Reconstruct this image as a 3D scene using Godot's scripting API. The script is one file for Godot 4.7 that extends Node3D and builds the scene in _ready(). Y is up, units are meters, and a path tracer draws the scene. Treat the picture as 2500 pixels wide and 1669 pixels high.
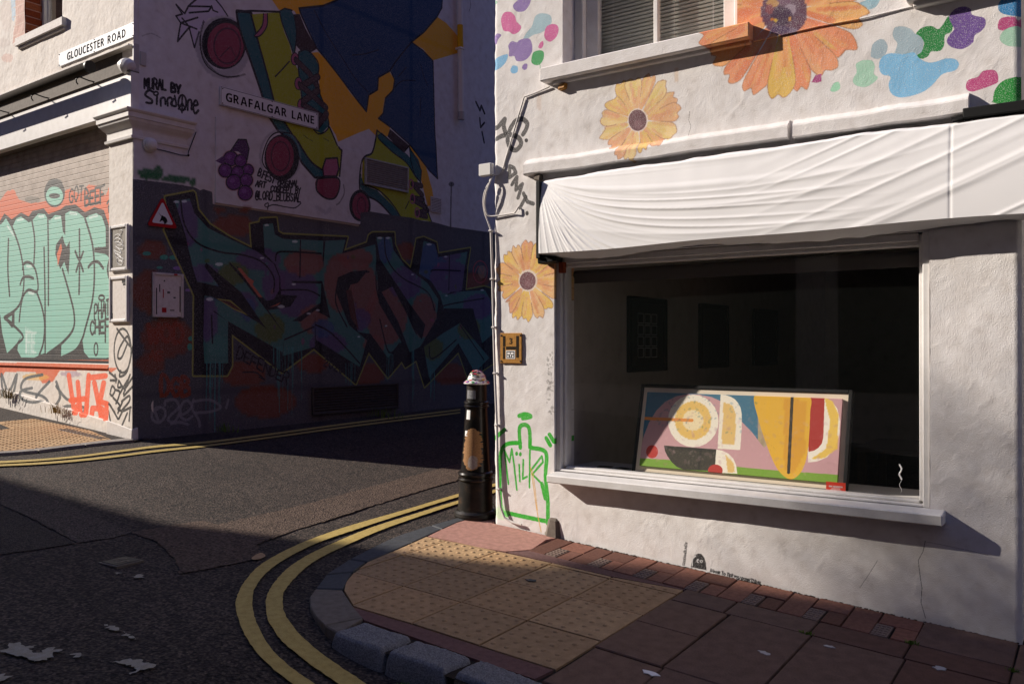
extends Node3D
# A sunlit street corner: a small gallery front on the right, a shuttered shop and a painted alley wall on the left.
# World axes: x runs along the gallery front, z out of it towards the street, y up; the foot of the gallery corner is the origin.

const SUN := Vector3(2.44, -1.35, -1.0)      # the way the sunlight travels
const LEFT_AT := Vector3(-4.565, 0.285, -0.086)
const LEFT_TURN := -1.4734
var rng := RandomNumberGenerator.new()
var M := {}
var tex := {}
var low := FastNoiseLite.new()
var mid := FastNoiseLite.new()
var fine := FastNoiseLite.new()
var plain := FastNoiseLite.new()
var gallery: Node3D
var shop: Node3D

func _ready() -> void:
	# ---- camera
	var cam := Camera3D.new()
	cam.name = "camera"
	add_child(cam)
	cam.position = Vector3(3.559, 1.23, 4.777)
	cam.rotation_degrees = Vector3(0.2046, 35.4457, 0)
	cam.fov = 43.34
	cam.near = 0.05
	cam.far = 400.0
	cam.current = true
	# ---- sky
	var we := WorldEnvironment.new()
	we.name = "world_environment"
	var env := Environment.new()
	var sm := ProceduralSkyMaterial.new()
	sm.sky_top_color = Color(0.30, 0.48, 0.84)
	sm.sky_horizon_color = Color(0.72, 0.79, 0.88)
	sm.sky_curve = 0.12
	sm.ground_bottom_color = Color(0.16, 0.15, 0.14)
	sm.ground_horizon_color = Color(0.45, 0.45, 0.45)
	sm.sun_angle_max = 1.0
	var sky := Sky.new()
	sky.sky_material = sm
	env.background_mode = Environment.BG_SKY
	env.sky = sky
	env.background_energy_multiplier = 0.46
	env.tonemap_mode = Environment.TONE_MAPPER_LINEAR
	env.tonemap_exposure = 1.45
	env.sdfgi_enabled = true
	env.ssao_enabled = true
	env.ssil_enabled = true
	we.environment = env
	add_child(we)
	# ---- sun
	var sun := DirectionalLight3D.new()
	sun.name = "sun"
	add_child(sun)
	sun.look_at_from_position(Vector3.ZERO, SUN, Vector3.UP)
	sun.light_energy = 1.6
	sun.light_color = Color(1.0, 0.955, 0.905)
	sun.light_angular_distance = 0.53
	sun.shadow_enabled = true
	# ---- the place
	rng.seed = 7
	low.seed = 3; low.frequency = 1.6; low.fractal_octaves = 3
	mid.seed = 5; mid.frequency = 11.0; mid.fractal_octaves = 3
	fine.seed = 9; fine.frequency = 60.0; fine.fractal_octaves = 2
	plain.seed = 13; plain.frequency = 1.0; plain.fractal_type = FastNoiseLite.FRACTAL_NONE
	make_textures()
	make_materials()
	build_ground()
	build_gallery()
	build_gallery_windows()
	build_gallery_inside()
	build_shop()
	build_shop_front()
	build_opposite()
	build_awning()
	build_bollard()
	build_wall_fittings()
	build_alley_fittings()
	build_small_things()

# ------------------------------------------------------------------ nodes
func put(node: Node3D, called: String, parent: Node) -> Node3D:
	node.name = called
	parent.add_child(node, true)
	return node

func thing(called: String, label: String, category: String, at := Vector3.ZERO, turn := 0.0, group := "") -> Node3D:
	var o := Node3D.new()
	o.position = at
	o.rotation_degrees.y = turn
	put(o, called, self)
	return tag(o, label, category, group)

func tag(o: Node3D, label: String, category: String, group := "") -> Node3D:
	o.set_meta("label", label)
	o.set_meta("category", category)
	if group:
		o.set_meta("group", group)
	return o

func mesh(called: String, m: Mesh, mat: Material, parent: Node, at := Vector3.ZERO) -> MeshInstance3D:
	var o := MeshInstance3D.new()
	o.mesh = m
	o.material_override = mat
	o.position = at
	o.cast_shadow = GeometryInstance3D.SHADOW_CASTING_SETTING_ON
	put(o, called, parent)
	return o

# ------------------------------------------------------------------ mesh builder: faces are given counter-clockwise seen from outside
class MB:
	var v := PackedVector3Array()
	var n := PackedVector3Array()
	var uv2 := PackedVector2Array()
	var map: Callable
	func tri(a: Vector3, b: Vector3, c: Vector3) -> void:
		var k := (b - a).cross(c - a).normalized()
		tri_n(a, b, c, k, k, k)
	func tri_n(a: Vector3, b: Vector3, c: Vector3, na: Vector3, nb: Vector3, nc: Vector3) -> void:
		v.append(a); v.append(c); v.append(b)
		n.append(na); n.append(nc); n.append(nb)
		if map.is_valid():
			uv2.append(map.call(a)); uv2.append(map.call(c)); uv2.append(map.call(b))
	func quad(a: Vector3, b: Vector3, c: Vector3, d: Vector3) -> void:
		tri(a, b, c)
		tri(a, c, d)
	func quad_n(a: Vector3, b: Vector3, c: Vector3, d: Vector3, na: Vector3, nb: Vector3, nc: Vector3, nd: Vector3) -> void:
		tri_n(a, b, c, na, nb, nc)
		tri_n(a, c, d, na, nc, nd)
	func box(lo: Vector3, hi: Vector3, bevel := 0.0) -> MB:
		return hexa([Vector3(lo.x, lo.y, hi.z), Vector3(hi.x, lo.y, hi.z), Vector3(hi.x, hi.y, hi.z), Vector3(lo.x, hi.y, hi.z), Vector3(lo.x, lo.y, lo.z), Vector3(hi.x, lo.y, lo.z), Vector3(hi.x, hi.y, lo.z), Vector3(lo.x, hi.y, lo.z)], bevel)
	# eight corners: front bottom left, bottom right, top right, top left, then the same at the back
	func hexa(p: Array, b := 0.0) -> MB:
		var faces := [[0, 1, 2, 3], [5, 4, 7, 6], [3, 2, 6, 7], [4, 5, 1, 0], [1, 5, 6, 2], [4, 0, 3, 7]]
		if b <= 0.0:
			for f in faces:
				quad(p[f[0]], p[f[1]], p[f[2]], p[f[3]])
			return self
		var q := {}
		for k in 6:
			var f: Array = faces[k]
			for j in 4:
				var c: Vector3 = p[f[j]]
				var e1: Vector3 = p[f[(j + 1) % 4]] - c
				var e2: Vector3 = p[f[(j + 3) % 4]] - c
				q[Vector2i(k, f[j])] = c + e1.normalized() * minf(b, e1.length() * .45) + e2.normalized() * minf(b, e2.length() * .45)
			quad(q[Vector2i(k, f[0])], q[Vector2i(k, f[1])], q[Vector2i(k, f[2])], q[Vector2i(k, f[3])])
		for k in 6:
			var f: Array = faces[k]
			for j in 4:
				var a: int = f[j]
				var c: int = f[(j + 1) % 4]
				if a > c:
					continue
				for k2 in 6:
					var f2: Array = faces[k2]
					if k2 != k and f2.has(a) and f2.has(c):
						quad(q[Vector2i(k, c)], q[Vector2i(k, a)], q[Vector2i(k2, a)], q[Vector2i(k2, c)])
		for c in 8:
			var own := []
			for k in 6:
				if (faces[k] as Array).has(c):
					own.append(q[Vector2i(k, c)])
			var mid_of: Vector3 = (p[0] + p[6]) * .5
			if ((own[1] - own[0]) as Vector3).cross(own[2] - own[0]).dot(own[0] - mid_of) > 0:
				tri(own[0], own[1], own[2])
			else:
				tri(own[0], own[2], own[1])
		return self
	func lathe(profile: Array, sides: int, at := Vector3.ZERO) -> MB:
		for i in profile.size() - 1:
			var a: Vector2 = profile[i]
			var b: Vector2 = profile[i + 1]
			var t := (b - a).normalized()
			for k in sides:
				var u := TAU * k / sides
				var w := TAU * (k + 1) / sides
				var du := Vector3(cos(u), 0, -sin(u))
				var dw := Vector3(cos(w), 0, -sin(w))
				var nu := du * t.y - Vector3.UP * t.x
				var nw := dw * t.y - Vector3.UP * t.x
				var pa := at + du * a.x + Vector3.UP * a.y
				var pb := at + dw * a.x + Vector3.UP * a.y
				var pc := at + dw * b.x + Vector3.UP * b.y
				var pd := at + du * b.x + Vector3.UP * b.y
				if b.x > 0.0:
					tri_n(pa, pc, pd, nu, nw, nu)
				if a.x > 0.0:
					tri_n(pa, pb, pc, nu, nw, nw)
		return self
	func tube(path: Array, r: float, sides := 8) -> MB:
		var rings := []
		for i in path.size():
			var t: Vector3 = ((path[mini(i + 1, path.size() - 1)] as Vector3) - (path[maxi(i - 1, 0)] as Vector3)).normalized()
			var a := t.cross(Vector3.UP if absf(t.y) < .9 else Vector3.RIGHT).normalized()
			var b := t.cross(a)
			var ring := []
			for k in sides:
				var u := TAU * k / sides
				ring.append(a * cos(u) + b * sin(u))
			rings.append(ring)
		for i in path.size() - 1:
			for k in sides:
				var j := (k + 1) % sides
				quad_n(path[i] + rings[i][k] * r, path[i] + rings[i][j] * r, path[i + 1] + rings[i + 1][j] * r, path[i + 1] + rings[i + 1][k] * r, rings[i][k], rings[i][j], rings[i + 1][j], rings[i + 1][k])
		for e in [0, path.size() - 1]:
			for k in range(1, sides - 1):
				if e != 0:
					tri(path[e] + rings[e][0] * r, path[e] + rings[e][k] * r, path[e] + rings[e][k + 1] * r)
				else:
					tri(path[e] + rings[e][0] * r, path[e] + rings[e][k + 1] * r, path[e] + rings[e][k] * r)
		return self
	# a flat piece lying on a surface: outline in x and z, top given by a function, edges bevelled
	func plate(outline: PackedVector2Array, top: Callable, thick: float, bevel := 0.0) -> MB:
		var o := outline
		if Geometry2D.is_polygon_clockwise(o):
			o = o.duplicate()
			o.reverse()
		var c := Vector2.ZERO
		for q in o:
			c += q
		c /= o.size()
		var up := []
		var edge := []
		for q in o:
			var i := q + (c - q).normalized() * bevel
			up.append(Vector3(i.x, top.call(i.x, i.y), i.y))
			edge.append(Vector3(q.x, top.call(q.x, q.y) - bevel, q.y))
		var ids := Geometry2D.triangulate_polygon(o)
		for k in range(0, ids.size(), 3):
			var a: Vector3 = up[ids[k]]
			var b: Vector3 = up[ids[k + 1]]
			var d: Vector3 = up[ids[k + 2]]
			if (b - a).cross(d - a).y > 0:
				tri(a, b, d)
			else:
				tri(a, d, b)
		var s := o.size()
		for k in s:
			var j := (k + 1) % s
			var dn := Vector3(0, -thick, 0)
			if bevel > 0:
				quad(up[k], up[j], edge[j], edge[k])
			quad(edge[k], edge[j], edge[j] + dn, edge[k] + dn)
		return self
	func mesh() -> ArrayMesh:
		var a := []
		a.resize(Mesh.ARRAY_MAX)
		a[Mesh.ARRAY_VERTEX] = v
		a[Mesh.ARRAY_NORMAL] = n
		if map.is_valid():
			a[Mesh.ARRAY_TEX_UV2] = uv2
		var m := ArrayMesh.new()
		m.add_surface_from_arrays(Mesh.PRIMITIVE_TRIANGLES, a)
		return m

func bx(called: String, lo: Vector3, hi: Vector3, mat: Material, parent: Node, bevel := 0.0, map = null) -> MeshInstance3D:
	var b := MB.new()
	if map != null:
		b.map = map
	return mesh(called, b.box(lo, hi, bevel).mesh(), mat, parent)

# a sheet of many small faces, smooth: at(u, v) gives the place, skip(u, v) leaves out cells by their middles
func sheet(us: PackedFloat32Array, vs: PackedFloat32Array, at: Callable, skip = null, map = null, tint = null) -> ArrayMesh:
	var st := SurfaceTool.new()
	st.begin(Mesh.PRIMITIVE_TRIANGLES)
	st.set_smooth_group(0)
	for vv in vs:
		for u in us:
			var p: Vector3 = at.call(u, vv)
			if map != null:
				st.set_uv2(map.call(p))
			if tint != null:
				st.set_color(tint.call(p))
			st.add_vertex(p)
	var w := us.size()
	for j in vs.size() - 1:
		for i in w - 1:
			if skip != null and skip.call((us[i] + us[i + 1]) * .5, (vs[j] + vs[j + 1]) * .5):
				continue
			var a := j * w + i
			for k in [a, a + w, a + w + 1, a, a + w + 1, a + 1]:
				st.add_index(k)
	st.generate_normals()
	return st.commit()

func steps(from: float, to: float, step: float, marks: Array = []) -> PackedFloat32Array:
	var all := [from, to]
	for k in marks:
		if k > from and k < to:
			all.append(k)
	all.sort()
	var out := PackedFloat32Array()
	for k in all.size() - 1:
		var count := maxi(1, roundi((all[k + 1] - all[k]) / step))
		for j in count:
			out.append(lerpf(all[k], all[k + 1], float(j) / count))
	out.append(to)
	return out

func pts2(a: Array) -> PackedVector2Array:
	var o := PackedVector2Array()
	for k in range(0, a.size(), 2):
		o.append(Vector2(a[k], a[k + 1]))
	return o

# ------------------------------------------------------------------ painter: brings paint, print and lettering into a picture with transparency
const GLYPH := {
	"A": [[0, 0, .5, 1, 1, 0], [.2, .4, .8, .4]], "B": [[0, 0, 0, 1, .7, .95, .8, .7, .1, .52, .9, .45, .9, .1, 0, 0]], "C": [[1, .85, .5, 1, .05, .7, .05, .3, .5, 0, 1, .15]], "D": [[0, 0, 0, 1, .6, .95, .95, .5, .6, .05, 0, 0]],
	"E": [[1, 1, 0, 1, 0, 0, 1, 0], [0, .5, .75, .5]], "F": [[1, 1, 0, 1, 0, 0], [0, .5, .75, .5]], "G": [[1, .85, .5, 1, .05, .7, .05, .3, .5, 0, .95, .15, .95, .45, .55, .45]], "H": [[0, 0, 0, 1], [1, 0, 1, 1], [0, .5, 1, .5]],
	"I": [[.5, 0, .5, 1]], "L": [[0, 1, 0, 0, .9, 0]], "M": [[0, 0, .1, 1, .5, .3, .9, 1, 1, 0]], "N": [[0, 0, 0, 1, 1, 0, 1, 1]], "O": [[.5, 0, .05, .3, .05, .7, .5, 1, .95, .7, .95, .3, .5, 0]], "P": [[0, 0, 0, 1, .8, .95, .9, .7, .7, .5, 0, .45]],
	"R": [[0, 0, 0, 1, .8, .95, .9, .72, .7, .52, 0, .48], [.5, .5, 1, 0]], "S": [[.95, .85, .5, 1, .1, .8, .3, .55, .8, .42, .92, .18, .5, 0, .05, .12]], "T": [[0, 1, 1, 1], [.5, 1, .5, 0]], "U": [[0, 1, .05, .2, .5, 0, .95, .2, 1, 1]], "V": [[0, 1, .5, 0, 1, 1]],
	"W": [[0, 1, .25, 0, .5, .7, .75, 0, 1, 1]], "Y": [[0, 1, .5, .5, 1, 1], [.5, .5, .45, 0]], "@": [[.75, .3, .4, .3, .35, .6, .6, .7, .75, .5, .75, .25, 1, .35, 1, .8, .5, 1, .05, .7, .05, .2, .5, -.1, .9, 0]], ".": [[.1, 0, .15, .03]], "_": [[0, -.05, 1, -.05]],
	"?": [[.1, .8, .5, 1, .9, .75, .5, .45, .5, .3], [.5, .05, .52, .02]], "0": [[.5, 0, .1, .3, .1, .7, .5, 1, .9, .7, .9, .3, .5, 0]], "2": [[.1, .8, .5, 1, .9, .75, .1, 0, .95, 0]],
}

class Painter:
	var base: Image
	var img: Image
	var layer: Image
	var x0: float
	var y1: float
	var s: float
	var size: Vector2i
	func _init(ax0: float, ay0: float, ax1: float, ay1: float, per_metre: float) -> void:
		x0 = ax0; y1 = ay1; s = per_metre
		size = Vector2i(roundi((ax1 - ax0) * s), roundi((ay1 - ay0) * s))
		img = Image.create(size.x, size.y, false, Image.FORMAT_RGBA8)
		img.fill(Color(.6, .58, .56, 0))
	func uv(x: float, y: float) -> Vector2:
		return Vector2(clampf((x - x0) * s / size.x, .001, .999), clampf((y1 - y) * s / size.y, .001, .999))
	func px(p: Vector2) -> Vector2:
		return Vector2((p.x - x0) * s, (y1 - p.y) * s)
	func pts(a: Array) -> PackedVector2Array:
		var o := PackedVector2Array()
		for k in range(0, a.size(), 2):
			o.append(Vector2(a[k], a[k + 1]))
		return o
	static func curve(p: PackedVector2Array, closed: bool, sub := 5) -> PackedVector2Array:
		var o := PackedVector2Array()
		var c := p.size()
		if c < 3:
			return p
		for i in (c if closed else c - 1):
			var a := p[(i - 1 + c) % c] if closed or i > 0 else p[0]
			var b := p[i]
			var d := p[(i + 1) % c]
			var e := p[(i + 2) % c] if closed or i + 2 < c else p[c - 1]
			for k in sub:
				o.append(b.cubic_interpolate(d, a, e, float(k) / sub))
		if not closed:
			o.append(p[c - 1])
		return o
	static func scan(im: Image, p: PackedVector2Array, col: Color) -> void:
		var lo := INF
		var hi := -INF
		for q in p:
			lo = minf(lo, q.y)
			hi = maxf(hi, q.y)
		var c := p.size()
		for y in range(maxi(0, int(floor(lo))), mini(im.get_height(), int(ceil(hi)))):
			var yc := y + .5
			var xs := PackedFloat32Array()
			var a := p[c - 1]
			for b in p:
				if (a.y <= yc) != (b.y <= yc):
					xs.append(a.x + (yc - a.y) / (b.y - a.y) * (b.x - a.x))
				a = b
			xs.sort()
			for k in range(0, xs.size() - 1, 2):
				var l := maxi(0, roundi(xs[k]))
				var r := mini(im.get_width(), roundi(xs[k + 1]))
				if r > l:
					im.fill_rect(Rect2i(l, y, r - l, 1), col)
	# shapes: polygons in metres
	func lay(shapes: Array, color: Color, a: float, soft: int) -> void:
		var lo := Vector2(INF, INF)
		var hi := -lo
		var all := []
		for sh in shapes:
			var q := PackedVector2Array()
			for p in sh:
				var t := px(p)
				lo = lo.min(t)
				hi = hi.max(t)
				q.append(t)
			all.append(q)
		if soft == 0 and a >= 1.0:
			for q in all:
				scan(img, q, color)
			return
		var k := float(maxi(1, soft))
		var pad := k * 2.0
		var at := Vector2i((lo - Vector2(pad, pad)).floor())
		var ext := Vector2i((hi - Vector2(at) + Vector2(pad, pad)).ceil())
		ext = Vector2i(maxi(2, int(ext.x / k)), maxi(2, int(ext.y / k)))
		if ext.x > 3000 or ext.y > 3000:
			return
		var tmp := Image.create(ext.x, ext.y, false, Image.FORMAT_RGBA8)
		tmp.fill(Color(color, 0))
		for q in all:
			var t := PackedVector2Array()
			for p in q:
				t.append((p - Vector2(at)) / k)
			scan(tmp, t, Color(color, a))
		if k > 1.0:
			tmp.resize(int(ext.x * k), int(ext.y * k), Image.INTERPOLATE_BILINEAR)
		img.blend_rect(tmp, Rect2i(Vector2i.ZERO, tmp.get_size()), at)
	func stroke(p: PackedVector2Array, w: float) -> Array:
		var o := []
		var r := w * .5
		for i in p.size():
			var disc := PackedVector2Array()
			for k in 9:
				disc.append(p[i] + Vector2.from_angle(TAU * k / 9) * r)
			o.append(disc)
			if i + 1 < p.size() and p[i].distance_to(p[i + 1]) > 1e-5:
				var t := (p[i + 1] - p[i]).normalized().orthogonal() * r
				o.append(PackedVector2Array([p[i] + t, p[i + 1] + t, p[i + 1] - t, p[i] - t]))
		return o
	func run(ops: Array) -> void:
		for o in ops:
			match o[0]:
				"f":
					var p := pts(o[5])
					lay([curve(p, true) if o[4] else p], Color.html(o[1]), o[2], o[3])
				"l":
					var p := pts(o[6])
					lay(stroke(curve(p, false) if o[5] else p, o[4]), Color.html(o[1]), o[2], o[3])
				"e":
					var p := pts(o[5])
					var ring := PackedVector2Array()
					for k in 25:
						ring.append(p[0] + (p[1] - p[0]) * cos(TAU * k / 24) + (p[2] - p[0]) * sin(TAU * k / 24))
					lay(stroke(ring, o[4]) if o[4] > 0 else [ring], Color.html(o[1]), o[2], o[3])
				"t":
					text(o[5], pts(o[6]), o[4], Color.html(o[1]), o[2], o[3], o[7])
				"d":
					var r := RandomNumberGenerator.new()
					r.seed = o[5]
					var p := pts(o[8])
					var cols: PackedStringArray = (o[1] as String).split(" ")
					for k in o[4]:
						var c := Vector2(r.randf_range(p[0].x, p[1].x), r.randf_range(p[0].y, p[1].y))
						var q := r.randf_range(o[6], o[7])
						var tilt := r.randf() * TAU
						var ring := PackedVector2Array()
						for j in 10:
							ring.append(c + Vector2(cos(TAU * j / 10) * q, sin(TAU * j / 10) * q * .6).rotated(tilt))
						lay([ring], Color.html(cols[r.randi() % cols.size()]), o[2], o[3])
				"drip":
					var r := RandomNumberGenerator.new()
					r.seed = o[3]
					for k in o[2]:
						var p := pts(o[4][r.randi() % o[4].size()])
						var x := r.randf_range(p[0].x, p[1].x)
						lay(stroke(PackedVector2Array([Vector2(x, p[0].y), Vector2(x + r.randf_range(-.01, .01), r.randf_range(p[1].y, p[2].y))]), r.randf_range(.005, .011)), Color.html(o[1]), .8, 1)
				"flower":
					flower(o)
				"mask0":
					base = img
					img = Image.create(size.x, size.y, false, Image.FORMAT_RGBA8)
				"mask1":
					layer = img
					img = Image.create(size.x, size.y, false, Image.FORMAT_RGBA8)
				"mask2":
					base.blit_rect_mask(layer, img, Rect2i(Vector2i.ZERO, size), Vector2i.ZERO)
					img = base
	func text(what: String, p: PackedVector2Array, w: float, color: Color, a: float, soft: int, jit: float) -> void:
		var r := RandomNumberGenerator.new()
		r.seed = what.hash()
		var total := 0.0
		for ch in what:
			total += .35 if ch in ". Iil" else 1.0
		var along := (p[1] - p[0]) / total
		var x := 0.0
		var shapes := []
		for ch in what:
			var adv := .35 if ch in ". Iil" else 1.0
			var tall := .72 if ch != ch.to_upper() and not ch in "hltdbk" else 1.0
			var up := (p[2] - p[0]) * tall * (1.0 + r.randf_range(-jit, jit) * 3.0)
			var off := (p[2] - p[0]) * r.randf_range(-jit, jit)
			for line in GLYPH.get(ch.to_upper(), []):
				var q := PackedVector2Array()
				for k in range(0, line.size(), 2):
					var lx: float = line[k] + r.randf_range(-jit, jit)
					if adv < 1.0:
						lx = .2
					q.append(p[0] + off + along * (x + lx * .78) + up * (line[k + 1] + r.randf_range(-jit, jit)))
				shapes.append_array(stroke(curve(q, false, 4) if q.size() > 4 else q, w))
			x += adv
		lay(shapes, color, a, soft)
	func flower(o: Array) -> void:
		var r := RandomNumberGenerator.new()
		r.seed = o[5]
		var pal: PackedStringArray = (o[1] as String).split(" ")
		var c := pts(o[7])[0]
		var rin: float = o[4]
		var count: int = o[6]
		var rim := []
		for p in pts(o[8]):
			rim.append([(p - c).angle(), (p - c).length()])
		rim.sort_custom(func(a, b): return a[0] < b[0])
		var reach := func(a: float) -> float:
			a = wrapf(a, -PI, PI)
			var lo: Array = [rim[-1][0] - TAU, rim[-1][1]]
			for q in rim + [[rim[0][0] + TAU, rim[0][1]]]:
				if a <= q[0]:
					return lerpf(lo[1], q[1], clampf((a - lo[0]) / maxf(q[0] - lo[0], 1e-4), 0, 1))
				lo = q
			return lo[1]
		var order := range(count)
		for k in count:
			var j := r.randi() % count
			var t: int = order[k]
			order[k] = order[j]
			order[j] = t
		for k in order:
			var a0: float = TAU * (k + r.randf_range(-.15, .15)) / count
			var w := PI / count * r.randf_range(1.05, 1.4)
			var full: float = reach.call(a0)
			var at := func(a: float, q: float) -> Vector2: return c + Vector2.from_angle(a) * q
			var e: Array = []
			for q in [[-.5, rin * .8], [-.9, full * .55], [-.85, reach.call(a0 - w * .8) * .86], [-.5, reach.call(a0 - w * .4) * .97], [-.15, full * .93], [.15, full * r.randf_range(.97, 1.03)], [.55, reach.call(a0 + w * .5) * .95], [.85, reach.call(a0 + w * .8) * .84], [.9, full * .55], [.5, rin * .8]]:
				e.append(at.call(a0 + w * q[0], q[1]))
			var pet := PackedVector2Array(e)
			lay([curve(pet, true)], Color.html(pal[r.randi() % pal.size()]), 1, 1)
			for j in 9:
				var b: float = a0 + w * r.randf_range(-.7, .7)
				var s0 := r.randf_range(.25, .6)
				var s1 := minf(.95, s0 + r.randf_range(.2, .5))
				var pick := r.randi() % (pal.size() + 2)
				var line := PackedVector2Array([at.call(lerpf(b, a0, .2), full * s0), at.call(b, full * (s0 + s1) * .5), at.call(b, full * s1 * .95)])
				lay(stroke(line, full * r.randf_range(.03, .1)), Color.html(o[3] if pick >= pal.size() else pal[pick]), .55, 4)
			lay(stroke(curve(pet.slice(1, 9), false), .005), Color.html(o[2]), .7, 2)
	func texture() -> ImageTexture:
		return ImageTexture.create_from_image(img)

# ------------------------------------------------------------------ computed textures
func noise_image(seed_: int, freq: float, size: int, octaves := 4, kind := FastNoiseLite.TYPE_SIMPLEX_SMOOTH, ret := -1) -> PackedByteArray:
	var f := FastNoiseLite.new()
	f.seed = seed_
	f.noise_type = kind
	f.frequency = freq
	f.fractal_octaves = octaves
	if kind == FastNoiseLite.TYPE_CELLULAR:
		f.fractal_type = FastNoiseLite.FRACTAL_NONE
		if ret >= 0:
			f.cellular_return_type = ret
	var im := f.get_seamless_image(size, size)
	im.convert(Image.FORMAT_L8)
	return im.get_data()

func grey_tex(size: int, f: Callable) -> ImageTexture:
	var d := PackedByteArray()
	d.resize(size * size)
	for k in size * size:
		d[k] = clampi(int(f.call(k)), 0, 255)
	return ImageTexture.create_from_image(Image.create_from_data(size, size, false, Image.FORMAT_L8, d))

# colour from a grey value through a ramp of [place, Color]
func ramp_tex(size: int, ramp: Array, f: Callable) -> ImageTexture:
	var g := Gradient.new()
	g.offsets = PackedFloat32Array(ramp.map(func(q): return q[0]))
	g.colors = PackedColorArray(ramp.map(func(q): return Color.html(q[1])))
	var lut := PackedByteArray()
	for k in 256:
		var c := g.sample(k / 255.0)
		lut.append_array(PackedByteArray([c.r8, c.g8, c.b8]))
	var d := PackedByteArray()
	d.resize(size * size * 3)
	for k in size * size:
		var t := clampi(int(f.call(k)), 0, 255) * 3
		d[k * 3] = lut[t]
		d[k * 3 + 1] = lut[t + 1]
		d[k * 3 + 2] = lut[t + 2]
	return ImageTexture.create_from_image(Image.create_from_data(size, size, false, Image.FORMAT_RGB8, d))

func make_textures() -> void:
	var s := 1024
	var a := noise_image(11, .018, s, 3)
	var b := noise_image(12, .07, s, 3)
	var c := noise_image(13, .2, s, 2)
	var d := noise_image(14, .009, s, 3)
	var cell := noise_image(15, .055, s, 1, FastNoiseLite.TYPE_CELLULAR, FastNoiseLite.RETURN_DISTANCE)
	var cell2 := noise_image(16, .11, s, 1, FastNoiseLite.TYPE_CELLULAR, FastNoiseLite.RETURN_DISTANCE)
	var tone := noise_image(17, .055, s, 1, FastNoiseLite.TYPE_CELLULAR, FastNoiseLite.RETURN_CELL_VALUE)
	# rough painted render: lumps, brush drags and pits
	tex.render_h = grey_tex(s, func(k): return a[k] * .22 + b[k] * .16 + c[k] * .5 + (maxf(0, b[k] - 175) * .5) + maxf(0, 70 - cell2[k]) * .5)
	tex.smooth_h = grey_tex(s, func(k): return a[k] * .7 + c[k] * .12 + 20)
	tex.render_c = ramp_tex(s, [[0, "b4aca4"], [.3, "dcd8d4"], [.55, "f2f0ee"], [1, "ffffff"]], func(k): return 60 + d[k] * .55 + a[k] * .25 + c[k] * .14)
	tex.wear = grey_tex(s, func(k): return 255 - maxf(0, c[k] - 150) * 2.2 - maxf(0, b[k] - 170) * 1.4)
	# asphalt: stones of different tone in dark binder
	tex.asphalt_h = grey_tex(s, func(k): return 255 - cell[k] * .75 - cell2[k] * .3 + c[k] * .12)
	tex.asphalt_c = ramp_tex(s, [[0, "1f1d1b"], [.3, "4a4643"], [.55, "7d7671"], [.8, "b5aca3"], [1, "f0e6d8"]], func(k): return (tone[k] * .42 + (255 - cell[k]) * .45 + d[k] * .15 + c[k] * .15 - 140) * 1.15 + 122)
	tex.gravel_c = ramp_tex(s, [[0, "423a36"], [.3, "76695f"], [.6, "a99a8c"], [.85, "cbbcab"], [1, "e4d8c8"]], func(k): return tone[k] * .5 + (255 - cell[k]) * .38 + c[k] * .12)
	tex.stone_c = ramp_tex(s, [[0, "8a8782"], [.4, "c2bdb6"], [.7, "dedad4"], [1, "ffffff"]], func(k): return d[k] * .35 + b[k] * .3 + c[k] * .4 - 6)
	tex.stone_h = grey_tex(s, func(k): return b[k] * .4 + c[k] * .6)
	tex.granite_c = ramp_tex(s, [[0, "26262a"], [.3, "5b5c60"], [.5, "8c8e92"], [.75, "b9babc"], [1, "f0f0f0"]], func(k): return tone[k] * .3 + c[k] * .75 + (c[(k * 7 + 311) % (s * s)] - 128) * .35)
	tex.worn_paint = ramp_tex(s, [[0, "4d4638"], [.16, "6a5f48"], [.24, "c9c0a4"], [.6, "efe9d6"], [1, "ffffff"]], func(k): return c[k] * .5 + b[k] * .35 + d[k] * .35 - 8 - maxf(0, 60 - cell[k]) * .4)
	tex.metal_c = ramp_tex(s, [[0, "7c766e"], [.3, "c4bfb8"], [.6, "e6e3de"], [1, "ffffff"]], func(k): return 40 + d[k] * .5 + b[k] * .35)
	tex.paint_c = ramp_tex(s, [[0, "d0cdc8"], [.35, "ecebe8"], [1, "ffffff"]], func(k): return 70 + d[k] * .5 + b[k] * .25)
	tex.iron_c = ramp_tex(s, [[0, "8a4a22"], [.2, "5e4632"], [.38, "35302c"], [.6, "24221f"], [1, "181818"]], func(k): return d[k] * .75 + b[k] * .3 + 8)
	tex.brick_c = ramp_tex(s, [[0, "8d7a70"], [.4, "c8b8ae"], [.7, "e8dcd4"], [1, "ffffff"]], func(k): return 30 + d[k] * .4 + c[k] * .35 + b[k] * .15)

func std(called: String, color: String, rough := .8, texture := "", tile := 1.0, height := "", relief := 0.0) -> StandardMaterial3D:
	var m := StandardMaterial3D.new()
	m.resource_name = called
	m.albedo_color = Color.html(color)
	m.roughness = rough
	m.metallic_specular = .4
	if texture or height:
		m.uv1_triplanar = true
		m.uv1_world_triplanar = true
		m.uv1_triplanar_sharpness = 4.0
		m.uv1_scale = Vector3.ONE / tile
	if texture:
		m.albedo_texture = tex[texture]
	if height:
		m.heightmap_enabled = true
		m.heightmap_texture = tex[height]
		m.heightmap_scale = relief
	M[called] = m
	return m

func with_paint(m: StandardMaterial3D, p: Painter) -> void:
	m.detail_enabled = true
	m.detail_blend_mode = BaseMaterial3D.BLEND_MODE_MIX
	m.detail_uv_layer = BaseMaterial3D.DETAIL_UV_2
	m.detail_albedo = p.texture()
	m.detail_mask = tex.wear

var mural: Painter
var shutter_art: Painter
var front_art: Painter
var wall_art: Painter
var canvas_art: Painter

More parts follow.
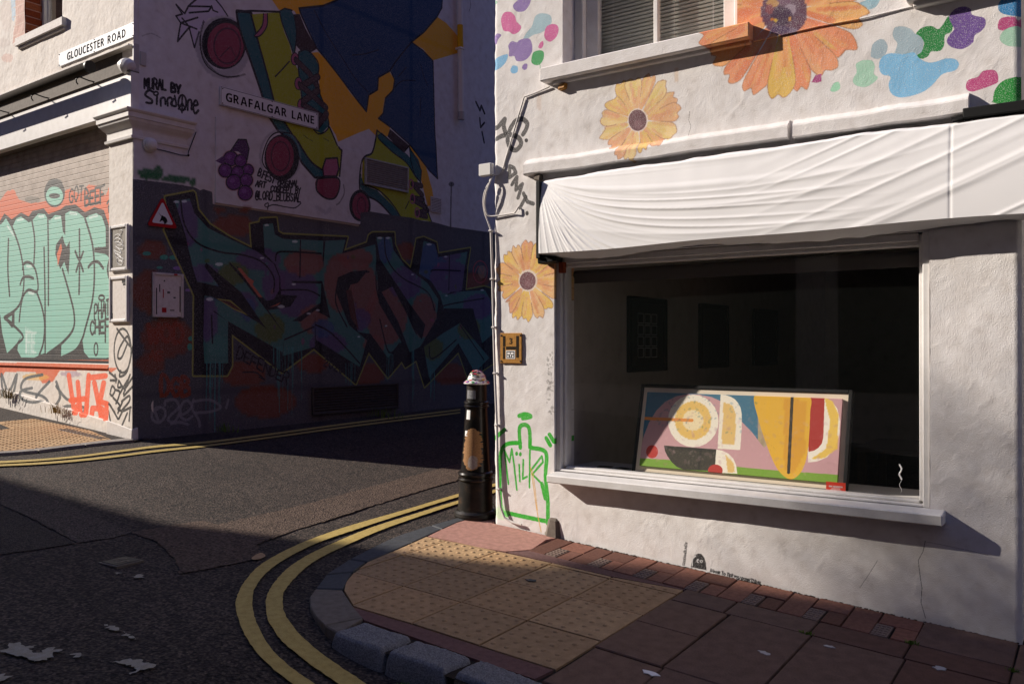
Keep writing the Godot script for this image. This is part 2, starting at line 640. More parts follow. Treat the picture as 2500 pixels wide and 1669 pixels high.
func make_materials() -> void:
	mural = Painter.new(0, -.15, 6.0, 6.45, 310.0)
	mural.run(MURAL)
	shutter_art = Painter.new(-4.2, .6, -.4, 3.4, 400.0)
	shutter_art.run(SHUTTER_ART)
	front_art = Painter.new(-3.4, -.1, .1, 5.3, 370.0)
	front_art.run(FRONT_ART)
	wall_art = Painter.new(-.05, -.35, 3.25, 3.75, 490.0)
	wall_art.run(WALL_ART)
	canvas_art = Painter.new(-.02, -.02, 1.26, .52, 700.0)
	canvas_art.run(CANVAS_ART)
	with_paint(std("gallery_render", "e9e6e4", .85, "render_c", 1.25, "render_h", .24), wall_art)
	with_paint(std("alley_render", "dcdcde", .85, "render_c", 1.6, "smooth_h", .35), mural)
	with_paint(std("front_render", "e4ded6", .8, "render_c", 1.4, "smooth_h", .3), front_art)
	with_paint(std("shutter_paint", "b9aca2", .6, "metal_c", 1.9), shutter_art)
	std("sill_paint", "d9d4cf", .7, "render_c", .8, "render_h", .2)
	std("white_gloss", "e2e0de", .45, "paint_c", 1.3)
	std("white_wood", "dedbd8", .6, "paint_c", 1.1, "stone_h", .04)
	std("asphalt", "7a716b", .92, "asphalt_c", .85, "asphalt_h", .8)
	M.asphalt.vertex_color_use_as_albedo = true
	std("old_asphalt", "8a8079", .92, "asphalt_c", .55, "asphalt_h", .4)
	std("trench_asphalt", "8a7f78", .95, "gravel_c", .8, "asphalt_h", 1.0)
	std("footway_asphalt", "716a64", .95, "asphalt_c", .4, "asphalt_h", .3)
	std("yellow_paint", "c4b070", .8, "worn_paint", .5, "asphalt_h", .2)
	std("white_road_paint", "a8a6a2", .85, "worn_paint", .35, "asphalt_h", .2)
	std("buff_slab", "d8b488", .85, "stone_c", .7, "stone_h", .05)
	std("buff_slab_pale", "e0be92", .85, "stone_c", .8, "stone_h", .05)
	std("buff_slab_dull", "ccac84", .85, "stone_c", .6, "stone_h", .05)
	std("red_slab", "846a60", .85, "stone_c", .9, "stone_h", .06)
	std("red_slab_dark", "7a5a50", .85, "stone_c", .7, "stone_h", .06)
	std("red_slab_warm", "8e7264", .85, "stone_c", .8, "stone_h", .06)
	std("paver", "8e675a", .85, "brick_c", .3, "stone_h", .12)
	std("paver_dark", "785448", .85, "brick_c", .25, "stone_h", .12)
	std("paver_warm", "9c7060", .85, "brick_c", .35, "stone_h", .12)
	std("pink_mortar", "e0aca0", .95, "stone_c", .5, "stone_h", .25)
	std("mauve_mortar", "8c6a68", .95, "stone_c", .4, "asphalt_h", .15)
	std("mortar", "3a332d", .95, "stone_c", .3, "stone_h", .2)
	std("slate", "5c6168", .7, "stone_c", .5, "stone_h", .12)
	std("kerb_concrete", "8c857e", .9, "stone_c", .5, "stone_h", .1)
	std("pale_kerb", "b8b4b0", .85, "stone_c", .6, "stone_h", .08)
	std("granite", "e0dedc", .8, "granite_c", .22, "stone_h", .25)
	std("iron", "d0c8c0", .42, "iron_c", 1.1, "stone_h", .05)
	std("iron_plate", "6a635c", .6, "metal_c", .3)
	std("black_metal", "151516", .5)
	std("black_paint", "0b0b0c", .75)
	std("brown_metal", "3a342e", .9, "metal_c", .6)
	M.brown_metal.metallic_specular = .15
	std("brown_board", "857e76", .8, "stone_c", .8)
	std("plastic_white", "dad8d4", .4)
	std("plastic_grey", "b4b2b0", .5)
	std("cable", "d2cdc8", .6)
	std("sign_white", "e2e4e6", .35)
	std("sign_red", "b01a22", .4)
	std("old_poster", "9c9890", .7, "metal_c", .4)
	std("torn_paper", "e6e0da", .8, "render_c", .5)
	std("brass", "c08a3c", .45, "metal_c", .25)
	std("sticker_white", "ededeb", .5)
	std("inside_wall", "b9b2aa", .9, "render_c", 2.0)
	std("inside_floor", "4a4038", .7, "stone_c", 1.0)
	std("inside_dark", "3c3834", .8)
	std("dark_print", "2a2522", .5, "granite_c", .5)
	std("cream_mount", "e0d2bc", .8)
	std("card_red", "d8402c", .5)
	std("blind", "b4b6ae", .6)
	std("brick", "9c4a26", .9, "brick_c", .3, "stone_h", .15)
	std("brick_pale", "b56a44", .9, "brick_c", .3, "stone_h", .15)
	std("louvre_metal", "b8babc", .5, "metal_c", .8)
	std("louvre_dark", "55504c", .7, "metal_c", .8)
	std("opposite_render", "cfc8bc", .9, "render_c", 1.8)
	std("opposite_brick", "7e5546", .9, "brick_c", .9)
	std("roof_slate", "4a4c52", .8, "stone_c", .8)
	std("leaf", "5c7a34", .7)
	std("leaf_dry", "8a7440", .8)
	std("bark", "5c5046", .9, "stone_c", .3)
	std("granite_dark", "a08c82", .9, "stone_c", .2)
	std("blind_dark", "57534e", .8)
	std("plastic_dark", "2a2c33", .95)
	M.plastic_dark.metallic_specular = .05
	std("yellow_band", "d8a80c", .6)
	std("dark_glass", "14161a", .08)
	std("iron_gloss", "b8b2ac", .28, "iron_c", 1.4)
	std("iron_dark", "3a3633", .6, "metal_c", .3)
	std("rust", "b08c60", .8, "brick_c", .12, "stone_h", .05)
	std("scraped", "b0aca8", .7, "brick_c", .15)
	std("printed_sticker", "d8d8d6", .5, "granite_c", .12)
	std("spat_red", "c0283c", .4)
	std("spat_violet", "8a4ca0", .4)
	std("spat_green", "3c8a50", .4)
	std("spat_yellow", "d8b030", .4)
	var cloth := std("cloth", "eeedec", .55, "", 1.0)
	cloth.backlight_enabled = true
	cloth.backlight = Color(.25, .25, .25)
	M.leaf.backlight_enabled = true
	M.leaf.backlight = Color(.3, .4, .1)
	var canvas := std("canvas", "d8c8a8", .75, "", 1.0)
	canvas.detail_enabled = true
	canvas.detail_uv_layer = BaseMaterial3D.DETAIL_UV_2
	canvas.detail_albedo = canvas_art.texture()
	canvas.detail_blend_mode = BaseMaterial3D.BLEND_MODE_MIX
	canvas.detail_mask = tex.wear
	canvas.albedo_texture = tex.stone_c
	canvas.uv1_triplanar = true
	canvas.uv1_world_triplanar = true
	canvas.uv1_scale = Vector3.ONE * 2.5
	var glass := StandardMaterial3D.new()
	glass.resource_name = "glass"
	glass.albedo_color = Color(.9, .95, .93, .004)
	glass.transparency = BaseMaterial3D.TRANSPARENCY_ALPHA
	glass.roughness = .0
	M.glass = glass

# ------------------------------------------------------------------ ground
func gy(x: float, z: float) -> float:
	return -.0621 * x - .012 * z

func road_y(x: float, z: float) -> float:
	return gy(x, z) - .02 - .075 * smoothstep(.3, 1.1, x) * smoothstep(1.2, 2.0, z)

func over(f: Callable, lift: float) -> Callable:
	return func(x: float, z: float) -> float: return f.call(x, z) + lift

func ragged(p: PackedVector2Array, step: float, amount: float) -> PackedVector2Array:
	var o := PackedVector2Array()
	for i in p.size():
		var a := p[i]
		var b := p[(i + 1) % p.size()]
		var count := maxi(1, int(a.distance_to(b) / step))
		var side := (b - a).normalized().orthogonal()
		for k in count:
			var q := a.lerp(b, float(k) / count)
			o.append(q + side * (mid.get_noise_2d(q.x * 2.0, q.y * 2.0) + fine.get_noise_2d(q.x, q.y)) * amount)
	return o

# a thin even layer on the road; split in small faces so that it follows the fall of the road
func layer_on(outline: PackedVector2Array, top: Callable, lift: float) -> ArrayMesh:
	var b := MB.new()
	var lo := outline[0]
	var hi := outline[0]
	for q in outline:
		lo = lo.min(q)
		hi = hi.max(q)
	var s := .25
	for i in range(floori(lo.x / s), ceili(hi.x / s)):
		for j in range(floori(lo.y / s), ceili(hi.y / s)):
			var cell := PackedVector2Array([Vector2(i, j) * s, Vector2(i + 1, j) * s, Vector2(i + 1, j + 1) * s, Vector2(i, j + 1) * s])
			for piece in Geometry2D.intersect_polygons(outline, cell):
				var ids := Geometry2D.triangulate_polygon(piece)
				for k in range(0, ids.size(), 3):
					var t := []
					for m in 3:
						var q: Vector2 = piece[ids[k + m]]
						t.append(Vector3(q.x, top.call(q.x, q.y) + lift, q.y))
					if (t[1] - t[0]).cross(t[2] - t[0]).y > 0:
						b.tri(t[0], t[1], t[2])
					else:
						b.tri(t[0], t[2], t[1])
	return b.mesh()

func down(a: PackedFloat32Array) -> PackedFloat32Array:
	var b := a.duplicate()
	b.reverse()
	return b

func build_ground() -> void:
	var road := Node3D.new()
	put(road, "road", self)
	road.set_meta("kind", "structure")
	var near := steps(-7, 5, .12)
	var us := PackedFloat32Array([-90, -60, -40, -25, -15, -10]) + near + PackedFloat32Array([8, 14, 25, 50, 90])
	var vs := PackedFloat32Array([-60, -40, -25, -16, -11]) + steps(-8, 5.5, .12) + PackedFloat32Array([8, 12, 20, 40, 60])
	var stain := func(p: Vector3) -> Color:
		var k := .92 + .22 * low.get_noise_2d(p.x * .55, p.z * .55) + .14 * mid.get_noise_2d(p.x * .12, p.z * .2)
		k = clampf(k, .55, 1.3)
		return Color(k, k * .985, k * .97)
	mesh("asphalt", sheet(us, down(vs), func(x, z): return Vector3(x, road_y(x, z) + .004 * low.get_noise_2d(x, z), z), null, null, stain), M.asphalt, road)
	mesh("trench_patch", layer_on(ragged(pts2(TRENCH), .03, .012), road_y, .007), M.trench_asphalt, road)
	mesh("asphalt_patch", layer_on(ragged(pts2(PATCH), .04, .01), road_y, .006), M.old_asphalt, road)
	mesh("asphalt_patch", layer_on(ragged(pts2(PATCH_DARK), .04, .01), road_y, .006), M.footway_asphalt, road)
	for pair in YELLOW:
		var a := pts2(pair[0])
		var b := pts2(pair[1])
		a = Painter.curve(a, false, 6)
		b = Painter.curve(b, false, 6)
		b.reverse()
		mesh("yellow_line", layer_on(ragged(a + b, .02, .0028), road_y, .011), M.yellow_paint, road)
	for w in WHITE_PAINT:
		mesh("white_paint_remnant", layer_on(ragged(pts2(w), .012, .02), road_y, .01), M.white_road_paint, road)
	mesh("tan_splash", layer_on(Painter.curve(pts2(TAN_SPLASH), true, 4), road_y, .0115), M.buff_slab_dull, road)
	build_pavement()
	build_far_pavement()

func outline_between(a: Array, b: Array) -> PackedVector2Array:
	var q := pts2(b)
	q.reverse()
	return pts2(a) + q

func build_pavement() -> void:
	var p := Node3D.new()
	put(p, "pavement", self)
	p.set_meta("kind", "structure")
	# bed under all pieces
	var bed := pts2([-.26, -3.0, -.25, .1, -.235, .64, -.165, .97, -.08, 1.265, .03, 1.54, .16, 1.735, .23, 1.84, .34, 1.93, .46, 1.995, .6, 2.03, 1.0, 2.07, 1.6, 2.08, 3.0, 2.08, 7.0, 2.08, 7.0, -.1, .0, -.1, .0, -3.0])
	mesh("bed", layer_on(bed, gy, -.012), M.mortar, p)
	# kerb stones round the corner
	var slate := [
		[[-.268, -2.2, -.265, -1.1], [-.19, -2.2, -.19, -1.1], "slate"],
		[[-.265, -1.09, -.26, -.3], [-.19, -1.09, -.19, -.3], "slate"],
		[[-.26, -.29, -.256, .094, -.25, .36], [-.19, -.29, -.185, .185, -.145, .38], "slate"],
		[[-.25, .37, -.242, .642, -.215, .8], [-.145, .39, -.103, .583, -.07, .76], "slate"],
		[[-.213, .81, -.174, .969, -.090, 1.260], [-.068, .77, -.018, 1.04, .011, 1.228], "slate"],
		[[-.085, 1.277, .018, 1.538], [.014, 1.247, .088, 1.415], "slate"],
		[[.027, 1.556, .151, 1.735], [.098, 1.435, .258, 1.652], "slate"],
		[[.158, 1.748, .224, 1.845, .34, 1.943, .454, 2.007, .565, 2.052], [.268, 1.666, .471, 1.789, .622, 1.869], "kerb_concrete"],
		[[.574, 2.056, .678, 2.077], [.63, 1.876, .64, 1.9], "kerb_concrete"],
	]
	for k in slate:
		var b := MB.new()
		b.plate(outline_between(k[0], k[1]), over(gy, .004), .09, .006)
		mesh("kerb_stone", b.mesh(), M[k[2]], p)
	# granite setts along the front
	var x := .655
	var sizes := [.32, .335, .40, .36, .42, .38, .4, .37, .42]
	for k in sizes.size():
		var w: float = sizes[k]
		mesh("granite_kerb", granite_block(x, w, 1.888 + .006 * sin(k * 2.1), 2.10 + .012 * cos(k * 1.7), k), M.granite, p)
		x += w + .005
	# mortar fillings
	mesh("pink_mortar", MB.new().plate(pts2([-.18, .19, -.19, -.1, -.01, -.1, -.01, .015, .3, .012, .53, .015, .50, .1, .56, .36, .47, .50, .30, .545, .055, .556, -.095, .578, -.14, .385]), over(gy, .001), .03).mesh(), M.pink_mortar, p)
	mesh("mauve_mortar", MB.new().plate(pts2([.48, .50, .56, .385, 1.0, .388, 1.60, .395, 1.605, .41, 1.19, .475, .79, .492]), over(gy, .0), .03).mesh(), M.mauve_mortar, p)
	mesh("mauve_mortar", MB.new().plate(pts2([.475, 1.797, .84, 1.775, 1.232, 1.768, 1.62, 1.757, 1.61, 1.88, 1.3, 1.885, .968, 1.88, .645, 1.882, .60, 1.86]), over(gy, .0), .03).mesh(), M.mauve_mortar, p)
	# tactile slabs with blisters
	var area := pts2([-.098, .588, -.064, .77, -.013, 1.04, .02, 1.236, .1, 1.42, .183, 1.558, .272, 1.655, .474, 1.782, .84, 1.760, 1.232, 1.753, 1.622, 1.742, 1.597, .412, 1.196, .485, .794, .502, .421, .533, .055, .566])
	tactile(p, area, [-.32, .065, .438, .815, 1.21, 1.64], [.12, .55, .962, 1.395, 1.84], -.042, gy, 3)
	# brick pavers along the wall
	var cut := [.535, .835, 1.125, 1.44, 1.76, 2.08, 2.40, 2.735]
	for k in cut.size() - 1:
		var a: float = cut[k]
		var c: float = cut[k + 1]
		var m := a + (c - a) * .42
		var skew := .045
		for piece in [[a, m, .022, .385], [m, c, .022, .195], [m + .085, c, .2, .385]]:
			var l: float = piece[0] + .004
			var r: float = piece[1] - .004
			var z0: float = piece[2] + .002
			var z1: float = piece[3] - .002
			var b := MB.new().plate(PackedVector2Array([Vector2(l + skew * z0, z0), Vector2(r + skew * z0, z0), Vector2(r + skew * z1, z1), Vector2(l + skew * z1, z1)]), over(gy, .002 + rng.randf_range(-.002, .002)), .04, .004)
			mesh("brick_paver", b.mesh(), M[["paver", "paver_dark", "paver_warm"][rng.randi() % 3]], p)
		# the little studded stone set in each bay
		var b := MB.new()
		b.plate(PackedVector2Array([Vector2(m + .008, .204), Vector2(m + .086, .204), Vector2(m + .09, .38), Vector2(m + .015, .38)]), over(gy, -.0005), .03)
		for i in 3:
			for j in 5:
				var sx := m + .014 + i * .024
				var sz := .212 + j * .033
				b.plate(PackedVector2Array([Vector2(sx, sz), Vector2(sx + .018, sz), Vector2(sx + .018, sz + .025), Vector2(sx, sz + .025)]), over(gy, .003), .01, .003)
		mesh("studded_paver", b.mesh(), M.granite_dark, p)
	# flag stones
	var rows := [
		[.395, .602, [1.608, 1.9, 2.322, 2.745, 3.16, 3.58, 4.0]],
		[.61, 1.0, [1.602, 1.93]], [1.008, 1.42, [1.606, 1.936]],
		[.61, 1.425, [1.942, 2.345, 2.758, 3.175, 3.59, 4.0]],
		[1.433, 1.872, [1.612, 1.95, 2.46, 2.93, 3.4, 3.9]],
		[.022, .387, [2.745, 3.16, 3.6, 4.0]],
	]
	for r in rows:
		for k in r[2].size() - 1:
			var l: float = r[2][k] + .004
			var e: float = r[2][k + 1] - .004
			var s := .019
			var t := rng.randf_range(-.003, .002)
			var lift := over(gy, .002 + t)
			var o := PackedVector2Array([Vector2(l + s * (r[0] - .6), r[0]), Vector2(e + s * (r[0] - .6), r[0]), Vector2(e + s * (r[1] - .6), r[1]), Vector2(l + s * (r[1] - .6), r[1])])
			if r[0] < .1 or r[1] > 1.8 or (r[0] < .5 and k == 0):
				o = ragged(o, .2, .004)
			mesh("paving_slab", MB.new().plate(o, lift, .05, .005).mesh(), M[["red_slab", "red_slab_dark", "red_slab_warm"][rng.randi() % 3]], p)

func granite_block(x: float, w: float, z0: float, z1: float, k: int) -> ArrayMesh:
	# rounded, hand-dressed stone: a domed grid whose rim rolls down to the road
	var n := 26
	var us := PackedFloat32Array()
	for i in n + 1:
		us.append(float(i) / n)
	var at := func(u: float, v: float) -> Vector3:
		var ex := minf(u, 1.0 - u) * 2.0
		var ez := minf(v, 1.0 - v) * 2.0
		var fall := pow(1.0 - clampf(ex * 5.0, 0, 1), 2.6) * .11 + pow(1.0 - clampf(ez * 3.4, 0, 1), 2.6) * .12
		var px := x + w * u + .006 * sin(v * 5.0 + k)
		var pz := lerpf(z0, z1, v) + .008 * sin(u * 4.0 + k * 2.0)
		var lift := .004 * mid.get_noise_2d(px * 3.0, pz * 3.0) + .003 * fine.get_noise_2d(px * 1.4, pz * 1.4)
		return Vector3(px, gy(px, pz) + .012 + lift - minf(fall, .13), pz)
	return sheet(us, down(us), at)

func tactile(parent: Node3D, area: PackedVector2Array, xs: Array, zs: Array, slant: float, top: Callable, kinds: int) -> void:
	for i in xs.size() - 1:
		for j in zs.size() - 1:
			var q := func(u: float, v: float) -> Vector2:
				var px := lerpf(xs[i], xs[i + 1], u)
				var pz := lerpf(zs[j], zs[j + 1], v)
				return Vector2(px + (pz - 1.0) * .025, pz + (px - .5) * slant)
			var g := .011
			var slab := PackedVector2Array([q.call(g, g), q.call(1 - g, g), q.call(1 - g, 1 - g), q.call(g, 1 - g)])
			for piece in Geometry2D.intersect_polygons(slab, area):
				if piece.size() < 3 or Geometry2D.is_polygon_clockwise(piece):
					continue
				var b := MB.new()
				var tilt := rng.randf_range(-.0015, .0015)
				var lift := over(top, tilt)
				b.plate(piece, lift, .04, .002)
				for a in 6:
					for c in 6:
						var m: Vector2 = q.call((a + .5) / 6.0, (c + .5) / 6.0)
						if not Geometry2D.is_point_in_polygon(m, piece) or distance_to_rim(m, piece) < .018:
							continue
						blister(b, Vector3(m.x, lift.call(m.x, m.y), m.y))
				mesh("tactile_slab", b.mesh(), M[["buff_slab", "buff_slab_pale", "buff_slab_dull"][rng.randi() % kinds]], parent)

func distance_to_rim(m: Vector2, poly: PackedVector2Array) -> float:
	var best := INF
	for k in poly.size():
		best = minf(best, m.distance_to(Geometry2D.get_closest_point_to_segment(m, poly[k], poly[(k + 1) % poly.size()])))
	return best

func blister(b: MB, c: Vector3) -> void:
	var n := 9
	for k in n:
		var u := Vector3(cos(TAU * k / n), 0, -sin(TAU * k / n))
		var w := Vector3(cos(TAU * (k + 1) / n), 0, -sin(TAU * (k + 1) / n))
		var up := Vector3(0, .0048, 0)
		var nu := (u + Vector3.UP).normalized()
		var nw := (w + Vector3.UP).normalized()
		b.quad_n(c + u * .014, c + w * .014, c + w * .009 + up, c + u * .009 + up, nu, nw, (nw + Vector3.UP).normalized(), (nu + Vector3.UP).normalized())
		b.tri_n(c + u * .009 + up, c + w * .009 + up, c + up * 1.15, (nu + Vector3.UP).normalized(), (nw + Vector3.UP).normalized(), Vector3.UP)

func build_far_pavement() -> void:
	var p := Node3D.new()
	put(p, "footway", self)
	p.set_meta("kind", "structure")
	var edge := [-4.50, -.06, -4.535, .25, -4.53, .506, -4.503, .9, -4.565, 1.2, -4.75, 1.5, -5.2, 1.8, -6.5, 1.95, -12.0, 2.05, -40.0, 2.3]
	mesh("asphalt", layer_on(pts2(edge) + pts2([-40, -.4, -4.6, -.4]), gy, -.004), M.footway_asphalt, p)
	var stones := [[[-4.51, -.04, -4.535, .25, -4.53, .44], [-4.63, -.05, -4.655, .138, -4.63, .44]], [[-4.53, .45, -4.528, .6, -4.503, .89], [-4.63, .45, -4.61, .6, -4.605, .89]], [[-4.503, .9, -4.53, 1.08, -4.6, 1.3], [-4.605, .9, -4.625, 1.08, -4.68, 1.27]], [[-4.604, 1.31, -4.75, 1.5, -5.0, 1.7], [-4.684, 1.28, -4.82, 1.44, -5.06, 1.62]], [[-5.01, 1.706, -5.2, 1.8, -6.0, 1.9], [-5.07, 1.626, -5.25, 1.71, -6.0, 1.8]]]
	for s in stones:
		mesh("kerb_stone", MB.new().plate(outline_between(s[0], s[1]), over(gy, .004), .06, .005).mesh(), M.pale_kerb, p)
	var area := pts2([-4.67, .11, -4.645, .45, -4.62, .85, -4.65, 1.1, -4.74, 1.26, -5.1, 1.6, -5.6, 1.6, -5.9, .5, -6.4, .42, -6.45, -.08, -5.748, -.09, -5.2, .0])
	tactile(p, area, [-6.6, -6.2, -5.8, -5.4, -5.0, -4.6], [-.2, .2, .6, 1.0, 1.4, 1.8], -.03, over(gy, .002), 2)
	# dark corduroy drain cover set among the slabs
	var b := MB.new()
	for k in 16:
		var x := -5.55 + k * .05
		b.plate(PackedVector2Array([Vector2(x, .1), Vector2(x + .036, .1), Vector2(x + .036, .2), Vector2(x, .2)]), over(gy, .006), .01, .002)
	mesh("drain_grille", b.mesh(), M.iron_plate, p)

# ------------------------------------------------------------------ gallery: the white corner house on the right
const SHOP_HOLE := Rect2(.5, .37, 2.257, 1.44)
const UP_HOLE := Rect2(.565, 3.065, 1.185, 1.35)

func wall_uv(p: Vector3) -> Vector2:
	return wall_art.uv(p.x, p.y)

func build_gallery() -> void:
	gallery = thing("gallery_building", "white rendered corner gallery painted with flowers and coloured blobs, large shop window", "building")
	var r := .03
	var front := func(x: float, y: float) -> Vector3:
		var z := .0045 * low.get_noise_2d(x * .9, y * .9) + .0007 * mid.get_noise_2d(x * .7, y * .7) + .00035 * fine.get_noise_2d(x * .5, y * .5)
		# trowel ridges and swollen patches of old render
		var ridge := 1.0 - absf(low.get_noise_2d(x * 2.6 + 31.0, y * 2.6 - 7.0)) * 9.0
		if ridge > 0.0 and low.get_noise_2d(x * 1.1 - 5.0, y * 1.1 + 3.0) > .12:
			z += .0013 * ridge
		var px := x
		if x < r:
			z -= r - sqrt(maxf(0, r * r - (r - x) * (r - x)))
			px += .012 * mid.get_noise_2d(y * .6, 4.0) * (1.0 - x / r)
		if x > 3.14:
			z -= (x - 3.14) * .6
		return Vector3(px + .012 * maxf(0.0, .6 - y) * (1.0 - clampf(x / .2, 0, 1)), y, z)
	var xs := steps(0, 3.16, .0115, [.5, .565, 1.75, 2.757, .01, .02, .03])
	var ys := steps(-.4, 4.415, .0125, [.37, 1.81, 3.065])
	var open := func(x: float, y: float) -> bool:
		return SHOP_HOLE.has_point(Vector2(x, y)) or UP_HOLE.has_point(Vector2(x, y))
	mesh("front_wall", sheet(xs, ys, front, open, wall_uv), M.gallery_render, gallery)
	bx("front_wall_upper", Vector3(0, 4.415, -.25), Vector3(3.16, 12.0, 0), M.gallery_render, gallery)
	# wall thickness round the openings
	var b := MB.new()
	b.map = wall_uv
	b.quad(Vector3(.5, .37, 0), Vector3(.5, .37, -.25), Vector3(.5, 1.81, -.25), Vector3(.5, 1.81, 0))
	b.quad(Vector3(2.757, .37, -.25), Vector3(2.757, .37, 0), Vector3(2.757, 1.81, 0), Vector3(2.757, 1.81, -.25))
	b.quad(Vector3(.5, 1.81, 0), Vector3(.5, 1.81, -.25), Vector3(2.757, 1.81, -.25), Vector3(2.757, 1.81, 0))
	b.quad(Vector3(.5, .37, -.25), Vector3(.5, .37, 0), Vector3(2.757, .37, 0), Vector3(2.757, .37, -.25))
	mesh("reveal", b.mesh(), M.gallery_render, gallery)
	b = MB.new()
	b.map = wall_uv
	b.quad(Vector3(.565, 3.065, .0), Vector3(.565, 3.065, -.32), Vector3(.565, 4.415, -.32), Vector3(.565, 4.415, 0))
	b.quad(Vector3(1.75, 3.065, -.32), Vector3(1.75, 3.065, 0), Vector3(1.75, 4.415, 0), Vector3(1.75, 4.415, -.32))
	b.quad(Vector3(.565, 4.414, 0), Vector3(.565, 4.414, -.32), Vector3(1.75, 4.414, -.32), Vector3(1.75, 4.414, 0))
	b.quad(Vector3(.565, 3.065, -.32), Vector3(.565, 3.065, 0), Vector3(1.75, 3.065, 0), Vector3(1.75, 3.065, -.32))
	mesh("reveal", b.mesh(), M.gallery_render, gallery)
	var side := func(z: float, y: float) -> Vector3:
		return Vector3(.012 * mid.get_noise_2d(y * .6, 4.0) * clampf(1.0 - z / .1, 0, 1) - .003 * low.get_noise_2d(z, y) + .012 * maxf(0.0, .6 - y) * clampf(1.0 - z / .2, 0, 1), y, -z - r)
	mesh("alley_wall", sheet(down(steps(0, 7, .08)), steps(-.4, 12.0, .08), side), M.opposite_brick, gallery)  # unseen side; brick tone chosen to limit bounce light onto the mural
	bx("corner_core", Vector3(.012, -.4, -.25), Vector3(.2, 12.0, -.035), M.sill_paint, gallery)
	bx("door_return", Vector3(3.12, -.4, -1.0), Vector3(3.158, 12.0, -.03), M.white_wood, gallery)
	bx("door_recess", Vector3(3.16, -.4, -1.05), Vector3(4.6, 12.0, -.9), M.inside_wall, gallery)
	bx("end_wall", Vector3(4.6, -.5, -7.0), Vector3(9.0, 12.0, 0), M.sill_paint, gallery)
	bx("back_wall", Vector3(.0, -.4, -7.2), Vector3(4.6, 12.0, -7.0), M.sill_paint, gallery)
	bx("roof", Vector3(-.1, 12.0, -7.3), Vector3(9.1, 12.2, .1), M.roof_slate, gallery)
	# plastered string course over the awning, in two lengths with a crushed joint
	var course := func(x0: float, x1: float) -> ArrayMesh:
		var m := MB.new()
		m.map = wall_uv
		var xs2 := steps(x0, x1, .03)
		var prof := [Vector2(0, 2.472), Vector2(.018, 2.468), Vector2(.036, 2.452), Vector2(.052, 2.44), Vector2(.056, 2.43), Vector2(.055, 2.372), Vector2(.05, 2.364), Vector2(0, 2.362)]
		for i in xs2.size() - 1:
			for k in prof.size() - 1:
				var q := func(x: float, e: Vector2) -> Vector3:
					var bump := .0022 * mid.get_noise_2d(x * .25, e.y * .5) + .0006 * fine.get_noise_2d(x * .3, e.y)
					return Vector3(x, e.y + bump + .008 * low.get_noise_1d(x), e.x + (bump if e.x > .01 else 0.0))
				m.quad(q.call(xs2[i], prof[k + 1]), q.call(xs2[i + 1], prof[k + 1]), q.call(xs2[i + 1], prof[k]), q.call(xs2[i], prof[k]))
		for x in [x0, x1]:
			for k in range(1, prof.size() - 1):
				var a := Vector3(x, prof[0].y, 0)
				var c := Vector3(x, prof[k].y, prof[k].x)
				var d := Vector3(x, prof[k + 1].y, prof[k + 1].x)
				if x == x0:
					m.tri(a, c, d)
				else:
					m.tri(a, d, c)
		return m.mesh()
	mesh("string_course", course.call(.29, 2.055), M.gallery_render, gallery)
	mesh("string_course", course.call(2.08, 2.94), M.gallery_render, gallery)
	# upper window ledges
	var ledge := MB.new()
	ledge.map = wall_uv
	ledge.box(Vector3(.43, 2.962, -.03), Vector3(1.845, 3.05, .072), .006)
	mesh("window_ledge", ledge.mesh(), M.gallery_render, gallery)
	bx("ledge_drip", Vector3(.50, 2.94, -.02), Vector3(1.835, 2.962, .03), M.gallery_render, gallery, .004, wall_uv)
	bx("window_ledge", Vector3(2.66, 2.972, -.02), Vector3(3.158, 3.045, .075), M.sill_paint, gallery, .006)
	bx("ledge_drip", Vector3(2.69, 2.945, -.02), Vector3(3.158, 2.972, .045), M.sill_paint, gallery, .004)
	# small broken bits: grey lump at the corner foot and a bracket stub under the ledge
	var lump := MB.new().hexa([Vector3(.43, -.05, .03), Vector3(.55, -.055, .03), Vector3(.535, .09, .012), Vector3(.46, .1, .012), Vector3(.43, -.05, -.02), Vector3(.56, -.05, -.02), Vector3(.54, .1, -.02), Vector3(.45, .1, -.02)], .02)
	mesh("render_lump", lump.mesh(), M.kerb_concrete, gallery)
	var stub := MB.new().hexa([Vector3(.545, 2.895, .035), Vector3(.60, 2.90, .035), Vector3(.605, 2.935, .03), Vector3(.55, 2.93, .03), Vector3(.545, 2.895, -.01), Vector3(.60, 2.9, -.01), Vector3(.605, 2.94, -.01), Vector3(.55, 2.935, -.01)], .006)
	mesh("bracket_stub", stub.mesh(), M.brass, gallery)
	# thin settlement cable painted over, from the ledge to the far ledge
	var wire := MB.new()
	wire.map = wall_uv
	wire.tube([Vector3(1.85, 2.955, .004), Vector3(2.02, 2.957, .006), Vector3(2.2, 2.962, .006), Vector3(2.45, 2.955, .006), Vector3(2.68, 2.962, .006)], .0045, 7)
	mesh("painted_cable", wire.mesh(), M.gallery_render, gallery)

func pane(lo: Vector3, hi: Vector3, parent: Node) -> void:
	var b := MB.new()
	b.quad(lo, Vector3(hi.x, lo.y, lo.z), hi, Vector3(lo.x, hi.y, lo.z))
	mesh("pane", b.mesh(), M.glass, parent)

func frame_bar(parent: Node, called: String, lo: Vector3, hi: Vector3, mat: Material, bevel := .004) -> void:
	bx(called, lo, hi, mat, parent, bevel)

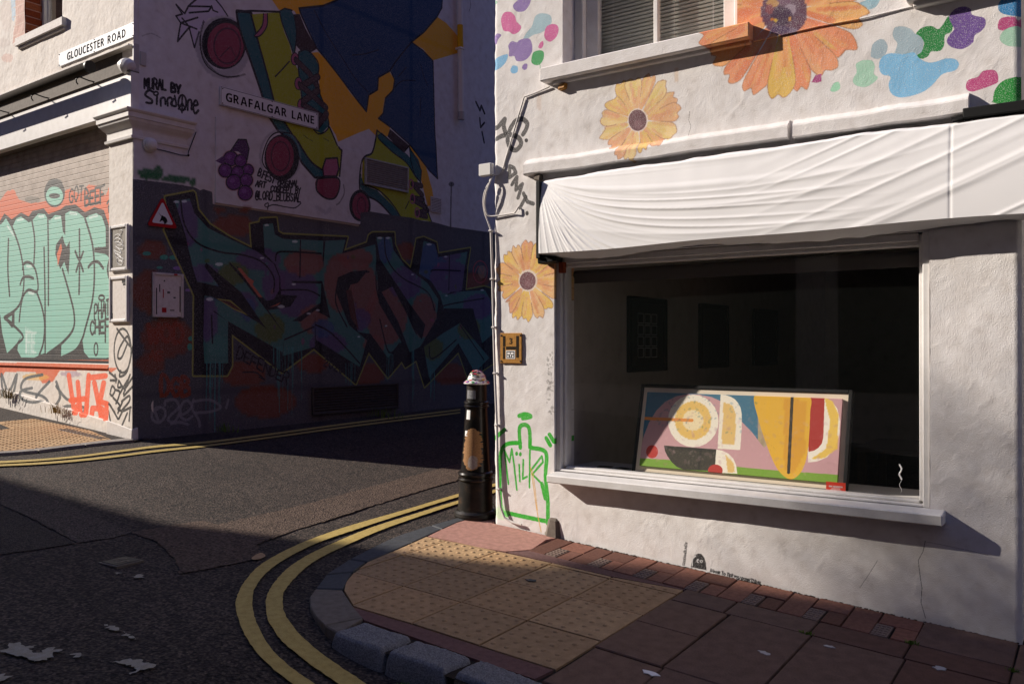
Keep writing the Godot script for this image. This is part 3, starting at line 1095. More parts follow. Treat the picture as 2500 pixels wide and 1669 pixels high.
func build_gallery_windows() -> void:
	# shop window
	var w := Node3D.new()
	put(w, "shop_window", gallery)
	frame_bar(w, "frame_post", Vector3(.502, .40, -.13), Vector3(.535, 1.808, -.02), M.white_wood)
	frame_bar(w, "frame_post", Vector3(.535, .43, -.13), Vector3(.556, 1.80, -.055), M.white_wood)
	frame_bar(w, "frame_post", Vector3(2.722, .40, -.13), Vector3(2.755, 1.808, -.012), M.white_gloss)
	frame_bar(w, "frame_post", Vector3(2.70, .43, -.13), Vector3(2.722, 1.80, -.045), M.white_gloss)
	frame_bar(w, "frame_head", Vector3(.556, 1.765, -.13), Vector3(2.70, 1.806, -.03), M.white_wood)
	frame_bar(w, "frame_head", Vector3(.556, 1.742, -.125), Vector3(2.70, 1.765, -.06), M.white_wood)
	frame_bar(w, "frame_rail", Vector3(.535, .402, -.13), Vector3(2.722, .415, -.015), M.white_gloss)
	frame_bar(w, "frame_rail", Vector3(.556, .415, -.128), Vector3(2.70, .43, -.05), M.white_gloss)
	pane(Vector3(.556, .43, -.0885), Vector3(2.70, 1.742, -.0885), w)
	var streak := []
	for k in 14:
		streak.append(Vector3(2.602 + .006 * sin(k * 1.3), .455 + k * .0115, -.0865))
	mesh("white_streak", MB.new().tube(streak.slice(6), .0042, 6).mesh(), M.sticker_white, w)
	mesh("white_streak", MB.new().tube(streak.slice(0, 8), .0014, 5).mesh(), M.sticker_white, w)
	# sill with sloped top
	var s := MB.new().hexa([Vector3(.503, .338, .10), Vector3(2.83, .335, .10), Vector3(2.83, .392, .102), Vector3(.503, .388, .102), Vector3(.503, .338, -.02), Vector3(2.83, .335, -.02), Vector3(2.83, .402, -.02), Vector3(.503, .400, -.02)], .006)
	mesh("sill", s.mesh(), M.white_gloss, w)
	# upper sash window with a blind
	var u := Node3D.new()
	put(u, "upper_window", gallery)
	var z := -.20
	frame_bar(u, "casing", Vector3(.566, 3.07, z - .02), Vector3(.63, 4.41, z + .05), M.white_wood)
	frame_bar(u, "casing_bead", Vector3(.63, 3.07, z - .02), Vector3(.645, 4.41, z + .075), M.white_gloss)
	frame_bar(u, "casing", Vector3(1.675, 3.07, z - .02), Vector3(1.749, 4.41, z + .05), M.white_gloss)
	frame_bar(u, "frame_rail", Vector3(.645, 3.066, z - .02), Vector3(1.675, 3.11, z + .04), M.white_gloss)
	frame_bar(u, "frame_post", Vector3(.645, 3.11, z - .02), Vector3(.735, 4.41, z + .03), M.white_wood)
	frame_bar(u, "frame_post", Vector3(1.60, 3.11, z - .02), Vector3(1.675, 4.41, z + .03), M.white_gloss)
	frame_bar(u, "mullion", Vector3(1.135, 3.11, z - .015), Vector3(1.165, 4.41, z + .028), M.white_gloss)
	pane(Vector3(.735, 3.11, z), Vector3(1.135, 4.41, z), u)
	pane(Vector3(1.165, 3.11, z), Vector3(1.60, 4.41, z), u)
	var slat := MB.new()
	for side in [1.0, -1.0]:
		var t: float = .0006 * side
		var c := [Vector3(0, -.011, -.012), Vector3(0, -.001, .004), Vector3(0, .012, .010)]
		for k in 2:
			var a: Vector3 = c[k] + Vector3(0, 0, t)
			var b: Vector3 = c[k + 1] + Vector3(0, 0, t)
			var x := Vector3(.98, 0, 0)
			if side > 0:
				slat.quad(a, a + x, b + x, b)
			else:
				slat.quad(a + x, a, b, b + x)
	var shape := slat.mesh()
	for k in 34:
		mesh("blind_slat", shape, M.blind, u, Vector3(.66, 3.085 + k * .0248, z - .075))
	for x in [.8, 1.24, 1.5]:
		mesh("blind_cord", MB.new().tube([Vector3(x, 3.08, z - .056), Vector3(x, 3.95, z - .056)], .0012, 5).mesh(), M.plastic_white, u)
	bx("room_back", Vector3(.57, 3.07, -.62), Vector3(1.745, 4.41, -.60), M.inside_wall, u)

func build_gallery_inside() -> void:
	var g := gallery
	bx("inner_front_wall", Vector3(.2, -.4, -.26), Vector3(.499, 2.6, -.2505), M.inside_wall, g)
	bx("inner_left_wall", Vector3(.40, -.3, -6.9), Vector3(.45, 2.6, -.262), M.inside_wall, g)
	bx("inner_right_wall", Vector3(3.05, -.3, -6.9), Vector3(3.11, 2.6, -.26), M.inside_wall, g)
	bx("inner_back_wall", Vector3(.45, -.3, -6.6), Vector3(3.05, 2.6, -6.5), M.inside_wall, g)
	bx("inner_floor", Vector3(.45, -.35, -6.9), Vector3(3.05, -.3, -.26), M.inside_floor, g)
	bx("inner_ceiling", Vector3(.2, 2.6, -6.9), Vector3(3.11, 2.65, -.24), M.inside_wall, g)
	bx("inner_front_wall", Vector3(.5, -.3, -.265), Vector3(3.05, .366, -.2505), M.inside_wall, g)
	bx("inner_front_wall", Vector3(.5, 1.812, -.265), Vector3(3.05, 2.6, -.2505), M.inside_wall, g)
	bx("inner_front_wall", Vector3(2.76, .37, -.265), Vector3(3.05, 1.81, -.2505), M.inside_wall, g)
	bx("window_board", Vector3(.452, .372, -.62), Vector3(2.9, .398, -.132), M.white_gloss, g, .004)
	var bl := thing("stand_in_blind", "grey blind added inside the glass, standing in for a reflected band along the top of the shop window", "blind", Vector3(1.63, 1.70, -.17))  # added blind; its grey stands in for a reflected band in the glass
	mesh("roll", MB.new().tube([Vector3(-1.07, 0, 0), Vector3(1.07, 0, 0)], .028, 14).mesh(), M.blind_dark, bl)
	bx("fabric", Vector3(-1.06, -.06, .028), Vector3(1.06, 0.0, .031), M.blind_dark, bl)
	# framed pictures on the left inside wall
	var spots := [[-1.10, -1.77, "nearest the glass, with a pale printed grid"], [-2.46, -3.13, "in the middle of the three"], [-3.83, -4.56, "farthest back of the three"]]
	for s in spots:
		var f := thing("framed_picture", "black framed picture on the inside wall, " + s[2], "picture", Vector3(.452, 1.02, (s[0] + s[1]) * .5), 0, "pictures on the inside wall")
		var h: float = (s[0] - s[1]) * .5
		bx("frame_side", Vector3(0, 0, h - .045), Vector3(.03, .585, h), M.black_paint, f, .004)
		bx("frame_side", Vector3(0, 0, -h), Vector3(.03, .585, -h + .045), M.black_paint, f, .004)
		bx("frame_side", Vector3(0, 0, -h + .045), Vector3(.03, .045, h - .045), M.black_paint, f, .004)
		bx("frame_side", Vector3(0, .54, -h + .045), Vector3(.03, .585, h - .045), M.black_paint, f, .004)
		bx("print", Vector3(.004, .045, -h + .045), Vector3(.012, .54, h - .045), M.dark_print, f)
		if s[0] > -2:
			for i in 3:
				for j in 4:
					var z0 := -.17 + i * .12
					var y0 := .11 + j * .09
					for bar in [[0, 0, .1, .006], [0, .074, .1, .08], [0, 0, .006, .08], [.094, 0, .1, .08]]:
						bx("printed_line", Vector3(.0122, y0 + bar[1], z0 + bar[0]), Vector3(.0128, y0 + bar[3], z0 + bar[2]), M.plastic_grey, f)
	# the big painting leaning behind the glass
	var t := Node3D.new()
	t.position = Vector3(.957, .3985, -.222)
	t.rotation.x = -atan2(.14, .57)
	put(t, "leaning_painting", self)
	tag(t, "large black framed abstract painting of yellow, pink and white shapes leaning inside the shop window", "painting")
	var W := 1.34
	var H := .59
	bx("frame_side", Vector3(0, 0, -.03), Vector3(.022, H, .012), M.black_paint, t, .003)
	bx("frame_side", Vector3(W - .022, 0, -.03), Vector3(W, H, .012), M.black_paint, t, .003)
	bx("frame_side", Vector3(.022, 0, -.03), Vector3(W - .022, .018, .012), M.black_paint, t, .003)
	bx("frame_side", Vector3(.022, H - .022, -.03), Vector3(W - .022, H, .012), M.black_paint, t, .003)
	bx("mount", Vector3(.022, .018, -.028), Vector3(W - .022, H - .022, .002), M.cream_mount, t)
	var cv := MB.new()
	cv.map = func(p: Vector3) -> Vector2: return canvas_art.uv(p.x - .055, p.y - .052)
	cv.box(Vector3(.055, .052, .002), Vector3(1.29, .535, .02), .002)
	mesh("canvas", cv.mesh(), M.canvas, t)
	var card := thing("price_card", "small red printed card standing at the foot of the painting inside the shop window", "card", Vector3(2.262, .4155, -.128))
	bx("card", Vector3(-.052, 0, 0), Vector3(.052, .058, .002), M.card_red, card)
	letters(card, "ABE HENNESSY", "printed_name", Vector3(0, .034, .0023), .075, .009, M.sticker_white, false)
	for k in 3:
		bx("printed_line", Vector3(-.03 + k * .004, .014 + k * .005, .0021), Vector3(.03 - k * .004, .0155 + k * .005, .0026), M.sticker_white, card)
	for k in 2:
		var lf := thing("leaflet_stack", ["thin stack of leaflets on the window board, nearest the left wall", "thin stack of leaflets on the window board, beside the painting's frame"][k], "leaflets", Vector3(.68 + k * .14, .3985, -.36), 12 - k * 25, "leaflets on the window board")
		for j in 3:
			bx("leaflet", Vector3(-.05, j * .0022, -.035), Vector3(.05, j * .0022 + .002, .035), [M.plastic_grey, M.torn_paper, M.dark_print][j], lf)
	# a table and chair deep in the room
	var tb := thing("table", "dark wooden table standing deep inside the gallery behind the painting", "table", Vector3(2.35, -.3, -2.6))
	bx("table_top", Vector3(-.5, .7, -.4), Vector3(.5, .74, .4), M.inside_floor, tb, .005)
	for q in [[-1, -1], [1, -1], [-1, 1], [1, 1]]:
		bx("leg", Vector3(q[0] * .45 - .03, 0, q[1] * .35 - .03), Vector3(q[0] * .45 + .03, .7, q[1] * .35 + .03), M.inside_floor, tb)

# raised or printed capital letters, centred on a spot, squeezed to a width
func letters(parent: Node, what: String, called: String, at: Vector3, width: float, tall: float, mat: Material, each := true, font_name := "Droid Sans") -> void:
	var font := SystemFont.new()
	font.font_names = PackedStringArray([font_name])
	font.font_weight = 700
	var cursor := 0.0
	var made := []
	for ch in (what if each else "#"):
		if ch == " ":
			cursor += .42
			continue
		var m := TextMesh.new()
		m.text = ch if each else what
		m.font = font
		m.font_size = 64
		m.pixel_size = 1.0 / 64.0
		m.depth = .03
		m.horizontal_alignment = HORIZONTAL_ALIGNMENT_LEFT
		var box := m.get_aabb()
		made.append([m, cursor - box.position.x, box])
		cursor += box.size.x + .13
	var k := width / (cursor - .13)
	var cap: float = made[0][2].size.y
	for q in made:
		var o := mesh(called, q[0], mat, parent)
		o.scale = Vector3(k, tall / cap, .05)
		o.position = at + Vector3(-width * .5 + q[1] * k, -(q[2].position.y + q[2].size.y * .5) * tall / cap, 0)

# ------------------------------------------------------------------ shuttered corner shop on the left, and the alley wall
func at_left(v: Vector3) -> Vector3:
	return LEFT_AT + Basis(Vector3.UP, deg_to_rad(LEFT_TURN)) * v

func front_uv(p: Vector3) -> Vector2:
	return front_art.uv(p.x, p.y)

func mural_uv(p: Vector3) -> Vector2:
	return mural.uv(-p.z, p.y)

func build_shop() -> void:
	shop = thing("shuttered_shop", "white corner shop with a graffitied shutter and a mural painted along its alley wall", "building", LEFT_AT, LEFT_TURN)
	# alley wall with the mural
	var wall := func(z: float, y: float) -> Vector3:
		var k := .006 * low.get_noise_2d(z * .8, y * .8) + .0015 * mid.get_noise_2d(z, y)
		if y > 2.66 + .006 * sin(z * 3.0):
			k += .006
		return Vector3(k - .0012 * maxf(0.0, 3.0 - y), y, -z)
	mesh("alley_wall", sheet(steps(-.03, 8.0, .03, [0.0]), steps(-.3, 7.4, .03), wall, null, mural_uv), M.alley_render, shop)
	bx("mural_panel", Vector3(-.01, 2.497, -3.055), Vector3(.022, 3.44, -.905), M.alley_render, shop, .003, mural_uv)
	# front above the shop sign
	var win := Rect2(-2.456, 4.585, .915, 1.7)
	var front := func(x: float, y: float) -> Vector3:
		var z := .006 * low.get_noise_2d(x, y + 9.0) + .002 * mid.get_noise_2d(x, y)
		var px := x
		if x > -.03:
			z -= (x + .03) * .5
		if y < 4.06 and x > -.25:
			px = minf(px, .02 - (4.06 - y) * .8 + .03 * mid.get_noise_1d(y * 2.0))
		return Vector3(px, y, z)
	mesh("front_wall", sheet(steps(-6.4, .012, .035, [-2.456, -1.541]), steps(3.98, 7.4, .035, [4.585]), front, func(x, y): return win.has_point(Vector2(x, y)), front_uv), M.front_render, shop)
	bx("front_wall_far", Vector3(-14, -.3, -.3), Vector3(-6.4, 7.4, .0), M.front_render, shop)
	bx("upper_storeys", Vector3(-14, 7.4, -8.2), Vector3(.004, 12.3, .006), M.sill_paint, shop)
	bx("roof", Vector3(-14.1, 12.3, -8.3), Vector3(.15, 12.5, .15), M.roof_slate, shop)
	bx("back_wall", Vector3(-14, -.3, -8.2), Vector3(0, 7.4, -8.0), M.front_render, shop)
	bx("corner_core", Vector3(-.3, 3.7, -.3), Vector3(-.02, 7.4, -.02), M.front_render, shop)
	# upper window
	var u := Node3D.new()
	put(u, "upper_window", shop)
	for k in 9:
		var y := 4.587 + k * .087
		bx("brick", Vector3(-2.53, y, -.2 + .02 * (k % 2)), Vector3(-2.453, y + .073, -.005), M[["brick", "brick_pale"][int(k % 3 == 1)]], u, .004)
	bx("mortar", Vector3(-2.535, 4.58, -.22), Vector3(-2.459, 5.4, -.012), M.pink_mortar, u)
	for e in [[-2.459, -2.40, -.24, -.2], [-2.40, -2.37, -.24, -.18], [-2.37, -2.33, -.25, -.215], [-1.60, -1.541, -.24, -.2]]:
		bx("frame_post", Vector3(e[0], 4.6, e[2]), Vector3(e[1], 6.28, e[3]), M.white_wood, u, .003)
	bx("frame_rail", Vector3(-2.33, 4.6, -.25), Vector3(-1.6, 4.66, -.2), M.white_wood, u, .003)
	pane(Vector3(-2.33, 4.66, -.23), Vector3(-1.6, 6.28, -.23), u)
	bx("room_back", Vector3(-2.6, 4.4, -1.2), Vector3(-1.4, 6.4, -1.15), M.inside_wall, u)
	bx("curtain", Vector3(-2.33, 4.62, -.32), Vector3(-2.1, 6.28, -.3), M.brown_board, u)
	bx("reveal", Vector3(-1.541, 4.585, -.3), Vector3(-1.5, 6.28, -.008), M.front_render, u)
	bx("window_ledge", Vector3(-2.60, 4.485, -.02), Vector3(-1.44, 4.582, .05), M.sill_paint, shop, .005)
	bx("ledge_drip", Vector3(-2.58, 4.455, -.02), Vector3(-1.46, 4.485, .025), M.sill_paint, shop, .004)

func build_shop_front() -> void:
	# pilaster
	var p := MB.new()
	p.map = front_uv
	p.box(Vector3(-.47, -.15, -.2), Vector3(-.006, 3.06, .03), .004)
	mesh("pilaster", p.mesh(), M.front_render, shop)
	# worn foot of the pilaster
	mesh("pilaster_foot", MB.new().hexa([Vector3(-.5, -.1, .05), Vector3(.012, -.1, .05), Vector3(.004, .1, .036), Vector3(-.49, .17, .036), Vector3(-.5, -.1, -.1), Vector3(.012, -.1, -.03), Vector3(.004, .12, -.03), Vector3(-.49, .17, -.1)], .012).mesh(), M.sill_paint, shop)
	# capital: one moulding that turns the corner
	var prof := [Vector2(.012, 3.02), Vector2(.03, 3.025), Vector2(.034, 3.05), Vector2(.014, 3.06), Vector2(.014, 3.12), Vector2(.02, 3.135), Vector2(.028, 3.145), Vector2(.048, 3.165), Vector2(.072, 3.195), Vector2(.078, 3.215), Vector2(.078, 3.222), Vector2(.09, 3.226), Vector2(.09, 3.275), Vector2(.102, 3.282), Vector2(.114, 3.30), Vector2(.114, 3.312), Vector2(.02, 3.325)]
	var c := MB.new()
	for k in prof.size() - 1:
		var a: Vector2 = prof[k]
		var b: Vector2 = prof[k + 1]
		var corner := func(q: Vector2) -> Array:
			return [Vector3(-.47 - q.x, q.y, -.05), Vector3(-.47 - q.x, q.y, .03 + q.x), Vector3(-.004 + q.x * .8, q.y, .03 + q.x), Vector3(-.004 + q.x * .8, q.y, -.56 - q.x * .7), Vector3(-.04, q.y, -.56 - q.x * .7)]
		var lo: Array = corner.call(a)
		var hi: Array = corner.call(b)
		for j in 4:
			c.quad(lo[j], lo[j + 1], hi[j + 1], hi[j])
	mesh("capital", c.mesh(), M.white_wood, shop)
	# shop sign board, blank and white
	bx("fascia", Vector3(-4.4, 3.297, -.02), Vector3(.03, 3.685, .07), M.white_gloss, shop, .004)
	bx("shutter_soffit", Vector3(-4.4, 3.298, -.3), Vector3(-.03, 3.33, -.021), M.brown_board, shop)
	bx("fascia_lip", Vector3(-4.4, 3.685, -.02), Vector3(.028, 3.70, .09), M.brown_board, shop, .003)
	bx("awning_board", Vector3(-4.4, 3.70, -.02), Vector3(-.02, 3.82, .03), M.brown_board, shop)
	bx("awning_recess", Vector3(-4.4, 3.82, -.06), Vector3(-.03, 3.985, -.03), M.brown_board, shop)
	bx("lead_flashing", Vector3(-4.4, 3.972, -.03), Vector3(-.06, 3.99, .05), M.sill_paint, shop, .003)
	bx("recess_end", Vector3(-.03, 3.70, -.03), Vector3(.006, 3.985, .02), M.plastic_grey, shop)
	bx("bell_plate", Vector3(.003, 3.78, -.1), Vector3(.02, 3.92, -.035), M.plastic_grey, shop, .003)
	# roller tube of the shop blind on iron hooks
	var tube := thing("awning_roller", "dark brown roller tube of a shop blind above the white fascia", "awning", at_left(Vector3(-2.45, 3.775, .25)), LEFT_TURN)
	mesh("tube", MB.new().tube([Vector3(-2.6, 0, 0), Vector3(2.0, 0, 0)], .052, 18).mesh(), M.brown_metal, tube)
	mesh("end_cap", MB.new().tube([Vector3(1.998, 0, 0), Vector3(2.03, 0, 0)], .06, 18).mesh(), M.black_metal, tube)
	for k in 4:
		var x := 1.75 - k * 1.0
		mesh("hook", MB.new().tube([Vector3(x, -.04, -.02), Vector3(x, -.07, .0), Vector3(x + .006, -.09, .01), Vector3(x - .008, -.11, .0), Vector3(x, -.13, -.012)], .007, 6).mesh(), M.black_metal, tube)
		mesh("bracket", MB.new().tube([Vector3(x, -.045, 0), Vector3(x - .01, -.06, -.13), Vector3(x - .01, -.06, -.225)], .007, 6).mesh(), M.black_metal, tube)
	# wall below the shutter
	var ru := MB.new()
	ru.map = front_uv
	ru.box(Vector3(-6.4, -.3, -.3), Vector3(-.468, .695, .0), .004)
	mesh("stall_riser", ru.mesh(), M.front_render, shop)
	var pl := MB.new()
	pl.map = front_uv
	pl.hexa([Vector3(-6.4, -.3, .022), Vector3(-.5, -.3, .022), Vector3(-.5, .15, .018), Vector3(-6.4, .76, .018), Vector3(-6.4, -.3, -.02), Vector3(-.5, -.3, -.02), Vector3(-.5, .16, -.02), Vector3(-6.4, .77, -.02)], .006)
	mesh("plinth", pl.mesh(), M.front_render, shop)
	bx("riser_cap", Vector3(-6.4, .695, -.14), Vector3(-.468, .75, .022), M.front_render, shop, .005, front_uv)
	bx("shutter_sill", Vector3(-6.4, .75, -.14), Vector3(-.468, .772, .0), M.black_metal, shop)
	bx("shutter_guide", Vector3(-.49, .772, -.17), Vector3(-.468, 3.3, -.07), M.white_wood, shop)
	bx("front_infill", Vector3(-6.4, .7, -.3), Vector3(-.45, 3.4, -.25), M.inside_wall, shop)
	# roller shutter: every slat its own piece
	var s := Node3D.new()
	put(s, "roller_shutter", shop)
	var pitch := .0634
	for k in 40:
		var y0 := .772 + k * pitch
		var b := MB.new()
		b.map = func(q: Vector3) -> Vector2: return shutter_art.uv(q.x, q.y)
		var curve := [Vector2(y0, -.128), Vector2(y0 + .0018, -.1215), Vector2(y0 + .006, -.1205), Vector2(y0 + .058, -.1205), Vector2(y0 + .0614, -.1215), Vector2(y0 + .0625, -.128)]
		for j in curve.size() - 1:
			var lo: Vector2 = curve[j]
			var hi: Vector2 = curve[j + 1]
			for i in 4:
				var xa := -5.6 + i * 1.277
				var xb := xa + 1.277
				b.quad(Vector3(xa, lo.x, lo.y), Vector3(xb, lo.x, lo.y), Vector3(xb, hi.x, hi.y), Vector3(xa, hi.x, hi.y))
		mesh("slat", b.mesh(), M.shutter_paint, s)
	bx("shutter_backing", Vector3(-5.6, .772, -.16), Vector3(-.49, 3.31, -.136), M.brown_metal, s)

func build_alley_fittings() -> void:
	# street name plates
	var n := thing("street_sign", "white street name plate reading GRAFALGAR LANE on the mural wall", "sign", at_left(Vector3(.022, 3.68, -1.643)), LEFT_TURN + 90, "street name plates")
	bx("plate", Vector3(-.69, -.104, 0), Vector3(.69, .104, .012), M.sign_white, n, .002)
	for e in [[-.68, -.68, -.096, .096], [.68, .68, -.096, .096], [-.68, .68, -.096, -.096], [-.68, .68, .096, .096]]:
		bx("border_line", Vector3(e[0] - .0025, e[2] - .0025, .0118), Vector3(e[1] + .0025, e[3] + .0025, .0128), M.black_paint, n)
	letters(n, "GRAFALGAR LANE", "letter", Vector3(0, .0, .0125), 1.24, .098, M.black_paint)
	for q in [[-.66, .08], [-.66, -.08], [.66, .08], [.66, -.08], [0, .088], [0, -.088]]:
		mesh("screw", MB.new().lathe([Vector2(.008, -.003), Vector2(.006, .003), Vector2(0, .004)], 8).mesh(), M.brown_metal, n, Vector3(q[0], q[1], .013)).rotation_degrees.x = 90
	var g := thing("street_sign", "white street name plate reading GLOUCESTER ROAD above the shutter", "sign", at_left(Vector3(-.8, 4.13, .008)), LEFT_TURN, "street name plates")
	bx("plate", Vector3(-.785, -.075, 0), Vector3(.785, .075, .01), M.sign_white, g, .002)
	letters(g, "GLOUCESTER ROAD", "letter", Vector3(.02, .0, .0105), 1.22, .086, M.plastic_dark, true)
	for q in [[-.77, .06], [-.77, -.06], [.77, .06], [.77, -.06], [0, .064], [0, -.064]]:
		mesh("screw", MB.new().lathe([Vector2(.008, -.003), Vector2(.006, .003), Vector2(0, .004)], 8).mesh(), M.brown_metal, g, Vector3(q[0], q[1], .011)).rotation_degrees.x = 90
	# warning triangle with a unicorn
	var w := thing("warning_sign", "red bordered warning triangle with a black unicorn head on the alley wall", "sign", at_left(Vector3(.012, 2.16, -.28)), LEFT_TURN + 90)
	triangle(w, "rim", .175, .0, .008, .322, M.sign_red)
	triangle(w, "face", .125, .008, .0095, .235, M.sign_white, .035)
	var head := pts2([-.052, .155, -.012, .115, -.01, .128, .004, .118, .028, .112, .048, .09, .052, .072, .058, .066, .046, .062, .040, .052, .046, .046, .034, .046, .026, .034, .022, .03, .018, .04, .012, .058, -.004, .072, -.018, .064, -.032, .052, -.036, .058, -.030, .07, -.02, .094, -.016, .108])
	var hb := MB.new()
	var ids := Geometry2D.triangulate_polygon(head)
	for k in range(0, ids.size(), 3):
		var a := Vector3(head[ids[k]].x, head[ids[k]].y, .0105)
		var b := Vector3(head[ids[k + 1]].x, head[ids[k + 1]].y, .0105)
		var c := Vector3(head[ids[k + 2]].x, head[ids[k + 2]].y, .0105)
		if (b - a).cross(c - a).z > 0:
			hb.tri(a, b, c)
		else:
			hb.tri(a, c, b)
	mesh("unicorn", hb.mesh(), M.black_paint, w)
	# scrappy notice board
	var nb := thing("notice_board", "battered white notice board smeared with paint, below the warning triangle", "notice board", at_left(Vector3(.006, 1.232, -.345)), LEFT_TURN + 90)
	bx("board", Vector3(-.165, .01, 0), Vector3(.165, .45, .012), M.torn_paper, nb)
	for e in [[-.175, 0, -.15, .46], [.15, 0, .175, .46], [-.15, 0, .1, .022], [-.15, .436, .15, .46]]:
		bx("frame_side", Vector3(e[0], e[1], 0), Vector3(e[2], e[3], .022), M.sill_paint, nb, .003)
	for e in [[-.10, .26, -.09, .34, "black_paint"], [-.06, .2, -.05, .29, "sign_red"], [-.07, .05, -.02, .1, "sign_red"], [.13, .06, .142, .33, "black_paint"], [.02, .07, .07, .08, "black_paint"], [-.01, .25, .02, .27, "slate"], [-.135, .03, -.125, .3, "black_paint"], [.06, .44, .1, .458, "sign_red"], [.06, .2, .085, .215, "slate"], [-.05, .37, -.035, .385, "black_paint"]]:
		bx("paint_smear", Vector3(e[0], e[1], .0121), Vector3(e[2], e[3], .0135 if e[1] < .43 else .0232), M[e[4]], nb)
	# poster cases on the pilaster
	for k in 2:
		var y: float = [1.70, 1.175][k]
		var f := thing("poster_case", ["white framed poster case with a scribbled grey poster, upper one on the white pilaster", "white framed poster case with a blank torn poster, lower one on the white pilaster"][k], "poster case", at_left(Vector3(-.235, y, .03)), LEFT_TURN, "poster cases on the pilaster")
		for e in [[-.18, 0, -.145, .47], [.145, 0, .18, .47], [-.145, 0, .145, .035], [-.145, .435, .145, .47]]:
			bx("frame_side", Vector3(e[0], e[1], 0), Vector3(e[2], e[3], .032), M.white_gloss, f, .009)
		bx("poster", Vector3(-.145, .035, .012), Vector3(.145, .435, .018), [M.old_poster, M.torn_paper][k], f)
		if k == 0:
			var pen := []
			for j in 70:
				var t := j / 69.0
				pen.append(Vector3(.07 * sin(t * 47.0) + .03 * sin(t * 13.0), .07 + t * .32 + .03 * cos(t * 51.0), .019))
			mesh("scribble", MB.new().tube(pen, .0035, 5).mesh(), M.sticker_white, f)
		else:
			for e in [[.06, .40, .14, .43], [.08, .375, .13, .395], [-.14, .04, -.12, .1], [-.14, .1, -.132, .18], [.1, .35, .105, .36]]:
				bx("torn_edge", Vector3(e[0], e[1], .018), Vector3(e[2], e[3], .0195), M.black_paint, f)
	# alarm sounder on the shop corner
	var al := thing("alarm_sounder", "white egg shaped alarm sounder at the corner beside the fascia", "alarm", at_left(Vector3(-.06, 3.755, .06)), LEFT_TURN)
	var egg := MB.new().lathe([Vector2(0, -.085), Vector2(.05, -.075), Vector2(.075, -.04), Vector2(.082, 0), Vector2(.07, .05), Vector2(.045, .09), Vector2(.03, .12), Vector2(0, .128)], 20)
	mesh("housing", egg.mesh(), M.plastic_white, al).rotation_degrees = Vector3(25, 0, 70)
	mesh("lead", MB.new().tube([Vector3(.06, .03, 0), Vector3(.075, -.03, .0), Vector3(.085, -.12, -.02)], .004, 6).mesh(), M.cable, al)
	# round vent cowl below the capital
	var cw := thing("wall_lamp", "round white bulkhead lamp on the alley wall under the capital", "lamp", at_left(Vector3(.012, 2.985, -.135)), LEFT_TURN)
	var dome := MB.new().lathe([Vector2(.075, 0), Vector2(.075, .02), Vector2(.066, .028), Vector2(.064, .05), Vector2(.05, .07), Vector2(.03, .082), Vector2(0, .086)], 22)
	mesh("bowl", dome.mesh(), M.plastic_white, cw).rotation_degrees.z = -90
	var wire := thing("black_cable", "thin black cable running from the round lamp past the capital on the alley wall", "cable", at_left(Vector3.ZERO), LEFT_TURN)
	mesh("cable", MB.new().tube([Vector3(.016, 2.96, -.2), Vector3(.016, 2.955, -.35), Vector3(.016, 2.945, -.48), Vector3(.016, 2.955, -.57), Vector3(.02, 3.0, -.578), Vector3(.03, 3.22, -.66)], .005, 6).mesh(), M.black_metal, wire)
	mesh("knob", MB.new().lathe([Vector2(.0, -.016), Vector2(.016, 0), Vector2(0, .016)], 8).mesh(), M.black_metal, wire, Vector3(.02, 2.958, -.575))
	# louvred vents
	louvre("louvre_vent", "pale metal louvred vent set into the painted roller boot", Vector3(.01, 3.03, -3.515), .80, .35, 11, M.louvre_metal)
	louvre("louvre_vent", "long dark low louvred grille at the foot of the alley wall", Vector3(.004, .09, -2.99), 1.48, .34, 9, M.louvre_dark)
	# perforated vent plate
	var v := thing("air_brick", "small perforated white air brick under the drainpipe on the mural wall", "vent", at_left(Vector3(.012, 2.83, -4.494)), LEFT_TURN + 90)
	bx("plate", Vector3(-.114, 0, 0), Vector3(.114, .22, .014), M.sill_paint, v, .003)
	for i in 9:
		for j in 9:
			bx("painted_hole", Vector3(-.1 + i * .023, .015 + j * .022, .0135), Vector3(-.088 + i * .023, .026 + j * .022, .0148), M.black_paint, v)  # flat black squares painted for the dark of open holes
	# drainpipe
	var d := thing("drainpipe", "white plastic waste pipe running down the mural wall and stopping halfway", "pipe", at_left(Vector3(.06, 4.28, -5.0)), LEFT_TURN)
	mesh("pipe", MB.new().tube([Vector3(0, 0, 0), Vector3(0, 3.0, .06)], .042, 16).mesh(), M.plastic_white, d)
	for y in [1.0, 2.4]:
		bx("clip", Vector3(-.06, y, -.05 + y * .02), Vector3(.046, y + .03, .05 + y * .02), M.plastic_white, d, .004)
	mesh("end_socket", MB.new().tube([Vector3(0, -.02, 0), Vector3(0, .09, 0)], .047, 16).mesh(), M.plastic_grey, d)
	mesh("yellow_paint_band", MB.new().tube([Vector3(0, 1.0, .02), Vector3(0, 1.36, .027)], .0428, 16).mesh(), M.yellow_band, d)

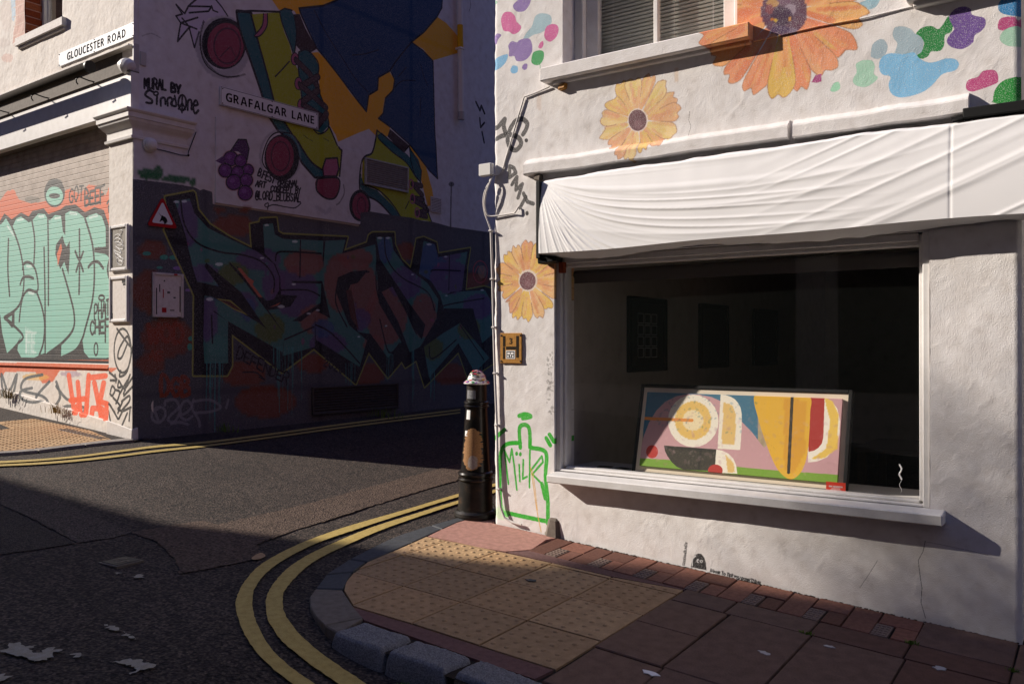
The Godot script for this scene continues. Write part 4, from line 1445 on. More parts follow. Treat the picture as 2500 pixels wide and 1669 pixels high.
func triangle(parent: Node3D, called: String, half: float, z0: float, z1: float, tall: float, mat: Material, lift := 0.0) -> void:
	# rounded corners
	var c := [Vector2(-half, lift), Vector2(half, lift), Vector2(0, lift + tall)]
	var ring := PackedVector2Array()
	var r := half * .11
	var centre := Vector2(0, lift + tall * .34)
	for k in 3:
		var a: Vector2 = c[k]
		var i := a.lerp(centre, r * 2.2 / a.distance_to(centre))
		for j in 6:
			var base: float = [210.0, 330.0, 90.0][k]
			ring.append(i + Vector2.from_angle(deg_to_rad(base - 60 + j * 24)) * r)
	var b := MB.new()
	var s := ring.size()
	for k in s:
		var p := ring[k]
		var q := ring[(k + 1) % s]
		b.tri(Vector3(p.x, p.y, z1), Vector3(q.x, q.y, z1), Vector3(centre.x, centre.y, z1))
		b.quad(Vector3(p.x, p.y, z0), Vector3(q.x, q.y, z0), Vector3(q.x, q.y, z1), Vector3(p.x, p.y, z1))
	mesh(called, b.mesh(), mat, parent)

func louvre(called: String, label: String, at: Vector3, w: float, h: float, count: int, mat: Material) -> void:
	var o := thing(called, label, "vent", at_left(at), LEFT_TURN + 90, "louvred vents on the alley wall")
	var e := .022
	bx("frame_side", Vector3(-w * .5, 0, 0), Vector3(-w * .5 + e, h, .03), mat, o, .003)
	bx("frame_side", Vector3(w * .5 - e, 0, 0), Vector3(w * .5, h, .03), mat, o, .003)
	bx("frame_side", Vector3(-w * .5 + e, 0, 0), Vector3(w * .5 - e, e, .03), mat, o, .003)
	bx("frame_side", Vector3(-w * .5 + e, h - e, 0), Vector3(w * .5 - e, h, .03), mat, o, .003)
	bx("backing", Vector3(-w * .5 + e, e, -.002), Vector3(w * .5 - e, h - e, .004), mat, o)
	var pitch := (h - 2 * e) / count
	var l := w * .5 - e
	var b := MB.new()
	b.hexa([Vector3(-l, 0, .026), Vector3(l, 0, .026), Vector3(l, pitch * .12, .027), Vector3(-l, pitch * .12, .027), Vector3(-l, pitch * .62, .005), Vector3(l, pitch * .62, .005), Vector3(l, pitch * .74, .005), Vector3(-l, pitch * .74, .005)])
	var shape := b.mesh()
	for k in count:
		mesh("slat", shape, mat, o, Vector3(0, e + k * pitch + .002, 0))

# ------------------------------------------------------------------ houses across the street: they shade the road and show in the glass
func build_opposite() -> void:
	var rows := [[-27.0, -16.0, 8.05, "opposite_render", "pale terrace house across the street, up the hill"], [-15.99, -13.8, 9.78, "opposite_brick", "narrow brick terrace house across the street with added shrubs on its roof"], [-13.79, -4.5, 13.5, "opposite_brick", "tall brick terrace house across the street, behind the viewer's left"], [-4.49, 9.0, 13.5, "opposite_render", "pale terrace house across the street, behind the viewer"], [9.01, 24.0, 13.0, "opposite_brick", "brick terrace house across the street, down the hill"]]
	for r in rows:
		var x0: float = r[0]
		var x1: float = r[1]
		var base := gy(x0, 7.5) - .8
		var h := thing("terrace_house", r[4], "building", Vector3((x0 + x1) * .5, base, 7.5), 0, "houses across the street")
		var w := (x1 - x0) * .5
		var top: float = r[2] - base
		bx("wall", Vector3(-w, 0, 0), Vector3(w, top, 6.0), M[r[3]], h)
		bx("parapet", Vector3(-w, top, -.06), Vector3(w, top + .04, 6.0), M.sill_paint, h)
		bx("roof", Vector3(-w + .4, top + .04, .8), Vector3(w - .4, top + .1, 5.6), M.roof_slate, h)
		bx("shop_band", Vector3(-w + .1, 3.2, -.12), Vector3(w - .1, 3.7, -.002), M.white_wood, h)
		for i in 3:
			for j in 2:
				var cx := -w + (i + .5) * w * 2 / 3
				var y := 4.6 + j * 2.6
				if y + 1.5 > top - .3:
					continue
				var win := Node3D.new()
				put(win, "window", h)
				bx("frame", Vector3(cx - .5, y, -.03), Vector3(cx + .5, y + 1.5, -.002), M.white_wood, win)
				bx("pane", Vector3(cx - .44, y + .06, -.035), Vector3(cx + .44, y + .72, -.031), M.dark_glass, win)
				bx("pane", Vector3(cx - .44, y + .78, -.035), Vector3(cx + .44, y + 1.44, -.031), M.dark_glass, win)
				bx("sill", Vector3(cx - .6, y - .08, -.1), Vector3(cx + .6, y - .002, -.002), M.sill_paint, win)
			var sx := -w + (i + .5) * w * 2 / 3
			bx("shop_glass", Vector3(sx - w / 3 + .3, 1.2, -.02), Vector3(sx + w / 3 - .3, 3.1, -.002), M.dark_glass, h)
	for q in [[9.05, 22.0, 9.5, "white terrace house next down the hill from the gallery"], [22.05, 40.0, 8.5, "white terrace house second down the hill from the gallery"]]:
		var n := thing("terrace_house", q[3], "building", Vector3((q[0] + q[1]) * .5, gy(q[1], 0) - .3, 0), 0, "houses below the gallery")
		var hw: float = (q[1] - q[0]) * .5
		bx("wall", Vector3(-hw, 0, -7), Vector3(hw, q[2] + 2.0, 0), M.opposite_render, n)
		bx("roof", Vector3(-hw, q[2] + 2.0, -7.1), Vector3(hw, q[2] + 2.2, .1), M.roof_slate, n)
	var yard := thing("added_end_block", "unseen grey building added across the far alley end to keep the alley dark", "building", Vector3(-2.4, .1, -14.0))  # unseen block, added to cut sky light from the alley end
	bx("wall", Vector3(-4.0, -.3, -3), Vector3(4.0, 9.0, 0), M.inside_wall, yard)
	bx("roof", Vector3(-4.1, 9.0, -3.1), Vector3(4.1, 9.2, .1), M.roof_slate, yard)
	# unseen roof shrubs, added to thin the sun on the foot of the gallery
	var r2 := RandomNumberGenerator.new()
	r2.seed = 21
	for k in 4:
		var sh := thing("added_shrub", "unseen leafy shrub added on the roof edge across the street to soften the sun", "shrub", Vector3(-16.7 + k * .8, 9.8, 7.9), 0, "added shrubs on the roof across the street")
		bx("planter", Vector3(-.36, .0, -.2), Vector3(.36, .3, .2), M.opposite_brick, sh)
		var stem := MB.new()
		for j in 5:
			var a := j * 1.3 + k
			stem.tube([Vector3(0, .28, 0), Vector3(cos(a) * .15, .7, sin(a) * .12), Vector3(cos(a) * .3, 1.2 + .1 * j, sin(a) * .2)], .009, 5)
		mesh("stems", stem.mesh(), M.bark, sh)
		var crown := MB.new()
		for j in 530:
			var t := pow(r2.randf(), 1.7)
			var c := Vector3(r2.randf_range(-.5, .5), .25 + t * 1.5, r2.randf_range(-.25, .25))
			var u := Vector3(r2.randfn(), r2.randfn(), r2.randfn()).normalized() * .045
			var v := u.cross(Vector3(r2.randfn(), r2.randfn(), r2.randfn())).normalized() * .03
			crown.quad(c - u, c - v, c + u, c + v)
		mesh("foliage", crown.mesh(), M.leaf, sh)

# ------------------------------------------------------------------ awning covered with a white sheet
func crease(t: float, sharp: float) -> float:
	# one-sided ridge from smooth noise: thin crest, long flat between
	return pow(clampf(1.0 - absf(plain.get_noise_1d(t)) * sharp, 0, 1), 1.6)

func cloth_fold(x: float, y: float) -> float:
	var dx := maxf(x - .44, .004)
	var dy := 2.318 - y
	# pulls that fan out of the upper left corner and level off to the right
	var c := dy / (1.0 - exp(-dx / .42))
	var d := .005 * crease(c * 6.5 + 3.0, 3.0) * smoothstep(.03, .35, dx) * (1.0 - smoothstep(1.2, 2.3, dx))
	d += .0015 * crease(c * 11.0 + 20.0, 2.0) * smoothstep(.02, .2, dx) * (1.0 - smoothstep(.5, 1.5, dx))
	# steep little gathers close to the end bar
	var a := atan2(dy, dx)
	d += .0025 * crease(a * 8.0 + 50.0, 2.4) * (1.0 - smoothstep(.15, .55, dx)) * smoothstep(.02, .2, dy)
	# long slack swags across the middle
	var q := (x - 1.75) / 1.15
	var lift := y + .13 * (1.0 - q * q)
	d += .0045 * crease(lift * 5.0 + 80.0, 2.6) * exp(-q * q * 1.6)
	# pulls that climb to the right end
	var k := y - .36 * (x - 2.4) - .05 * (x - 2.4) * (x - 2.4)
	d += .004 * crease(k * 7.0 + 120.0, 2.8) * smoothstep(1.6, 2.6, x)
	d += .003 * low.get_noise_2d(x * .5, y * .6)
	if absf(x - 2.87) < .008:
		d -= .003 * (1.0 - absf(x - 2.87) / .008)
	return d

func build_awning() -> void:
	var a := thing("covered_awning", "folded shop awning wrapped in a creased white sheet above the gallery window", "awning", Vector3(.43, 1.8, .0))
	var o := Vector3(.43, 1.8, .0)
	var front := func(x: float, v: float) -> Vector3:
		var top := 2.312 + .016 * smoothstep(.45, 1.2, x) - .006 * sin((x - .45) * 2.3) + .01 * low.get_noise_1d(x * 1.7)
		var bottom := 1.822 + .022 * smoothstep(.5, 3.0, x) + .004 * sin(x * 5.0)
		var y := lerpf(top, bottom, v)
		var z := lerpf(.085, .13, v) + .02 * sin(v * PI) * .6 + cloth_fold(x, y)
		if v < .04:
			z -= (.04 - v) * .9
		return Vector3(x, y, z) - o
	mesh("sheet", sheet(steps(.462, 3.4, .006, [2.87]), steps(0, 1, .01), front), M.cloth, a)
	# the part folded back underneath sags unevenly
	var under := func(x: float, v: float) -> Vector3:
		var f: Vector3 = front.call(x, 1.0)
		var sag := .012 + .028 * absf(sin(x * 1.9 + .4)) * smoothstep(.45, .8, x) + .008 * low.get_noise_1d(x * 3.0)
		return Vector3(f.x, f.y - sin(v * PI * .5) * sag, lerpf(f.z, .012, v))
	mesh("underside", sheet(steps(.462, 3.4, .03), steps(0, 1, .12), under), M.cloth, a)
	bx("end_bar", Vector3(.0, -.005, -.0), Vector3(.032, .50, .115), M.black_paint, a, .004)
	mesh("end_elbow", MB.new().hexa([Vector3(.005, -.04, .1), Vector3(.14, -.028, .09), Vector3(.14, .0, .09), Vector3(.005, .02, .11), Vector3(.005, -.04, .0), Vector3(.14, -.028, .0), Vector3(.14, .0, .0), Vector3(.005, .02, .0)], .005).mesh(), M.black_paint, a)
	bx("wood_block", Vector3(.125, -.10, .0), Vector3(.165, -.03, .035), M.brick, a, .003)
	bx("rail", Vector3(2.49, .535, .0), Vector3(3.0, .585, .085), M.black_paint, a, .004)
	bx("rail_tip", Vector3(2.44, .535, .03), Vector3(2.49, .548, .085), M.black_paint, a)
	bx("cassette", Vector3(.04, .05, .0), Vector3(3.0, .49, .07), M.black_paint, a)
	mesh("screw_plug", MB.new().hexa([Vector3(-.075, .53, .035), Vector3(-.02, .515, .04), Vector3(-.015, .56, .04), Vector3(-.07, .56, .035), Vector3(-.075, .53, .0), Vector3(-.02, .515, .0), Vector3(-.015, .56, .0), Vector3(-.07, .56, .0)], .006).mesh(), M.kerb_concrete, a)

# ------------------------------------------------------------------ bollard
func build_bollard() -> void:
	var b := thing("bollard", "tapered black iron bollard with a paint spattered cap at the gallery corner", "bollard", Vector3(-.205, gy(-.205, -.06) - .006, -.06))
	b.rotation_degrees = Vector3(.3, 0, -1.0)
	var body := [Vector2(.140, 0), Vector2(.150, .004), Vector2(.153, .02), Vector2(.150, .04), Vector2(.136, .054), Vector2(.124, .058), Vector2(.122, .10), Vector2(.117, .262)]
	mesh("base", MB.new().lathe(body, 40).mesh(), M.iron, b)
	mesh("lower_collar", MB.new().lathe([Vector2(.114, .262), Vector2(.124, .266), Vector2(.127, .275), Vector2(.124, .284), Vector2(.117, .287), Vector2(.117, .296), Vector2(.124, .30), Vector2(.126, .312), Vector2(.121, .324), Vector2(.108, .332)], 40).mesh(), M.iron_gloss, b)
	mesh("shaft", MB.new().lathe([Vector2(.108, .332), Vector2(.102, .40), Vector2(.089, .60), Vector2(.078, .778)], 40).mesh(), M.iron_gloss, b)
	mesh("upper_collar", MB.new().lathe([Vector2(.078, .778), Vector2(.088, .783), Vector2(.09, .792), Vector2(.084, .799), Vector2(.084, .806), Vector2(.09, .811), Vector2(.088, .822), Vector2(.074, .828)], 40).mesh(), M.iron_gloss, b)
	mesh("neck", MB.new().lathe([Vector2(.074, .828), Vector2(.072, .93), Vector2(.074, .945)], 40).mesh(), M.iron, b)
	var cap := mesh("cap", MB.new().lathe([Vector2(.074, .945), Vector2(.092, .948), Vector2(.094, .955), Vector2(.085, .964), Vector2(.069, .974), Vector2(.062, .992), Vector2(.052, 1.016), Vector2(.034, 1.034), Vector2(.014, 1.043), Vector2(0, 1.045)], 40).mesh(), M.plastic_white, b)
	var r := RandomNumberGenerator.new()
	r.seed = 4
	var cols := ["spat_red", "spat_violet", "spat_green", "spat_yellow", "black_paint", "spat_red", "spat_violet"]
	for k in 90:
		var a := r.randf() * TAU
		var q := r.randf()
		var rad := lerpf(.0945, .02, q)
		var y := [.9555, .966, .976, .994, 1.018, 1.036, 1.044]
		var f: float = q * 5.99
		var rr := [.094, .085, .069, .062, .052, .034, .014]
		rad = lerpf(rr[int(f)], rr[int(f) + 1], f - int(f)) + .0012
		var h: float = lerpf(y[int(f)], y[int(f) + 1], f - int(f))
		var c := Vector3(cos(a) * rad, h, sin(a) * rad)
		var up := Vector3(cos(a) * .7, .7, sin(a) * .7)
		var t := up.cross(Vector3.UP).normalized() * r.randf_range(.006, .02)
		var s := up.cross(t).normalized() * r.randf_range(.005, .011)
		var m := MB.new()
		m.quad(c - t, c - s, c + t, c + s)
		mesh("paint_fleck", m.mesh(), M[cols[r.randi() % cols.size()]], cap)
	# rust scar and stickers on the shaft, following its taper
	wrap_patch(b, "rust_scar", -1.05, .45, .345, .64, M.rust, .0012, true)
	wrap_patch(b, "bare_metal", -.55, .1, .355, .45, M.scraped, .0018, true)
	wrap_patch(b, "white_sticker", -.99, -.57, .70, .765, M.sticker_white, .001)
	wrap_patch(b, "printed_sticker", -1.1, -.1, .845, .905, M.printed_sticker, .001)
	wrap_patch(b, "torn_sticker", -1.05, -.75, .58, .62, M.sticker_white, .001)

func shaft_radius(y: float) -> float:
	if y > .828:
		return lerpf(.074, .072, (y - .828) / .1)
	return lerpf(.108, .102, clampf((y - .332) / .068, 0, 1)) if y < .4 else lerpf(.102, .078, (y - .4) / .378)

func wrap_patch(b: Node3D, called: String, a0: float, a1: float, y0: float, y1: float, mat: Material, out: float, oval := false) -> void:
	var toward := atan2(4.75, 3.7)
	var at := func(u: float, v: float) -> Vector3:
		var s := 1.0
		if oval:
			s = pow(clampf(1.0 - pow(absf(v * 2.0 - 1.0), 3.0), 0, 1), .5) * (1.0 + .35 * mid.get_noise_2d(v * 1.2, .3 * signf(u - .5)) + .3 * fine.get_noise_2d(v * 1.0, .4 * signf(u - .5)))
		var ang: float = toward - lerpf(a0, a1, .5 + (u - .5) * s)
		var y := lerpf(y0, y1, v)
		var rad := shaft_radius(y) + out
		return Vector3(cos(ang) * rad, y, sin(ang) * rad)
	mesh(called, sheet(steps(0, 1, .06), steps(0, 1, .012), at), mat, b)

# ------------------------------------------------------------------ cables and plates on the gallery corner
func build_wall_fittings() -> void:
	var j := thing("junction_box", "white cable junction box on the gallery corner with loose looping cables", "junction box", Vector3(-.02, 2.40, .004))
	bx("box", Vector3(-.07, 0, 0), Vector3(.035, .085, .045), M.plastic_white, j, .006)
	bx("lid_line", Vector3(-.068, .002, .0452), Vector3(.033, .083, .048), M.plastic_white, j, .003)
	var q := Vector3(-.02, 2.40, .004)
	for path in [
		[Vector3(.015, 2.405, .02), Vector3(.05, 2.40, .012), Vector3(.085, 2.43, .01), Vector3(.11, 2.50, .008), Vector3(.16, 2.63, .008), Vector3(.205, 2.75, .008), Vector3(.245, 2.85, .008), Vector3(.265, 2.90, .009), Vector3(.29, 2.905, .009), Vector3(.36, 2.915, .009), Vector3(.47, 2.935, .012)],
		[Vector3(.0, 2.402, .02), Vector3(-.01, 2.36, .03), Vector3(-.045, 2.30, .035), Vector3(-.065, 2.23, .03), Vector3(-.06, 2.15, .02), Vector3(-.03, 2.07, .015), Vector3(-.012, 2.02, .012)],
		[Vector3(.01, 2.402, .015), Vector3(.0, 2.35, .04), Vector3(-.03, 2.28, .045), Vector3(-.05, 2.2, .035), Vector3(-.035, 2.13, .02), Vector3(.03, 2.12, .012), Vector3(.16, 2.125, .009), Vector3(.20, 2.13, .02), Vector3(.22, 2.165, .012)],
	]:
		var smooth := []
		for i in path.size() - 1:
			for k in 4:
				smooth.append((path[i] as Vector3).cubic_interpolate(path[i + 1], path[maxi(0, i - 1)], path[mini(path.size() - 1, i + 2)], k / 4.0) - q)
		smooth.append(path[-1] - q)
		mesh("cable", MB.new().tube(smooth, .0055, 8).mesh(), M.cable, j)
	var c := thing("cable_conduit", "painted cable run clipped down the gallery corner to the pavement", "cable", Vector3(.0, .0, .0))
	var run := [Vector3(-.012, 2.02, .012), Vector3(.004, 1.685, .016), Vector3(.014, 1.352, .016), Vector3(.025, 1.036, .016), Vector3(.042, .68, .016), Vector3(.048, .4, .016), Vector3(.056, .243, .016), Vector3(.075, .12, .018), Vector3(.11, .05, .02), Vector3(.17, .03, .02), Vector3(.25, .02, .018)]
	mesh("cable", MB.new().tube(run, .0085, 10).mesh(), M.cable, c)
	for y in [2.02, 1.685, 1.352, 1.036, .68, .243]:
		var x := lerpf(.056, -.012, (y - .243) / 1.78)
		bx("clip", Vector3(x - .012, y - .006, .0), Vector3(x + .016, y + .006, .03), M.cable, c, .003)
	# number plate
	var p := thing("number_plate", "brass house number plate showing 3, with a small printed sticker", "plate", Vector3(.157, 1.105, .004))
	bx("plate", Vector3(-.09, 0, 0), Vector3(.09, .207, .008), M.brass, p, .003)
	for e in [[-.066, .115, -.046, .187], [.045, .04, .066, .187], [-.04, .095, .045, .115], [-.066, .03, -.05, .112]]:
		bx("dark_bar", Vector3(e[0], e[1], .008), Vector3(e[2], e[3], .0092), M.brown_metal, p)
	letters(p, "3", "numeral", Vector3(.0, .152, .0085), .026, .04, M.brown_metal)
	bx("sticker", Vector3(-.04, .032, .008), Vector3(.036, .088, .0095), M.sticker_white, p)
	for e in [[-.035, .037, .031, .083, .0097], [-.028, .042, -.016, .056, .0102], [-.028, .062, -.006, .076, .0102], [.0, .062, .024, .076, .0102], [.012, .042, .024, .056, .0102], [-.006, .044, .004, .06, .0102]]:
		bx("sticker_print", Vector3(e[0], e[1], .0094), Vector3(e[2], e[3], e[4]), M.black_paint if e[4] < .01 else M.sticker_white, p)
	for s in [[-.08, .19], [.08, .19], [-.08, .015], [.08, .015]]:
		mesh("screw", MB.new().lathe([Vector2(.007, 0), Vector2(.005, .004), Vector2(0, .005)], 8).mesh(), M.black_metal, p, Vector3(s[0], s[1], .008)).rotation_degrees.x = 90

# ------------------------------------------------------------------ small things on the ground
func tuft(called: String, label: String, at: Vector3, count: int, tall: float, spread: float, seed_: int, mat: Material) -> void:
	var r := RandomNumberGenerator.new()
	r.seed = seed_
	var b := MB.new()
	for k in count:
		var a := r.randf() * TAU
		var d := Vector3(cos(a), 0, sin(a))
		var root := d * r.randf() * spread
		root.z *= .35
		var h := tall * r.randf_range(.4, 1.0)
		var lean := d * h * r.randf_range(.2, .7)
		lean.z = absf(lean.z) * .8
		var side := d.cross(Vector3.UP) * r.randf_range(.002, .005)
		var m := root + lean * .4 + Vector3(0, h * .65, 0)
		var t := root + lean + Vector3(0, h, 0)
		b.quad(root - side, root + side, m + side * .9, m - side * .9)
		b.tri(m - side * .9, m + side * .9, t)
	var o := mesh(called, b.mesh(), mat, self, at)
	o.set_meta("kind", "stuff")
	tag(o, label, "weeds", "weeds in the joints")

func build_small_things() -> void:
	# stop valve cover in the road
	var p := [Vector2(-1.071, 2.208), Vector2(-1.095, 2.039), Vector2(-.925, 2.059), Vector2(-.910, 2.224)]
	var mid_p: Vector2 = (p[0] + p[2]) * .5
	var y := road_y(mid_p.x, mid_p.y) + .006
	var c := thing("valve_cover", "small rectangular iron stop valve cover with raised letters SV in the road", "cover", Vector3(mid_p.x, y, mid_p.y), 4.0)
	bx("rim", Vector3(-.085, -.02, -.085), Vector3(.085, .004, .085), M.iron_plate, c, .003)
	bx("lid", Vector3(-.072, .004, -.072), Vector3(.072, .0075, .072), M.iron_dark, c, .002)
	var lid := Node3D.new()
	lid.rotation_degrees = Vector3(-90, 155, 0)
	lid.position = Vector3(0, .008, 0)
	put(lid, "lettering", c)
	letters(lid, "SV", "raised_letter", Vector3(0, 0, .001), .1, .075, M.iron_plate)
	# weeds and litter
	var spots := [
		["weed_tuft", "dry weeds at the foot of the shop's white riser, left of the drain slabs", at_left(Vector3(-1.55, .19, .06)), 60, .13, .28, "leaf_dry"],
		["weed_tuft", "dry grass at the foot of the shop wall at the far left edge", at_left(Vector3(-2.75, .31, .06)), 60, .16, .25, "leaf_dry"],
		["weed_tuft", "green weeds growing behind the bollard at the gallery corner", Vector3(-.015, .0, -.1), 40, .16, .04, "leaf"],
		["weed_tuft", "grass growing below the granite kerb at the bottom of the picture", Vector3(1.22, road_y(1.22, 2.16), 2.15), 70, .05, .12, "leaf"],
		["weed_tuft", "small green weed in the slab joint in the sunlit wedge", Vector3(2.325, gy(2.33, .6), .61), 30, .022, .04, "leaf"],
		["weed_tuft", "small moss and weed in the joint beside the last pavers", Vector3(2.745, gy(2.745, .4), .39), 30, .025, .03, "leaf"],
		["weed_tuft", "weed in the joint at the right edge of the pavement", Vector3(3.16, gy(3.16, .42), .43), 30, .025, .03, "leaf"],
		["weed_tuft", "dark weeds along the foot of the alley wall left of the low grille", at_left(Vector3(.05, .0, -1.0)), 50, .12, .3, "leaf"],
		["weed_tuft", "dark weeds along the foot of the alley wall in front of the low grille", at_left(Vector3(.05, .0, -3.3)), 60, .16, .5, "leaf"],
	]
	for k in spots.size():
		var s: Array = spots[k]
		tuft(s[0], s[1], s[2], s[3], s[4], s[5], 30 + k, M[s[6]])
	var gum := [[2.245, .98, .018, "flat grey gum spot on the slab right of the sunlit wedge"], [1.95, 1.52, .022, "torn scrap of white paper on the pavement at the bottom edge"], [2.45, .70, .014, "pale gum spot beside the weed on the flag stones"], [.90, .86, .02, "dark gum spot on the tactile slabs"], [2.9, .62, .02, "thin scrap of pale litter on the right hand slabs"]]
	for k in gum.size():
		var g: Array = gum[k]
		var ring := PackedVector2Array()
		for j in 11:
			var rad: float = g[2] * (1.0 + .45 * sin(j * 2.3 + k) * cos(j * 1.1))
			ring.append(Vector2(g[0], g[1]) + Vector2(cos(TAU * j / 11) * rad * 1.5, sin(TAU * j / 11) * rad))
		var o := mesh("litter_scrap", MB.new().plate(ring, over(gy, .0055), .002, .0008).mesh(), M[["plastic_grey", "sticker_white", "plastic_grey", "slate", "plastic_grey"][k]], self)
		tag(o, g[3], "litter", "scraps on the pavement")
	var debris := MB.new()
	var r := RandomNumberGenerator.new()
	r.seed = 77
	for k in 900:
		var x := r.randf_range(.2, 3.15)
		var z := .006 + absf(r.randfn()) * .012
		var s := r.randf_range(.0015, .005)
		var at := Vector3(x, gy(x, z) - .004, z)
		debris.hexa([at + Vector3(-s, 0, s), at + Vector3(s, 0, s * .8), at + Vector3(s * .7, s, s * .6), at + Vector3(-s * .8, s * 1.1, s * .7), at + Vector3(-s, 0, -s), at + Vector3(s, 0, -s), at + Vector3(s * .8, s, -s * .7), at + Vector3(-s * .7, s * .9, -s)])
	var d := mesh("grit", debris.mesh(), M.mortar, self)
	d.set_meta("kind", "stuff")
	tag(d, "dark grit and crumbled mortar gathered along the foot of the gallery wall", "grit")

# ------------------------------------------------------------------ measured outlines on the road, in metres (x, z)
const YELLOW := [
	[[-0.811,-1.144,-0.771,-0.57,-0.707,0.124,-0.666,0.704,-0.595,1.13,-0.49,1.461,-0.371,1.703,-0.209,1.916,-0.064,2.064,0.052,2.157,0.243,2.276,0.419,2.365,0.59,2.422,0.778,2.446,1.005,2.449],[-0.735,-1.042,-0.701,-0.484,-0.634,0.182,-0.57,0.721,-0.506,1.141,-0.399,1.459,-0.272,1.711,-0.123,1.903,0.016,2.031,0.181,2.153,0.387,2.273,0.561,2.344,0.732,2.374,0.83,2.38,1.087,2.393]],
	[[-0.662,-0.944,-0.625,-0.39,-0.571,0.229,-0.531,0.644,-0.45,1.02,-0.36,1.336,-0.248,1.586,-0.096,1.81,0.02,1.944,0.134,2.044,0.295,2.158,0.489,2.25,0.652,2.283,0.83,2.301,0.896,2.304,1.172,2.342],[-0.592,-0.848,-0.559,-0.309,-0.495,0.27,-0.437,0.661,-0.346,1.048,-0.249,1.371,-0.122,1.619,0.015,1.82,0.101,1.912,0.264,2.04,0.45,2.134,0.616,2.18,0.758,2.2,0.924,2.213,0.969,2.22,1.241,2.26]],
	[[-4.344,1.478,-4.27,1.324,-4.162,1.049,-4.113,0.729,-4.134,0.347,-4.157,-0.069,-4.068,-0.597,-4.092,-1.412,-4.174,-2.759,-4.224,-4.875],[-4.252,1.516,-4.175,1.365,-4.077,1.091,-4.026,0.776,-4.043,0.4,-4.05,-0.002,-3.962,-0.523,-3.989,-1.329,-4.071,-2.658,-4.118,-4.744]],
	[[-4.199,1.538,-4.125,1.387,-4.01,1.123,-3.94,0.821,-3.918,0.471,-3.931,0.073,-3.89,-0.472,-3.912,-1.266,-3.983,-2.572,-4.015,-4.616],[-4.121,1.571,-4.05,1.421,-3.928,1.163,-3.856,0.865,-3.832,0.521,-3.841,0.129,-3.8,-0.408,-3.825,-1.196,-3.885,-2.477,-3.915,-4.492]]
]
const TRENCH := [-1.732,-2.723,-1.546,-1.216,-1.434,-0.233,-1.352,0.411,-1.32,0.763,-1.31,1.068,-1.291,1.289,-1.451,1.296,-1.492,1.54,-1.505,1.772,-1.213,1.777,-0.835,1.905,-0.586,2.037,-0.543,1.827,-0.518,1.647,-0.515,1.551,-0.751,1.404,-0.833,1.093,-0.874,0.759,-0.961,0.242,-1.087,-0.676,-1.209,-1.981]
const PATCH := [-3.571,1.632,-2.993,1.644,-2.139,1.709,-1.505,1.772,-1.477,1.902,-1.521,2.106,-1.816,2.07,-2.338,2.013,-2.757,1.991]
const PATCH_DARK := [-2.683,2.023,-2.285,2.038,-1.778,2.089,-1.518,2.118,-1.549,2.334,-1.579,2.482,-1.592,2.504]
const WHITE_PAINT := [[-0.227,3.099,-0.265,3.047,-0.263,3.02,-0.209,3.01,-0.184,2.983,-0.154,3.022,-0.104,3.025,-0.122,2.981,-0.117,2.947,-0.048,2.94,-0.044,2.983,-0.013,3.025,-0.022,3.074,-0.086,3.067,-0.119,3.073,-0.173,3.102],
	[-0.196,2.681,-0.16,2.662,-0.094,2.659,-0.09,2.685,-0.151,2.691],
	[-0.061,2.67,-0.021,2.661,0.063,2.678,0.035,2.685,-0.005,2.686],
	[0.199,2.866,0.231,2.809,0.265,2.784,0.35,2.77,0.375,2.794,0.351,2.835,0.362,2.883,0.311,2.834,0.249,2.85],
	[0.001,2.938,0.023,2.91,0.062,2.901,0.046,2.936],
	[-0.026,3.232,-0.008,3.202,0.043,3.186,0.062,3.217,0.082,3.279],
	[-0.846,2.262,-0.821,2.247,-0.796,2.276],
	[-0.724,2.235,-0.723,2.186,-0.671,2.198,-0.673,2.227]]
const TAN_SPLASH := [-0.544,1.602,-0.583,1.51,-0.516,1.528,-0.49,1.583,-0.502,1.623]

